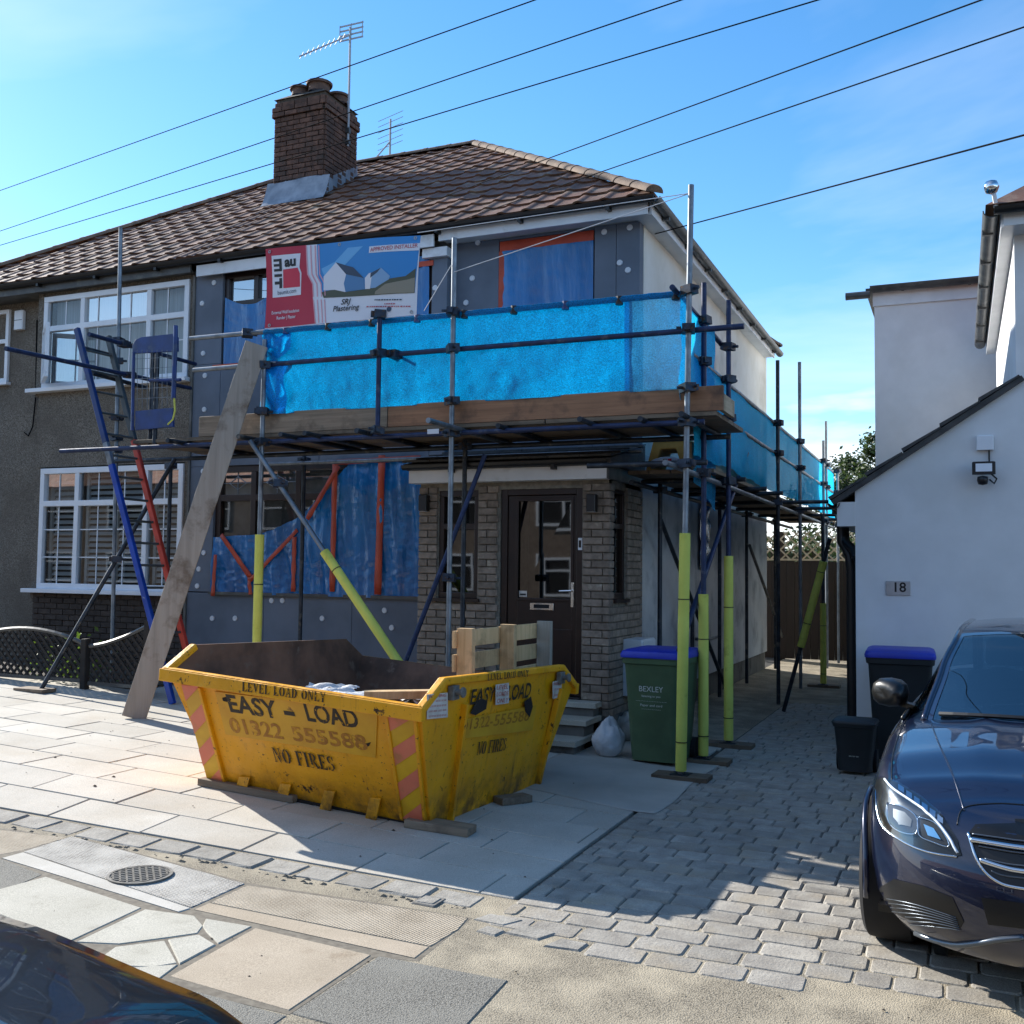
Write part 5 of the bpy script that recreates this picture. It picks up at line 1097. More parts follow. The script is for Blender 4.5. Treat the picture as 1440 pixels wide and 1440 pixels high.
MB().pipe([p, p+V((.02, -.02, .18)), p+V((0, -.08, .26)), p+V((0, -.3, .25))], .008, 6).build('service_cable_tail', 'wire', house)
# ---------------------------------------------------------------- yellow skip
SK = dict(cx=-3.981, cy=6.795, yaw=-.054, a=.887, b=.782, fa=.151, fb=.394, zr=.886, zp=1.04, c=.255, zb=.05, k1=-.059, k2=-.032)
el = V((math.cos(SK['yaw']), math.sin(SK['yaw']), 0)); es = V((-el.y, el.x, 0)); so = V((SK['cx'], SK['cy'], 0))
a_, b_ = SK['a'], SK['b']; A_, B_ = a_+SK['fa'], b_+SK['fb']; zr_, zp_, c_, zb_k = SK['zr'], SK['zp'], SK['c'], SK['zb']
def kq(s, t, z): p = so+el*s+es*t; p.z = z+SK['k1']*s+SK['k2']*t; return p
skip = thing('skip', so, 'battered yellow skip with black stencilled lettering standing on the patio', 'skip')
th = .008
def shell(off, mat, name, zb2, flip=False):
    m = MB(); a, b, A, B = a_-off, b_-off, A_-off, B_-off
    F0 = [kq(-a, -b, zb2), kq(a, -b, zb2), kq(A, -B, zr_), kq(-A, -B, zr_)]; K0 = [kq(a, b, zb2), kq(-a, b, zb2), kq(-A, B, zr_), kq(A, B, zr_)]
    m.add(F0, [(0, 1, 2, 3)]).add(K0, [(0, 1, 2, 3)])
    for s in (-1, 1): m.add([kq(s*a, -b, zb2), kq(s*a, b, zb2), kq(s*A, B, zr_), kq(s*A, B-c_, zp_), kq(s*A, -B+c_, zp_), kq(s*A, -B, zr_)], [(0, 1, 2, 3, 4, 5)])
    m.add([kq(-a, -b, zb2), kq(a, -b, zb2), kq(a, b, zb2), kq(-a, b, zb2)], [(0, 1, 2, 3)])
    return m.build(name, mat, skip)
shell(0, 'skip_yellow', 'body', zb_k); shell(.012, 'skip_inside', 'inner_lining', zb_k+.02)
# rim
rim = [(-A_, -B_, zr_), (A_, -B_, zr_), (A_, -B_+c_, zp_), (A_, B_-c_, zp_), (A_, B_, zr_), (-A_, B_, zr_), (-A_, B_-c_, zp_), (-A_, -B_+c_, zp_)]
for i in range(8):
    p, q = rim[i], rim[(i+1) % 8]; P, Q = kq(*p), kq(*q); d = (Q-P).normalized(); far = i in (4, 5, 6)
    if far: MB().beam(P-d*.005-V((0, 0, .012)), Q+d*.005-V((0, 0, .012)), .022, .03, (0, 0, 1)).build('rim', 'skip_inside', skip)
    else: MB().beam(P-d*.012-V((0, 0, .015)), Q+d*.012-V((0, 0, .015)), .058, .05, (0, 0, 1)).build('rim', 'skip_yellow', skip, bevel=.01)
for s in (-1, 1): m = MB(); m.beam(kq(-A_-.03, s*(B_+.014), zr_-.042), kq(A_+.03, s*(B_+.014), zr_-.042), .055, .085); m.build('rim_flange', 'skip_yellow', skip, bevel=.006)
# face frames: front face (t=-b) and right face (s=+a)
fo, fr_, fu = kq(0, -b_, zb_k), (kq(1, -b_, zb_k)-kq(0, -b_, zb_k)).normalized(), (kq(0, -B_, zr_)-kq(0, -b_, zb_k)).normalized(); fn = fr_.cross(fu).normalized()
ro, rr_, ru = kq(a_, 0, zb_k), (kq(a_, 1, zb_k)-kq(a_, 0, zb_k)).normalized(), (kq(A_, 0, zr_)-kq(a_, 0, zb_k)).normalized(); rn = rr_.cross(ru).normalized()
def face_pt(px, o, n, off=0): d = ray(*px); t = (o-CAM).dot(n)/d.dot(n); return CAM+d*t+n*off
FP = lambda px, off=0: face_pt(px, fo, fn, off); RP = lambda px, off=0: face_pt(px, ro, rn, off)
k7 = lambda p: (200+p[0]*.4444, 840+p[1]*.4444)
def plate(name, pts, mat, P=FP, n=fn, th=.004, off=.003, bevel=0): return MB().prism([P(k7(p), off) for p in pts], n*th).build(name, mat, skip, bevel=bevel)
plate('sign_plate', [(232, 296), (746, 362), (740, 506), (266, 432)], 'panel_yel')
# hazard chevrons on the two corner plates
def chev(L0, L1, R0, R1, name='chevron_plate'):   # quad: left bottom/top, right bottom/top (crop px)
    lb, lt, rb, rt = [V((*p, 0)) for p in (L0, L1, R0, R1)]; cp = MB().prism([FP(k7(p), .004) for p in ((L0), (R0), (R1), (L1))], fn*.012).build(name, 'chevron_yel', skip)
    n = 6; 
    for i in range(-1, n, 2):
        f0, f1 = i/n, (i+1)/n; sl = 1.05/n
        cl = lambda f: min(max(f, 0), 1)
        P0 = [lb.lerp(lt, cl(f0)), rb.lerp(rt, cl(f0+sl)), rb.lerp(rt, cl(f1+sl)), lb.lerp(lt, cl(f1))]
        if (P0[0]-P0[3]).length+(P0[1]-P0[2]).length > 8: MB().prism([FP(k7((p.x, p.y)), .018) for p in P0], fn*.002).build('chevron', 'chevron_red', cp)
chev((212, 580), (130, 272), (268, 588), (186, 278)); chev((826, 694), (778, 366), (892, 704), (862, 376))
for x0, y0, x1, y1 in ((268, 590, 186, 280), (826, 696, 778, 368), (899, 706, 868, 378)): MB().beam(FP(k7((x0, y0)), .012), FP(k7((x1, y1)), .012), .022, .03, fn).build('corner_rib', 'skip_yellow', skip, bevel=.004)
# tipping bar and its gussets
p0, p1 = FP(k7((300, 632)), .05), FP(k7((760, 706)), .05); MB().tube(p0, p1, .026, 10).build('tipping_bar', 'skip_yellow', skip, smooth=50)
for x, yt, yb_ in ((325, 563, 636), (455, 586, 660), (594, 608, 686), (739, 630, 712)):
    P = [FP(k7((x-14, yt)), .004), FP(k7((x+20, yt+3)), .004), FP(k7((x+16, yb_)), .075), FP(k7((x-20, yb_-3)), .075)]
    MB().prism(P, fn*.014).build('gusset', 'skip_yellow', skip, bevel=.003)
MB().prism([kq(-a_-.02, -b_-.02, zb_k-.03), kq(a_+.02, -b_-.02, zb_k-.03), kq(a_+.02, b_+.02, zb_k-.03), kq(-a_-.02, b_+.02, zb_k-.03)], (0, 0, .055)).build('skid', 'skip_base', skip)
# lifting lugs
for t_ in (-B_+c_+.10, B_-c_-.06):
    for s in (-1, 1):
        n = el*s; P = kq(s*A_, t_, zp_-.085)+n*.025; MB().tube(P, P+n*.07, .020, 10).tube(P+n*.06, P+n*.075, .034, 12).box(P.x-.02, P.x+.02, P.y-.045, P.y+.045, P.z-.05, P.z+.04).build('lifting_lug', 'iron' if s > 0 else 'skip_yellow', skip, bevel=.004)
# ribs on the right side
for t_ in (-b_*.72, b_*.98): MB().beam(kq(a_+.012, t_, zb_k), kq(A_+.012, t_*1.15, zr_-.02), .03, .05, rn).build('side_rib', 'skip_yellow', skip, bevel=.004)
plate('sign_plate', [(1003, 388), (1245, 340), (1232, 420), (1000, 448)], 'panel_yel', RP, rn)
def ftext(s, c, w, h, mat, P=FP, rt=fr_, up=fu, off=.009, tilt=0., **k):
    p = P(k7(c)); q0, q1 = P(k7((c[0]-w/2, c[1]-tilt*w/2))), P(k7((c[0]+w/2, c[1]+tilt*w/2))); hh = (P(k7((c[0], c[1]-h/2)))-P(k7((c[0], c[1]+h/2)))).length
    return text(s, mat, skip, p, (q1-q0), up, hh, 'lettering', wid=(q1-q0).length, off=off, **k)

def _arc(cx, cy, ro, io, a0, a1, n=9):
    o = [(cx+ro[0]*math.cos(rad(a0+(a1-a0)*i/n)), cy+ro[1]*math.sin(rad(a0+(a1-a0)*i/n))) for i in range(n+1)]
    return o+[(cx+io[0]*math.cos(rad(a1+(a0-a1)*i/n)), cy+io[1]*math.sin(rad(a1+(a0-a1)*i/n))) for i in range(n+1)]
_r = lambda x0, y0, x1, y1: [(x0, y0), (x1, y0), (x1, y1), (x0, y1)]
_st = lambda x: [_r(x, .05, x+.2, .95), _r(x-.07, 0, x+.27, .055), _r(x-.07, .945, x+.27, 1)]
_E = [[(.37, 1), (.70, 1), (.70, .70), (.62, .9), (.37, .93)], [(.37, .54), (.50, .54), (.55, .66), (.55, .34), (.50, .46), (.37, .46)]]
GL = dict(L=(.76, _st(.09)+[[(.40, 0), (.72, 0), (.74, .34), (.63, .10), (.40, .07)]]), E=(.78, _st(.09)+_E+[[(.37, 0), (.72, 0), (.74, .32), (.63, .10), (.37, .07)]]), F=(.74, _st(.09)+_E),
 V=(.80, [[(.02, 1), (.26, 1), (.44, .22), (.38, .0)], [(.44, .05), (.50, .2), (.72, 1), (.63, 1), (.46, .32)], _r(-.03, .945, .3, 1), _r(.55, .945, .80, 1)]), O=(.84, [_arc(.40, .5, (.38, .5), (.16, .43), 97, 263), _arc(.44, .5, (.38, .5), (.16, .43), -83, 83)]),
 A=(.82, [[(.06, 0), (.14, 0), (.37, .82), (.35, .98)], [(.38, 1), (.45, 1), (.74, 0), (.49, 0), (.36, .62)], _r(.22, .27, .42, .34), _r(-.02, 0, .22, .05), _r(.42, -.001, .82, .05)]), D=(.84, _st(.09)+[_arc(.38, .5, (.40, .5), (.18, .43), -86, 86)]),
 N=(.86, [_r(.10, 0, .17, .86), [(.04, 1), (.26, 1), (.66, .22), (.66, 0), (.60, 0), (.2, .84)], _r(.69, .15, .76, 1), _r(.02, 0, .25, .05), _r(.61, .95, .85, 1)]), Y=(.80, [[(0, 1), (.24, 1), (.42, .56), (.30, .48)], [(.47, .58), (.66, 1), (.74, 1), (.52, .50)], _r(.29, .05, .49, .44), _r(.22, 0, .56, .05), _r(-.04, .945, .30, 1), _r(.57, .945, .80, 1)]),
 I=(.42, _st(.10)), R=(.84, _st(.09)+[_arc(.38, .75, (.30, .25), (.12, .19), -86, 86), [(.36, .48), (.48, .48), (.78, .06), (.84, 0), (.60, 0)]]), S=(.66, [_arc(.33, .74, (.29, .26), (.12, .19), 60, 262), _arc(.33, .26, (.30, .26), (.13, .19), -118, 82), [(.60, .98), (.62, .70), (.52, .78), (.50, .94)], [(.03, .02), (.02, .32), (.13, .22), (.14, .08)]]))
def stext(s, c, w, h, P, rt, up, tilt, off=.009, mat='stencil'):
    p = P(k7(c)); q0, q1 = P(k7((c[0]-w/2, c[1]-tilt*w/2))), P(k7((c[0]+w/2, c[1]+tilt*w/2))); hh = (P(k7((c[0], c[1]-h/2)))-P(k7((c[0], c[1]+h/2)))).length
    W = sum(GL[ch][0]+.08 if ch != ' ' else .5 for ch in s); R0 = (q1-q0).normalized(); k = (q1-q0).length/W; x = -W/2; n = R0.cross(up).normalized(); up = up.normalized()
    for ch in s:
        if ch == ' ': x += .5; continue
        m = MB()
        for poly in GL[ch][1]: m.prism([p+R0*((x+a)*k)+up*((b-.5)*hh)+n*off for a, b in poly], n*.0008)
        m.build('lettering', mat, skip); x += GL[ch][0]+.08
FL_o = kq(0, -(B_+.043), zr_-.04); FLP = lambda px, off=0: face_pt(px, FL_o, -es, off); stext('LEVEL LOAD ONLY', (447, 299), 266, 30, FLP, fr_, V((0, 0, 1)), .135, .003); ftext('EASY', (348, 346), 155, 52, 'stencil', tilt=.14, bold=.025); ftext('-', (466, 358), 34, 60, 'stencil', tilt=.14, bold=.03); ftext('LOAD', (600, 375), 165, 54, 'stencil', tilt=.14, bold=.025)
ftext('01322', (362, 415), 166, 44, 'phone_no', tilt=.13, bold=.02); ftext('555588', (592, 446), 236, 44, 'phone_no', tilt=.13, bold=.02); stext('NO FIRES', (513, 510), 196, 42, FP, fr_, fu, .16)
RL_o = kq(A_+.0385, 0, zp_); RLP = lambda px, off=0: face_pt(px, RL_o, el, off); stext('LEVEL LOAD ONLY', (1160, 246), 130, 21, RLP, rr_, V((0, 0, 1)), -.10, .002); ftext('EASY', (1075, 312), 78, 44, 'stencil', RP, rr_, ru, tilt=-.15, bold=.02); ftext('LOAD', (1190, 300), 74, 44, 'stencil', RP, rr_, ru, tilt=-.15, bold=.02)
ftext('01322-', (1060, 398), 96, 32, 'phone_no', RP, rr_, ru, tilt=-.16, bold=.015); ftext('555588', (1168, 382), 112, 32, 'phone_no', RP, rr_, ru, tilt=-.16, bold=.015); stext('NO FIRES', (1105, 470), 92, 36, RP, rr_, ru, -.16)
def stick(c, w, h, lines):
    x, y = c; s = plate('sticker', [(x-w/2, y+h/2+3), (x+w/2, y+h/2-3), (x+w/2, y-h/2-3), (x-w/2, y-h/2+3)], 'sticker', RP, rn, .002, .012)
    for i, l in enumerate(lines): ftext(l, (x, y-h/2+h*(i+.5)/len(lines)), w*.84, h/len(lines)*.62, 'sticker_red', RP, rr_, ru, .016, tilt=-.1)
stick((1134, 304), 42, 64, ['LEVEL', 'LOADS', 'ONLY']); stick((928, 342), 66, 78, ['WARNING', '== ====', '=======', '====', '=======']); stick((1308, 290), 28, 54, ['WARNING', '== ===', '====='])
# scrapes where the side lettering is worn
for poly in ([(1052, 330), (1070, 318), (1088, 328), (1084, 352), (1050, 372), (1034, 366)], [(1205, 330), (1226, 312), (1232, 345), (1222, 378), (1208, 360)], [(255, 316), (272, 312), (284, 322), (274, 330), (258, 326)], [(704, 462), (726, 456), (720, 468), (702, 474)]):
    plate('scrape', poly, 'skip_base', RP if poly[0][0] > 900 else FP, rn if poly[0][0] > 900 else fn, .001, .0105 if poly[0][0] > 900 else .0075)
# rubble and offcuts inside
rb = thing('rubble_heap', kq(.2, -.3, .1), 'loose grey builders rubble and torn sacks heaped inside the skip', 'rubble')
def rub(u, v):
    s, t_ = -.85+1.75*u, -.95+1.75*v; h = .50+.33*math.exp(-((s-.5)**2*.6+(t_+.9)**2)/.3)+.08*noise.noise((s*3, t_*3, 1))+.05*noise.noise((s*9, t_*9, 2)); return kq(s*.97, t_*.9, h)
MB().grid(rub, 40, 40).build('fines', 'rubble', rb)
for i in range(46):
    s, t_ = R_.uniform(-.5, .85), R_.uniform(-1.0, .5); p = rub((s+.85)/1.75, (t_+.95)/1.75); r = R_.uniform(.03, .09)
    m = MB(); bm = bmesh.new(); bmesh.ops.create_icosphere(bm, subdivisions=1, radius=r)
    for v in bm.verts: v.co = V((v.co.x*R_.uniform(.8, 1.4), v.co.y, v.co.z*R_.uniform(.5, .9)))+V((R_.uniform(-.2, .2)*r, R_.uniform(-.2, .2)*r, 0))
    me = bpy.data.meshes.new('lump'); bm.to_mesh(me); bm.free(); me.materials.append(M('rubble')); inst('lump', me, rb, p+V((0, 0, r*.3)), (0, 0, R_.uniform(0, 6)))
for s, t_, w, l, an in ((.35, -.93, .5, .16, .1), (.75, -.75, .3, .2, -.3), (.1, -.8, .35, .12, .25)):
    p = kq(s, t_, .87); MB().grid(lambda u, v: p+V((math.cos(an), math.sin(an), 0))*(u-.5)*w+V((-math.sin(an), math.cos(an), 0))*(v-.5)*l+V((0, 0, .05*noise.noise((u*4, v*3, s*9)))), 16, 10).build('torn_sack', 'bag_white', rb, smooth=True)
MB().beam(kq(.5, -1.0, .88), kq(.93, -.7, .92), .10, .05).build('timber_offcut', 'pallet_wood', rb)
# pallet standing in the skip
pl_o = kq(A_-.30, 0, 0)
def PP(px): d = ray(*px); t = (pl_o-CAM).dot(el)/d.dot(el); return CAM+d*t
c0, c1 = PP((640, 882)), PP((760, 874)); c0.z = c1.z = (c0.z+c1.z)/2
c1 = c0+es*max((c1-c0).dot(es), .9); pal = thing('pallet', (c0+c1)/2, 'pale wooden pallet standing on edge in the skip', 'pallet')
PW = (c1-c0).length; zt_ = c0.z; zbm = zt_-.8
for i in range(3):
    q = c0+es*(PW*i/2)*.93+es*.03; m = MB()
    m.hexa([q-el*.0-es*.0+V((0, 0, -.8)), q+el*.12+V((0, 0, -.8)), q+el*.12+es*.05+V((0, 0, -.8)), q+es*.05+V((0, 0, -.8)), q, q+el*.12, q+el*.12+es*.05, q+es*.05]); m.build('stringer', 'pallet_wood' if i != 2 else 'pallet_grey', pal, bevel=.003)
for side in (-.022,):
    for k in range(5 if side < 0 else 3):
        z = zt_-.02-k*(.165 if side < 0 else .33); q = c0+el*side; h = .12
        MB().hexa([q+V((0, 0, z-h-zt_)), q+es*PW+V((0, 0, z-h-zt_)), q+es*PW+el*.02+V((0, 0, z-h-zt_)), q+el*.02+V((0, 0, z-h-zt_)), q+V((0, 0, z-zt_)), q+es*PW+V((0, 0, z-zt_)), q+es*PW+el*.02+V((0, 0, z-zt_)), q+el*.02+V((0, 0, z-zt_))]).build('slat', 'pallet_wood', pal, bevel=.003)
for a, b, w, h, l in ((gp(287, 1102), gp(420, 1127), .14, .05, 'worn timber board wedged under the front left foot of the skip'), (gp(575, 1160), gp(664, 1174), .15, .05, 'grey timber offcut sticking out under the front corner of the skip'), (gp(700, 1131), gp(742, 1126), .12, .05, 'short timber block under the rear of the lettered skip side')):
    o = MB().beam(a+V((0, 0, h/2)), b+V((0, 0, h/2)), w, h).build('timber_packer', 'board_grey', bevel=.004); tag(o, l, 'timber')
db = MB()
for i in range(110):
    x, y = (R_.uniform(-8, -2.2), R_.uniform(5.05, 8.2)) if i % 3 else (R_.uniform(-5, .3), R_.uniform(3.3, 4.6)); r = R_.uniform(.002, .007)*(2 if R_.random() < .06 else 1); z = gz(x, y)+.001
    db.add([(x-r, y-r*.6, z), (x+r*.8, y-r, z), (x+r, y+r*.7, z), (x-r*.7, y+r, z), (x, y, z+r*.8)], [(0, 1, 4), (1, 2, 4), (2, 3, 4), (3, 0, 4)])
stuff(tag(db.build('ground_debris', 'earth'), 'tiny dark crumbs of rubble scattered over patio and footway', 'debris'))
# ---------------------------------------------------------------- bins and bags
def wheelie(name, loc, rz, label, body, lid, W=.56, Dp=.66, Hh=1.0, txt=None, group=None):
    t = thing(name, loc, label, 'bin', group); c, s = math.cos(rz), math.sin(rz)
    T = lambda x, y, z: V((loc[0]+x*c-y*s, loc[1]+x*s+y*c, loc[2]+z))
    def ring(w, d, z, r=.05):
        pts = []
        for sx, sy, a0 in ((1, -1, -90), (1, 1, 0), (-1, 1, 90), (-1, -1, 180)):
            for k in range(4): an = rad(a0+30*k); pts.append(T(sx*(w/2-r)+r*math.cos(an), sy*(d/2-r)+r*math.sin(an), z))
        return pts
    def loft(rs):
        m = MB(); n = len(rs[0]); vs = [p for r in rs for p in r]
        m.add(vs, [(j*n+i, j*n+(i+1) % n, (j+1)*n+(i+1) % n, (j+1)*n+i) for j in range(len(rs)-1) for i in range(n)]+[tuple(reversed(range(n))), tuple(range((len(rs)-1)*n, len(rs)*n))]); return m
    loft([ring(W*.74, Dp*.70, .03), ring(W*.76, Dp*.72, .10), ring(W*.90, Dp*.92, Hh*.86), ring(W*.91, Dp*.93, Hh*.87), ring(W*.96, Dp*.98, Hh*.88), ring(W*.98, Dp, Hh*.93)]).build('body', body, t, smooth=35)
    loft([ring(W*1.0, Dp*1.03, Hh*.93), ring(W*1.01, Dp*1.04, Hh*.955), ring(W*.97, Dp*1.0, Hh*.985), ring(W*.86, Dp*.88, Hh*1.0)]).build('lid', lid, t, smooth=35)
    MB().tube(T(-W*.4, Dp*.53, Hh*.93), T(W*.4, Dp*.53, Hh*.93), .016, 8).build('handle', body, t)
    for sx in (-1, 1): MB().tube(T(sx*W*.36, Dp*.36, .10), T(sx*W*.46, Dp*.36, .10), .10, 16).build('wheel', 'tyre', t)
    if txt:
        f = lambda z: -Dp*(.72+(.92-.72)*(z-.10)/(Hh*.86-.10))/2; up = (T(0, f(.8), .8)-T(0, f(.4), .4)).normalized(); rt = T(1, 0, 0)-T(0, 0, 0)
        for s_, z, h, w in txt: text(s_, 'bin_print', t, T(0, f(z)-.004, z), rt, up, h, 'lettering', wid=w)
    return t
p = gp(918, 1080); wheelie('wheelie_bin', (p.x-.02, p.y+.36, gz(p.x, p.y)), rad(-4), 'green wheelie bin with a blue lid beside the porch', 'bin_green', 'lid_blue', txt=[('BEXLEY', .66, .05, .22), ('listening to you', .60, .02, .17), ('============', .555, .008, .28), ('Paper and card', .52, .022, .20), ('==========', .485, .008, .18)])
q = onY(1266, 940, 10.15); wheelie('wheelie_bin', (q.x, 10.2, 0), rad(2), 'dark wheelie bin with a blue lid against the white wall', 'bin_dark', 'lid_blue', W=.60, Hh=1.02)
p = gp(1201, 1092); wheelie('food_caddy', (p.x, p.y+.17, 0), rad(-2), 'small black food waste caddy below the black downpipe', 'bin_dark', 'bin_dark', W=.36, Dp=.34, Hh=.46, txt=[('===', .16, .02, .08)])
def sack(name, loc, w, h, d, label, seed, mat='bag_white'):
    bm = bmesh.new(); bmesh.ops.create_icosphere(bm, subdivisions=4, radius=1)
    for v in bm.verts:
        x, y, z = v.co; f = 1+.16*noise.noise((x*2+seed, y*2, z*2))+.07*noise.noise((x*6, y*6+seed, z*6)); zz2 = (z+1)/2; n = 1-.55*max(0, zz2-.62)/.38
        v.co = V((loc[0]+x*w/2*f*n, loc[1]+y*d/2*f*n, loc[2]+max(0, (zz2*f)*h-.02)+(.06*h*noise.noise((x*4, y*4, seed)) if zz2 > .7 else 0)))
    me = bpy.data.meshes.new(name); bm.to_mesh(me); bm.free(); me.materials.append(M(mat))
    for f in me.polygons: f.use_smooth = True
    o = link(bpy.data.objects.new(name, me)); tag(o, label, 'sack'); return o
p = gp(850, 1066); sack('rubble_sack', (p.x, p.y+.1, p.z), .30, .36, .26, 'crumpled white rubble sack at the foot of the porch steps', 3); p = gp(882, 1046); sack('rubble_sack', (p.x-.05, p.y+.22, p.z), .3, .30, .28, 'low slumped grey sack squeezed between the steps and the green bin', 8, 'groundsheet')
# yellow hop-up and a sack of render on the side deck
q = onY(933, 668, 10.0); hx, hy, hz = q.x+.05, 10.0, 2.69
hu = thing('hop_up', (hx, hy, hz), 'yellow plastic hop-up step standing on the side deck', 'step')
m = MB(); w0, w1, hh = .24, .155, .33
m.prism([(hx-w0, hy, hz), (hx-w0+.09, hy, hz), (hx-w1+.08, hy, hz+hh-.10), (hx+w1-.08, hy, hz+hh-.10), (hx+w0-.09, hy, hz), (hx+w0, hy, hz), (hx+w1, hy, hz+hh), (hx-w1, hy, hz+hh)], (0, .4, 0)); m.build('frame', 'hopup_yellow', hu, bevel=.012)
MB().cbox(hx-w1-.01, hx+w1+.01, hy-.01, hy+.41, hz+hh-.02, hz+hh+.015, .008).build('tread', 'hopup_yellow', hu)
rs = thing('render_sack', (hx+.03, hy-.16, hz), 'white paper sack with a dark printed logo lying before the yellow hop-up', 'sack')
MB().grid(lambda u, v: V((hx-.16+.38*u, hy-.26+.2*v, hz+.02+.11*math.sin(math.pi*min(max(v, .02), .98))**.5*math.sin(math.pi*min(max(u, .03), .97))**.35+.006*noise.noise((u*8, v*6, 3)))), 24, 14).build('paper', 'bag_white', rs, smooth=True, solid=.01)
for i, (x, z) in enumerate(((.02, .075), (.065, .075), (.02, .04), (.065, .04))): MB().box(hx+x, hx+x+.036, hy-.272, hy-.262, hz+z, hz+z+.028).build('logo', 'p_black' if i in (0, 2) else 'p_red', rs)
sack('render_sack', (q.x-.42, 9.75, 3.02), .5, .3, .4, 'torn pale sack slumped on the porch roof edge', 5)
# ---------------------------------------------------------------- lattice fence, shrubs, tree
fz = lambda px: onY(px[0], px[1], 8.8)
lf = thing('lattice_fence', (-9.2, 8.8, .3), 'dark lattice fence with curved top panels before the neighbouring bay', 'fence')
def panel(x0, x1, topf, zb):
    m = MB(); n = int((x1-x0)/.045); y = 8.8
    for i in range(-40, 60):
        for s in (1, -1):
            xa = x0+i*.105; pts = []
            for k in range(0, 41):
                z = zb+k*.03; x = xa+s*(z-zb)
                if x0 < x < x1 and z < topf(x): pts.append((x, z))
            if len(pts) > 1: m.beam((pts[0][0], y+.008*s, pts[0][1]), (pts[-1][0], y+.008*s, pts[-1][1]), .030, .012, (0, 1, 0))
    stuff(m.build('lattice', 'fence_dark', lf))
    tp_ = [V((x0+(x1-x0)*i/16, y, topf(x0+(x1-x0)*i/16))) for i in range(17)]; m = MB().pipe(tp_, .026, 6); m.beam((x0, y, zb), (x1, y, zb), .04, .04); m.build('rail', 'gutter_grey', lf)
X_a, X_b, X_c = fz((118, 900)).x, fz((127, 900)).x, fz((210, 880)).x
zA, zM = fz((20, 883)).z, fz((108, 905)).z
panel(X_a-1.75, X_a, lambda x: zM+(zA-zM)*math.sin(math.pi*min(1, max(0, (X_a-x)/1.75)))**.8, gz(-9.3, 8.8)+.08)
panel(X_b, X_b+.8, lambda x: zM-.02+.24*((x-X_b)/.8)**1.5, gz(-8.8, 8.8)+.08)
for x, h in ((X_a+.03, zM+.06), (X_a-1.78, zM+.06), (X_b+.84, zM+.3)): MB().cbox(x-.04, x+.04, 8.76, 8.84, gz(x, 8.8)-.02, h, .008).build('post', 'fence_dark', lf)
def leaves(n, fn, size, mat, name, parent):
    m = MB()
    for _ in range(n):
        p = fn(); d = V((R_.gauss(0, 1), R_.gauss(0, 1), R_.gauss(0, .6))).normalized(); u = d.orthogonal().normalized(); u = (u+d.cross(u)*R_.uniform(-1, 1)).normalized(); s = size*R_.uniform(.6, 1.3)
        m.add([p, p+d*s*.5+u*s*.28, p+d*s, p+d*s*.5-u*s*.28], [(0, 1, 2, 3)])
    return m.build(name, mat, parent, fix=False)
sh_ = thing('garden_shrub', (-9.6, 9.1, .3), 'small light green shrub poking through the lattice fence', 'shrub')
leaves(160, lambda: V((R_.gauss(-9.55, .35), R_.gauss(9.0, .08), .38+abs(R_.gauss(0, .2)))), .07, 'leaf_light', 'foliage', sh_); MB().tube((-9.6, 9.1, .3), (-9.5, 9.05, .6), .01, 6).build('stem', 'bark', sh_)
def tree(loc, h, rx, rz, label, n, cl=40, group=None):
    t = thing('leafy_tree', loc, label, 'tree', group); loc = V(loc); m = MB(); m.pipe([loc, loc+V((.05, 0, h*.3)), loc+V((0, .05, h*.62)), loc+V((.04, 0, h*.9))], [.11, .09, .06, .02], 8)
    cs_ = []
    for i in range(cl):
        z = h*R_.uniform(.38, 1.); w = rx*math.sin(math.pi*min(1, max(.06, (z/h-.28)/.78)))**.7; a = R_.uniform(0, 6.28); r = w*math.sqrt(R_.random()); c = loc+V((r*math.cos(a), r*math.sin(a), z)); cs_.append((c, R_.uniform(.18, .42)*rx*.62))
        if i % 3 == 0: m.pipe([loc+V((0, 0, z*.7)), loc.lerp(c, .6)+V((0, 0, z*.2)), c], [.035, .02, .006], 5)
    m.build('trunk', 'bark', t)
    def f(): c, r = R_.choice(cs_); return c+V((R_.gauss(0, r*.55), R_.gauss(0, r*.55), R_.gauss(0, r*.5)))
    leaves(n, f, .11, 'leaf', 'crown', t); return t
p = onY(1200, 800, 27); tree((p.x-.2, 27, 0), 4.5, 1.4, 2, 'loose-leaved small tree rising behind the alley fence', 9000)
p = onY(1238, 800, 25); tree((p.x+.2, 25.5, 0), 4.9, 1.1, 2, 'denser dark tree half hidden behind the white rear wing', 7000)
hd = thing('garden_hedge', (-2.5, 23, 0), 'tall green hedge in the garden behind the alley fence', 'hedge'); leaves(9000, lambda: V((R_.uniform(-7, 1.5), R_.gauss(23.5, .5), R_.uniform(.1, 2.5)+.3*noise.noise((R_.random()*9, 0, 0)))), .14, 'leaf', 'foliage', hd); MB().box(-7, 1.5, 23.7, 23.9, 0, 2.2).build('twig_core', 'bark', hd)
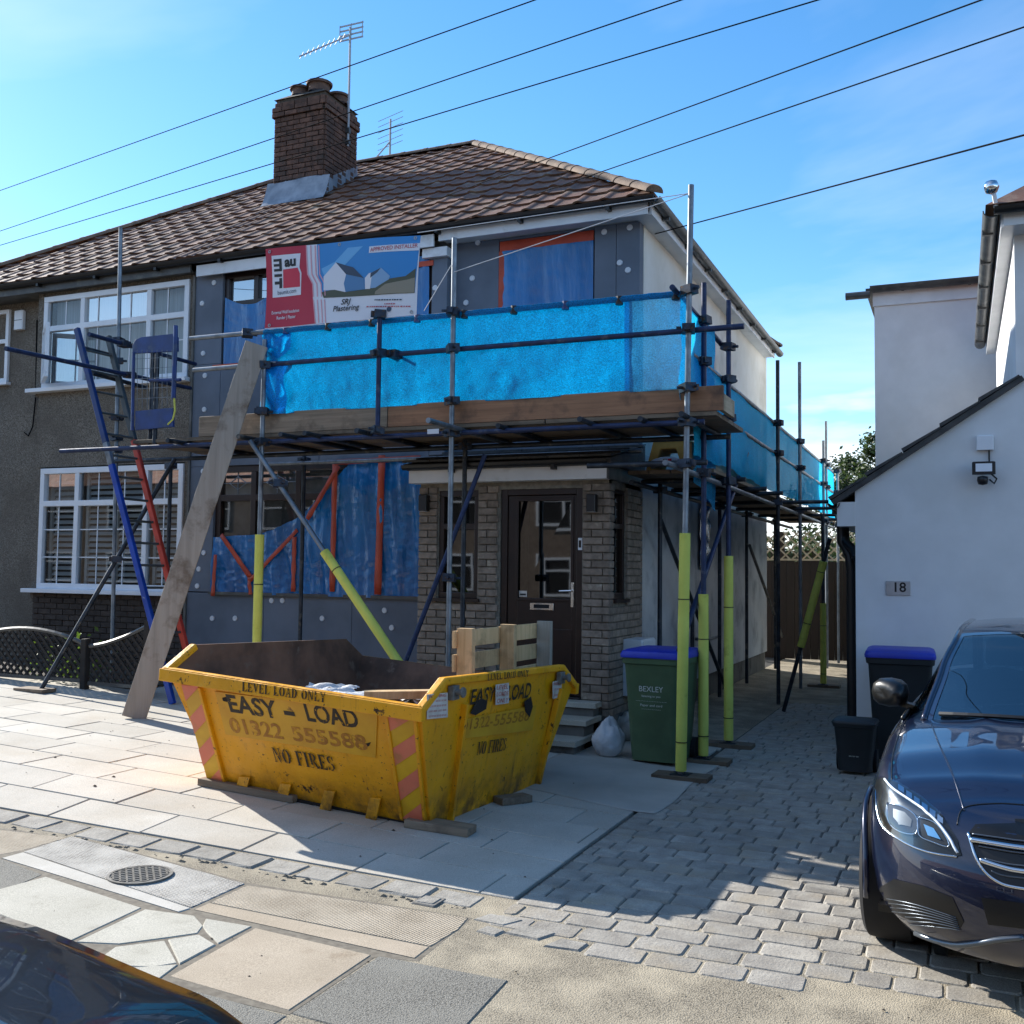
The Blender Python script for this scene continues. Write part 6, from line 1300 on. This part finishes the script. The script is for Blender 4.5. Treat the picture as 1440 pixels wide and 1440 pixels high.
# house across the street, seen only in reflections
op = thing('house_across_street', (-4, -16, 0), 'long brick terrace with white windows across the road', 'house')
MB().box(-52, 20, -24, -16, 0, 5.4).build('wall', 'opp_brick', op); MB().prism([(-52.4, -24.4, 5.4), (-52.4, -15.6, 5.4), (-52.4, -20, 9.2)], (72.8, 0, 0)).build('roof', 'tile', op)
for x in (-41, -36.5, -32, -27.5, -23, -18.5, -14, -9.5, -5, -.5, 4, 8.5):
    for z in (.9, 3.3):
        w = MB(); w.box(x, x+2.2, -16.0, -15.93, z, z+.09).box(x, x+2.2, -16, -15.93, z+1.31, z+1.4).box(x, x+.09, -16, -15.93, z+.09, z+1.31).box(x+2.11, x+2.2, -16, -15.93, z+.09, z+1.31).box(x+1.05, x+1.15, -16, -15.93, z+.09, z+1.31).box(x+.09, x+2.11, -16, -15.935, z+.9, z+.97)
        f = w.build('window', 'upvc', op); MB().quad((x, -15.98, z), (x+2.2, -15.98, z), (x+2.2, -15.98, z+1.4), (x, -15.98, z+1.4)).build('pane', 'dark_interior', f)
# ---------------------------------------------------------------- cars
def cr(pts, n):      # Catmull-Rom through 2D points
    out = []; P = [V(p) for p in pts]; m = len(P)-1
    for i in range(n+1):
        f = i/n*m; k = min(int(f), m-1); t = f-k; p0, p1, p2, p3 = P[max(k-1, 0)], P[k], P[k+1], P[min(k+2, m)]
        out.append(.5*((2*p1)+(p2-p0)*t+(2*p0-5*p1+4*p2-p3)*t*t+(3*p1-p0-3*p2+p3)*t**3))
    return out
def lerpt(tab, x):
    if x <= tab[0][0]: return tab[0][1]
    for (a, va), (b, vb) in zip(tab, tab[1:]):
        if x <= b: f = (x-a)/(b-a); f = f*f*(3-2*f)*.5+f*.5; return va+(vb-va)*f
    return tab[-1][1]
PLAN = [(0, 0), (.22, .008), (.42, .045), (.60, .12), (.73, .23), (.82, .39), (.872, .62), (.893, 1.0), (.905, 1.6), (.905, 2.6), (.895, 3.4), (.865, 4.05), (.80, 4.42), (.62, 4.62), (.3, 4.68), (0, 4.69)]
ZT = [(0, .715), (.15, .745), (.35, .80), (.7, .865), (1.2, .925), (1.6, .95), (2.6, .965), (3.6, .99), (4.3, 1.01), (4.6, .99), (4.69, .96)]
LV = [0, .10, .2, .3, .4, .5, .6, .7, .8, .88, .94, 1.0]
SI = [(0, .11), (.1, .05), (.2, .02), (.4, .0), (.6, .0), (.8, .015), (.94, .045), (1, .085)]
NI = [(0, .07), (.1, .02), (.2, .0), (.4, .005), (.6, .02), (.8, .06), (.94, .12), (1, .19)]
CROWN = [(0, .03), (.3, .06), (.9, .085), (1.4, .08), (4.0, .05), (4.69, .03)]
def car(name, ox, oy, rz, label, paint, lamps=None, my=1.66):
    t = thing(name, (ox, oy, 0), label, 'car'); c, s = math.cos(rz), math.sin(rz)
    T = lambda x, y, z: V((ox+x*c-y*s, oy+x*s+y*c, z))
    cont = cr(PLAN, 150); n = len(cont); rows = []
    def top(x, y): return None
    for l in LV:
        si, ni = lerpt(SI, l), lerpt(NI, l); row = []
        for p in cont:
            wn = max(0, 1-p.y/.75)**1.2; wr = max(0, 1-(4.69-p.y)/.6); x = p.x*(1-si/.905); y = p.y+ni*wn-ni*.5*wr; zt = lerpt(ZT, p.y); zb = .19+.02*math.sin(p.y)
            ex = 1-(1-l)**1 if False else l
            row.append((x, y, zb+(zt-zb)*ex))
        rows.append(row)
    for k in range(1, 13):
        f = k/12; row = []
        for i, p in enumerate(cont):
            x0, y0, z0 = rows[len(LV)-1][i]; cw = lerpt(CROWN, p.y); x = x0*(1-f); z = z0+cw*(1-(1-f)**2.2); r = abs(x)
            z += .010*math.exp(-((r-.40)/.05)**2)*min(1, max(0, (y0-.25)/.5)) if y0 < 1.5 else 0
            row.append((x, y0, z))
        rows.append(row)
    m = MB(); nr = len(rows); wheels = ((.79, .345), (3.63, .345))
    for sx in (1, -1):
        vs = [T(sx*x, y, z) for r in rows for x, y, z in r]; fs = []
        for j in range(nr-1):
            for i in range(n-1):
                q = [rows[j][i], rows[j][i+1], rows[j+1][i+1], rows[j+1][i]]; cy = sum(v[1] for v in q)/4; cz = sum(v[2] for v in q)/4; cx = sum(v[0] for v in q)/4
                if j < len(LV)-1 and cx > .6 and any((cy-wy)**2+(cz-.325)**2 < wr_**2 for wy, wr_ in wheels): continue
                a = (j*n+i, j*n+i+1, (j+1)*n+i+1, (j+1)*n+i); fs.append(a if sx > 0 else a[::-1])
        m.add(vs, fs)
    body = m.build('body', paint, t, smooth=60, fix=True)
    me = body.data; bm = bmesh.new(); bm.from_mesh(me); bmesh.ops.remove_doubles(bm, verts=bm.verts, dist=.0008); bmesh.ops.recalc_face_normals(bm, faces=bm.faces); bm.to_mesh(me); bm.free()
    for p in me.polygons: p.use_smooth = True
    bvh = BVHTree.FromPolygons([v.co[:] for v in me.vertices], [p.vertices[:] for p in me.polygons])
    MB().prism([T(-.8, .35, .24), T(.8, .35, .24), T(.8, 4.4, .24), T(-.8, 4.4, .24)], (0, 0, .03)).build('underbody', 'trim_black', t)
    # wheel arches, wheels
    for wy, _ in wheels:
        for sx in (1, -1):
            arch = MB(); pts = [T(sx*(.90 if 1 else 0), wy+.35*math.cos(rad(a)), .325+.35*math.sin(rad(a))) for a in range(-12, 193, 8)]
            pts = []
            for a in range(-14, 195, 6):
                yy, zz3 = wy+.352*math.cos(rad(a)), .325+.352*math.sin(rad(a)); h = bvh.ray_cast(T(sx*1.6, yy, zz3), (T(-sx, 0, 0)-T(0, 0, 0))); xx = .88
                if h[0] is not None: d = h[0]-V((ox, oy, 0)); xx = abs(d.x*c+d.y*s)
                pts.append(T(sx*(.893-.03*abs(math.cos(rad(a)))**3), yy, zz3))
            arch.pipe(pts, .014, 6); arch.build('wheel_arch', paint, t, smooth=True)
            MB().tube(T(sx*.55, wy, .325), T(sx*.60, wy, .325), .36, 24).build('arch_liner', 'trim_black', t)
            prof = [(.20, -.105), (.30, -.112), (.322, -.095), (.327, -.05), (.327, .05), (.322, .095), (.30, .112), (.235, .108), (.20, .09)]
            w = MB(); k = 36; vs = []
            for r, x in prof:
                for i in range(k): an = 2*math.pi*i/k; vs.append(T(sx*(.79+x), wy+r*math.cos(an), .327+r*math.sin(an)))
            w.add(vs, [(j*k+i, j*k+(i+1) % k, (j+1)*k+(i+1) % k, (j+1)*k+i) for j in range(len(prof)-1) for i in range(k)]); wh_ = w.build('wheel', 'tyre', t, smooth=40)
            rm = MB()
            for i in range(10): an = 2*math.pi*i/10+(.09 if i % 2 else -.09); rm.beam(T(sx*.87, wy, .327), T(sx*.875, wy+.215*math.cos(an), .327+.215*math.sin(an)), .028, .03, T(sx, 0, 0)-T(0, 0, 0))
            rm.tube(T(sx*.84, wy, .327), T(sx*.885, wy, .327), .05, 16); k2 = [T(sx*.87, wy+.222*math.cos(2*math.pi*i/36), .327+.222*math.sin(2*math.pi*i/36)) for i in range(36)]; rm.pipe(k2, .014, 6, closed=True); rm.build('rim', 'alloy', wh_, smooth=40)
            MB().tube(T(sx*.80, wy, .327), T(sx*.81, wy, .327), .17, 24).build('brake_disc', 'galv', wh_)
    # greenhouse
    CL = [(1.10, .985), (1.35, 1.105), (1.62, 1.235), (1.86, 1.335), (2.02, 1.385), (2.3, 1.425), (2.7, 1.442), (3.1, 1.43), (3.4, 1.385), (3.7, 1.29), (4.0, 1.15), (4.22, 1.04)]
    HW = [(1.10, .70), (1.6, .645), (2.0, .59), (2.6, .565), (3.2, .565), (3.8, .60), (4.22, .62)]
    cl = cr(CL, 88)
    def gsurf(i, u):    # u in -1..1
        p = cl[i]; w = lerpt(HW, p.x); back = .20*max(0, 1-(p.x-1.1)/1.1)-.12*max(0, 1-(4.22-p.x)/.9); return p.x+back*abs(u)**2.2, u*w, p.y-.035*abs(u)**2.5
    def gmesh(nm, i0, i1, u0, u1, mat, off=0., nu=16):
        m = MB(); vs = []
        for i in range(i0, i1+1):
            for k in range(nu+1): y, x, z = gsurf(i, u0+(u1-u0)*k/nu); vs.append(T(x, y, z+off))
        m.add(vs, [(j*(nu+1)+k, j*(nu+1)+k+1, (j+1)*(nu+1)+k+1, (j+1)*(nu+1)+k) for j in range(i1-i0) for k in range(nu)]); return m.build(nm, mat, t, smooth=True)
    R0, R1 = 31, 66
    ws = gmesh('windscreen', 0, R0, -.955, .955, 'car_glass'); gmesh('roof', R0, R1, -1, 1, paint, .002); gmesh('rear_window', R1, 88, -.93, .93, 'car_glass')
    for sx in (-1, 1):
        gmesh('pillar', 0, R0, sx*.945, sx*1.0, paint, .004, 3); gmesh('pillar', R1, 88, sx*.92, sx*1.0, paint, .003, 3)
        # side glazing between roof edge and belt
        m = MB(); vs = []; idx = list(range(4, 86))
        for i in idx:
            y, x, z = gsurf(i, sx); bx_ = sx*.805; zb = lerpt(ZT, y)+.005
            for k in range(5): f = k/4; vs.append(T(x+(bx_-x)*f**.85, y, z+(zb-z)*f))
        m.add(vs, [(j*5+k, j*5+k+1, (j+1)*5+k+1, (j+1)*5+k) for j in range(len(idx)-1) for k in range(4)]); m.build('side_window', 'car_glass', t, smooth=True)
        m = MB(); m.pipe([(lambda y, x, z: T(x*1.005, y, z))(*gsurf(i, sx)) for i in range(0, 88, 2)], .018, 6); m.build('roof_rail', paint, t, smooth=True)
        m = MB(); m.pipe([T(sx*.812, y, lerpt(ZT, y)+.012) for y in [1.35+.1*k for k in range(27)]], .012, 6); m.build('window_trim', 'trim_black', t, smooth=True)
        m = MB()
        for y0 in (2.42, ): 
            i = min(range(89), key=lambda k: abs(cl[k].x-y0)); y, x, z = gsurf(i, sx); m.beam(T(x*1.004, y, z), T(sx*.812, y+.02, lerpt(ZT, y)), .07, .012, T(sx, 0, 0)-T(0, 0, 0))
        m.build('pillar', 'trim_black', t)
        # mirror
        mm_ = MB(); cx_m, cy_m, cz_m = sx*.915, my, 1.045; k = 12; vs = []
        for r, o in ((.35, -.085), (.75, -.075), (.98, -.03), (1.0, .02), (.97, .06), (.9, .072)):
            for i in range(k): an = 2*math.pi*i/k; vs.append(T(cx_m+sx*((.10*r)*math.copysign(abs(math.cos(an))**.75, math.cos(an)))*1.0, cy_m+o*1.1+.035*math.cos(an)*sx*sx, cz_m+.078*r*math.copysign(abs(math.sin(an))**.8, math.sin(an))))
        mm_.add(vs, [(j*k+i, j*k+(i+1) % k, (j+1)*k+(i+1) % k, (j+1)*k+i) for j in range(5) for i in range(k)]+[tuple(range(k)), tuple(range(5*k, 6*k))]); mo = mm_.build('mirror', 'trim_black', t, smooth=60)
        MB().hexa([T(sx*.77, my-.06, .955), T(sx*.86, my-.02, .975), T(sx*.86, my+.04, .975), T(sx*.77, my+.04, .955), T(sx*.77, my-.06, .985), T(sx*.86, my-.02, 1.0), T(sx*.86, my+.04, 1.0), T(sx*.77, my+.04, .985)]).build('mirror_arm', 'trim_black', mo)
    # interior
    MB().prism([T(-.72, 1.35, .93), T(.72, 1.35, .93), T(.72, 1.95, .96), T(-.72, 1.95, .96)], (0, 0, -.2)).build('dashboard', 'seat', t, bevel=.03)
    for x in (-.36, .36):
        MB().prism([T(x-.23, 2.25, .55), T(x+.23, 2.25, .55), T(x+.22, 2.55, 1.12), T(x-.22, 2.55, 1.12)], T(0, .12, 0)-T(0, 0, 0)).build('seat', 'seat', t, bevel=.04); MB().prism([T(x-.12, 2.56, 1.15), T(x+.12, 2.56, 1.15), T(x+.11, 2.6, 1.32), T(x-.11, 2.6, 1.32)], T(0, .09, 0)-T(0, 0, 0)).build('headrest', 'seat', t, bevel=.03)
    MB().pipe([T(-.36+.185*math.cos(a*.2618), 1.98+.06*math.sin(a*.2618), 1.0+.17*math.sin(a*.2618)) for a in range(24)], .016, 8, closed=True).build('steering_wheel', 'seat', t, smooth=True)
    MB().prism([T(-.78, 1.2, .5), T(.78, 1.2, .5), T(.78, 4.1, .5), T(-.78, 4.1, .5)], (0, 0, .03)).build('floor', 'seat', t)
    # wipers
    m = MB(); m.pipe([(lambda q: T(q[1], q[0]-.01, q[2]+.012))(gsurf(2, u/10)) for u in range(-9, 10)], .012, 5); m.build('wiper', 'trim_black', t)
    # details laid on the body by pixel rays (front corner the photograph shows), mirrored to the other side
    def on(px):
        d = ray(*px).normalized(); h = bvh.ray_cast(CAM, d); return h
    def patch(nm, poly, mat, off=.006, parent=t, mirror=True, step=6, both=True):
        xs = [p[0] for p in poly]; ys = [p[1] for p in poly]; bm = bmesh.new(); bm.faces.new([bm.verts.new((p[0], p[1], 0)) for p in poly])
        x = min(xs)+step
        while x < max(xs): bmesh.ops.bisect_plane(bm, geom=bm.verts[:]+bm.edges[:]+bm.faces[:], plane_co=(x, 0, 0), plane_no=(1, 0, 0)); x += step
        y = min(ys)+step
        while y < max(ys): bmesh.ops.bisect_plane(bm, geom=bm.verts[:]+bm.edges[:]+bm.faces[:], plane_co=(0, y, 0), plane_no=(0, 1, 0)); y += step
        bad = []
        for v in bm.verts:
            h = on((v.co.x, v.co.y))
            if h[0] is None: bad.append(v)
            else: nn = h[1] if h[1].dot(CAM-h[0]) > 0 else -h[1]; v.co = h[0]+nn*off
        if bad: bmesh.ops.delete(bm, geom=bad, context='VERTS')
        me = bpy.data.meshes.new(nm); bm.to_mesh(me); me.materials.append(M(mat))
        for p in me.polygons: p.use_smooth = True
        o = link(bpy.data.objects.new(nm, me), parent)
        if mirror:
            for v in bm.verts: d = v.co-V((ox, oy, 0)); lx, ly = d.x*c+d.y*s, -d.x*s+d.y*c; v.co = T(-lx, ly, v.co.z)
            bmesh.ops.reverse_faces(bm, faces=bm.faces[:]); me2 = bpy.data.meshes.new(nm); bm.to_mesh(me2); me2.materials.append(M(mat)); link(bpy.data.objects.new(nm, me2), parent)
        bm.free(); return o
    def line(nm, pts, r, mat, off=.004, mirror=True, n=24):
        P = cr(pts, n); Q = []
        for p in P:
            h = on(p)
            if h[0] is not None: nn = h[1] if h[1].dot(CAM-h[0]) > 0 else -h[1]; Q.append(h[0]+nn*off)
        if len(Q) > 1:
            MB().pipe(Q, r, 6).build(nm, mat, t, smooth=True)
            if mirror:
                Z = []
                for v in Q: d = v-V((ox, oy, 0)); Z.append(T(-(d.x*c+d.y*s), -d.x*s+d.y*c, v.z))
                MB().pipe(Z, r, 6).build(nm, mat, t, smooth=True)
    if lamps: lamps(patch, line, t)
    return t, bvh, T
def navy_front(patch, line, t):
    patch('headlight', [(1233, 1097), (1243, 1094), (1262, 1101), (1296, 1122), (1326, 1148), (1347, 1182), (1353, 1203), (1340, 1206), (1300, 1196), (1268, 1182), (1245, 1166), (1234, 1140), (1230, 1115)], 'trim_black', .003)
    patch('lamp_bowl', [(1250, 1130), (1272, 1136), (1290, 1150), (1290, 1172), (1268, 1170), (1252, 1156)], 'seat', .006, mirror=True); patch('lamp_bowl', [(1292, 1150), (1318, 1160), (1336, 1190), (1312, 1184), (1294, 1174)], 'seat', .006)
    patch('lamp_core', [(1258, 1138), (1274, 1143), (1284, 1154), (1282, 1164), (1266, 1160), (1258, 1150)], 'trim_black', .009); patch('lamp_core', [(1300, 1160), (1314, 1166), (1324, 1182), (1306, 1176)], 'p_sky2', .009)
    line('daylight_strip', [(1246, 1098), (1258, 1112), (1284, 1130), (1312, 1150), (1332, 1174), (1348, 1200)], .006, 'lamp_white', .010)
    for k in range(6): x, y = 1264+k*11, 1104+k*8.5; patch('lamp_segment', [(x, y), (x+8, y+5), (x+8, y+13), (x, y+8)], 'chrome', .008)
    line('lamp_edge', [(1232, 1110), (1240, 1158), (1268, 1182), (1305, 1198), (1346, 1205)], .005, 'chrome', .005)
    patch('headlight_lens', [(1233, 1097), (1243, 1094), (1262, 1101), (1296, 1122), (1326, 1148), (1347, 1182), (1353, 1203), (1340, 1206), (1300, 1196), (1268, 1182), (1245, 1166), (1234, 1140), (1230, 1115)], 'lamp_glass', .014)
    patch('grille', [(1362, 1172), (1372, 1160), (1440, 1158), (1540, 1160), (1640, 1175), (1640, 1230), (1560, 1262), (1440, 1250), (1400, 1238), (1376, 1212)], 'trim_black', .004, mirror=True, step=10)
    for k in range(4): line('grille_slat', [(1368+k*9, 1174+k*17), (1410, 1180+k*17), (1440, 1184+k*17), (1540, 1192+k*17)], .004, 'trim_satin', .008)
    line('grille_frame', [(1362, 1172), (1376, 1212), (1400, 1238), (1440, 1250), (1560, 1262)], .007, 'chrome', .006); line('lamp_ring', [(1250, 1130), (1272, 1136), (1290, 1150), (1290, 1172), (1268, 1170), (1252, 1156), (1250, 1130)], .003, 'chrome', .009); line('lamp_ring', [(1292, 1150), (1318, 1160), (1336, 1190), (1312, 1184), (1294, 1174), (1292, 1150)], .003, 'chrome', .009)
    line('bonnet_crease', [(1304, 1000), (1318, 1040), (1340, 1090), (1356, 1140)], .004, 'paint_navy', .0)
    line('grille_bar', [(1366, 1183), (1400, 1189), (1440, 1195), (1520, 1203)], .011, 'chrome', .014); line('grille_bar', [(1380, 1210), (1410, 1220), (1440, 1226), (1520, 1234)], .011, 'chrome', .014)
    patch('air_intake', [(1238, 1248), (1258, 1236), (1300, 1246), (1340, 1262), (1356, 1296), (1350, 1306), (1320, 1304), (1272, 1290), (1240, 1274)], 'trim_black', .004)
    for k in range(7): line('intake_mesh', [(1240+k*2, 1262+k*6), (1290+k*4, 1272+k*5), (1345+k, 1290+k*3)], .0022, 'trim_satin', .006, n=8)
    line('bumper_blade', [(1228, 1272), (1240, 1288), (1268, 1302), (1310, 1320), (1350, 1328), (1400, 1322), (1440, 1318)], .012, 'trim_satin', .004)
    patch('lower_intake', [(1380, 1262), (1440, 1270), (1560, 1276), (1560, 1306), (1440, 1306), (1390, 1300)], 'trim_black', .004, step=10)
    line('bonnet_gap', [(1254, 1098), (1256, 1060), (1270, 1020), (1295, 985)], .003, 'trim_black', .0005); line('bonnet_gap', [(1346, 1160), (1356, 1136), (1400, 1130), (1440, 1132)], .003, 'trim_black', .0005)
car('saloon_car', .43, 4.42, rad(-4), 'dark navy saloon car parked nose-out on the block drive beside the white house', 'paint_navy', navy_front)
car('parked_car', -.68, .86, rad(90), 'glossy black car at the kerb of which only the bonnet shows', 'paint_black', my=1.9)
# ---------------------------------------------------------------- groups of like things
GRP = dict(plastic_sheet='blue plastic films taped over the windows', timber_packer='timber packers under the skip', wheelie_bin='wheelie bins on the drive', wall_lamp='wall lamps either side of the front door', tv_aerial='television aerials on the roof', debris_netting='debris nets on the scaffold', string='strings on the scaffold poles', rubble_sack='sacks at the porch steps', leafy_tree='trees behind the alley fence', semi_detached_house='the pair of semi-detached houses')
for o in COL.objects:
    n = o.name.split('.')[0]
    if o.parent is None and n in GRP and 'group' not in o: o['group'] = GRP[n]
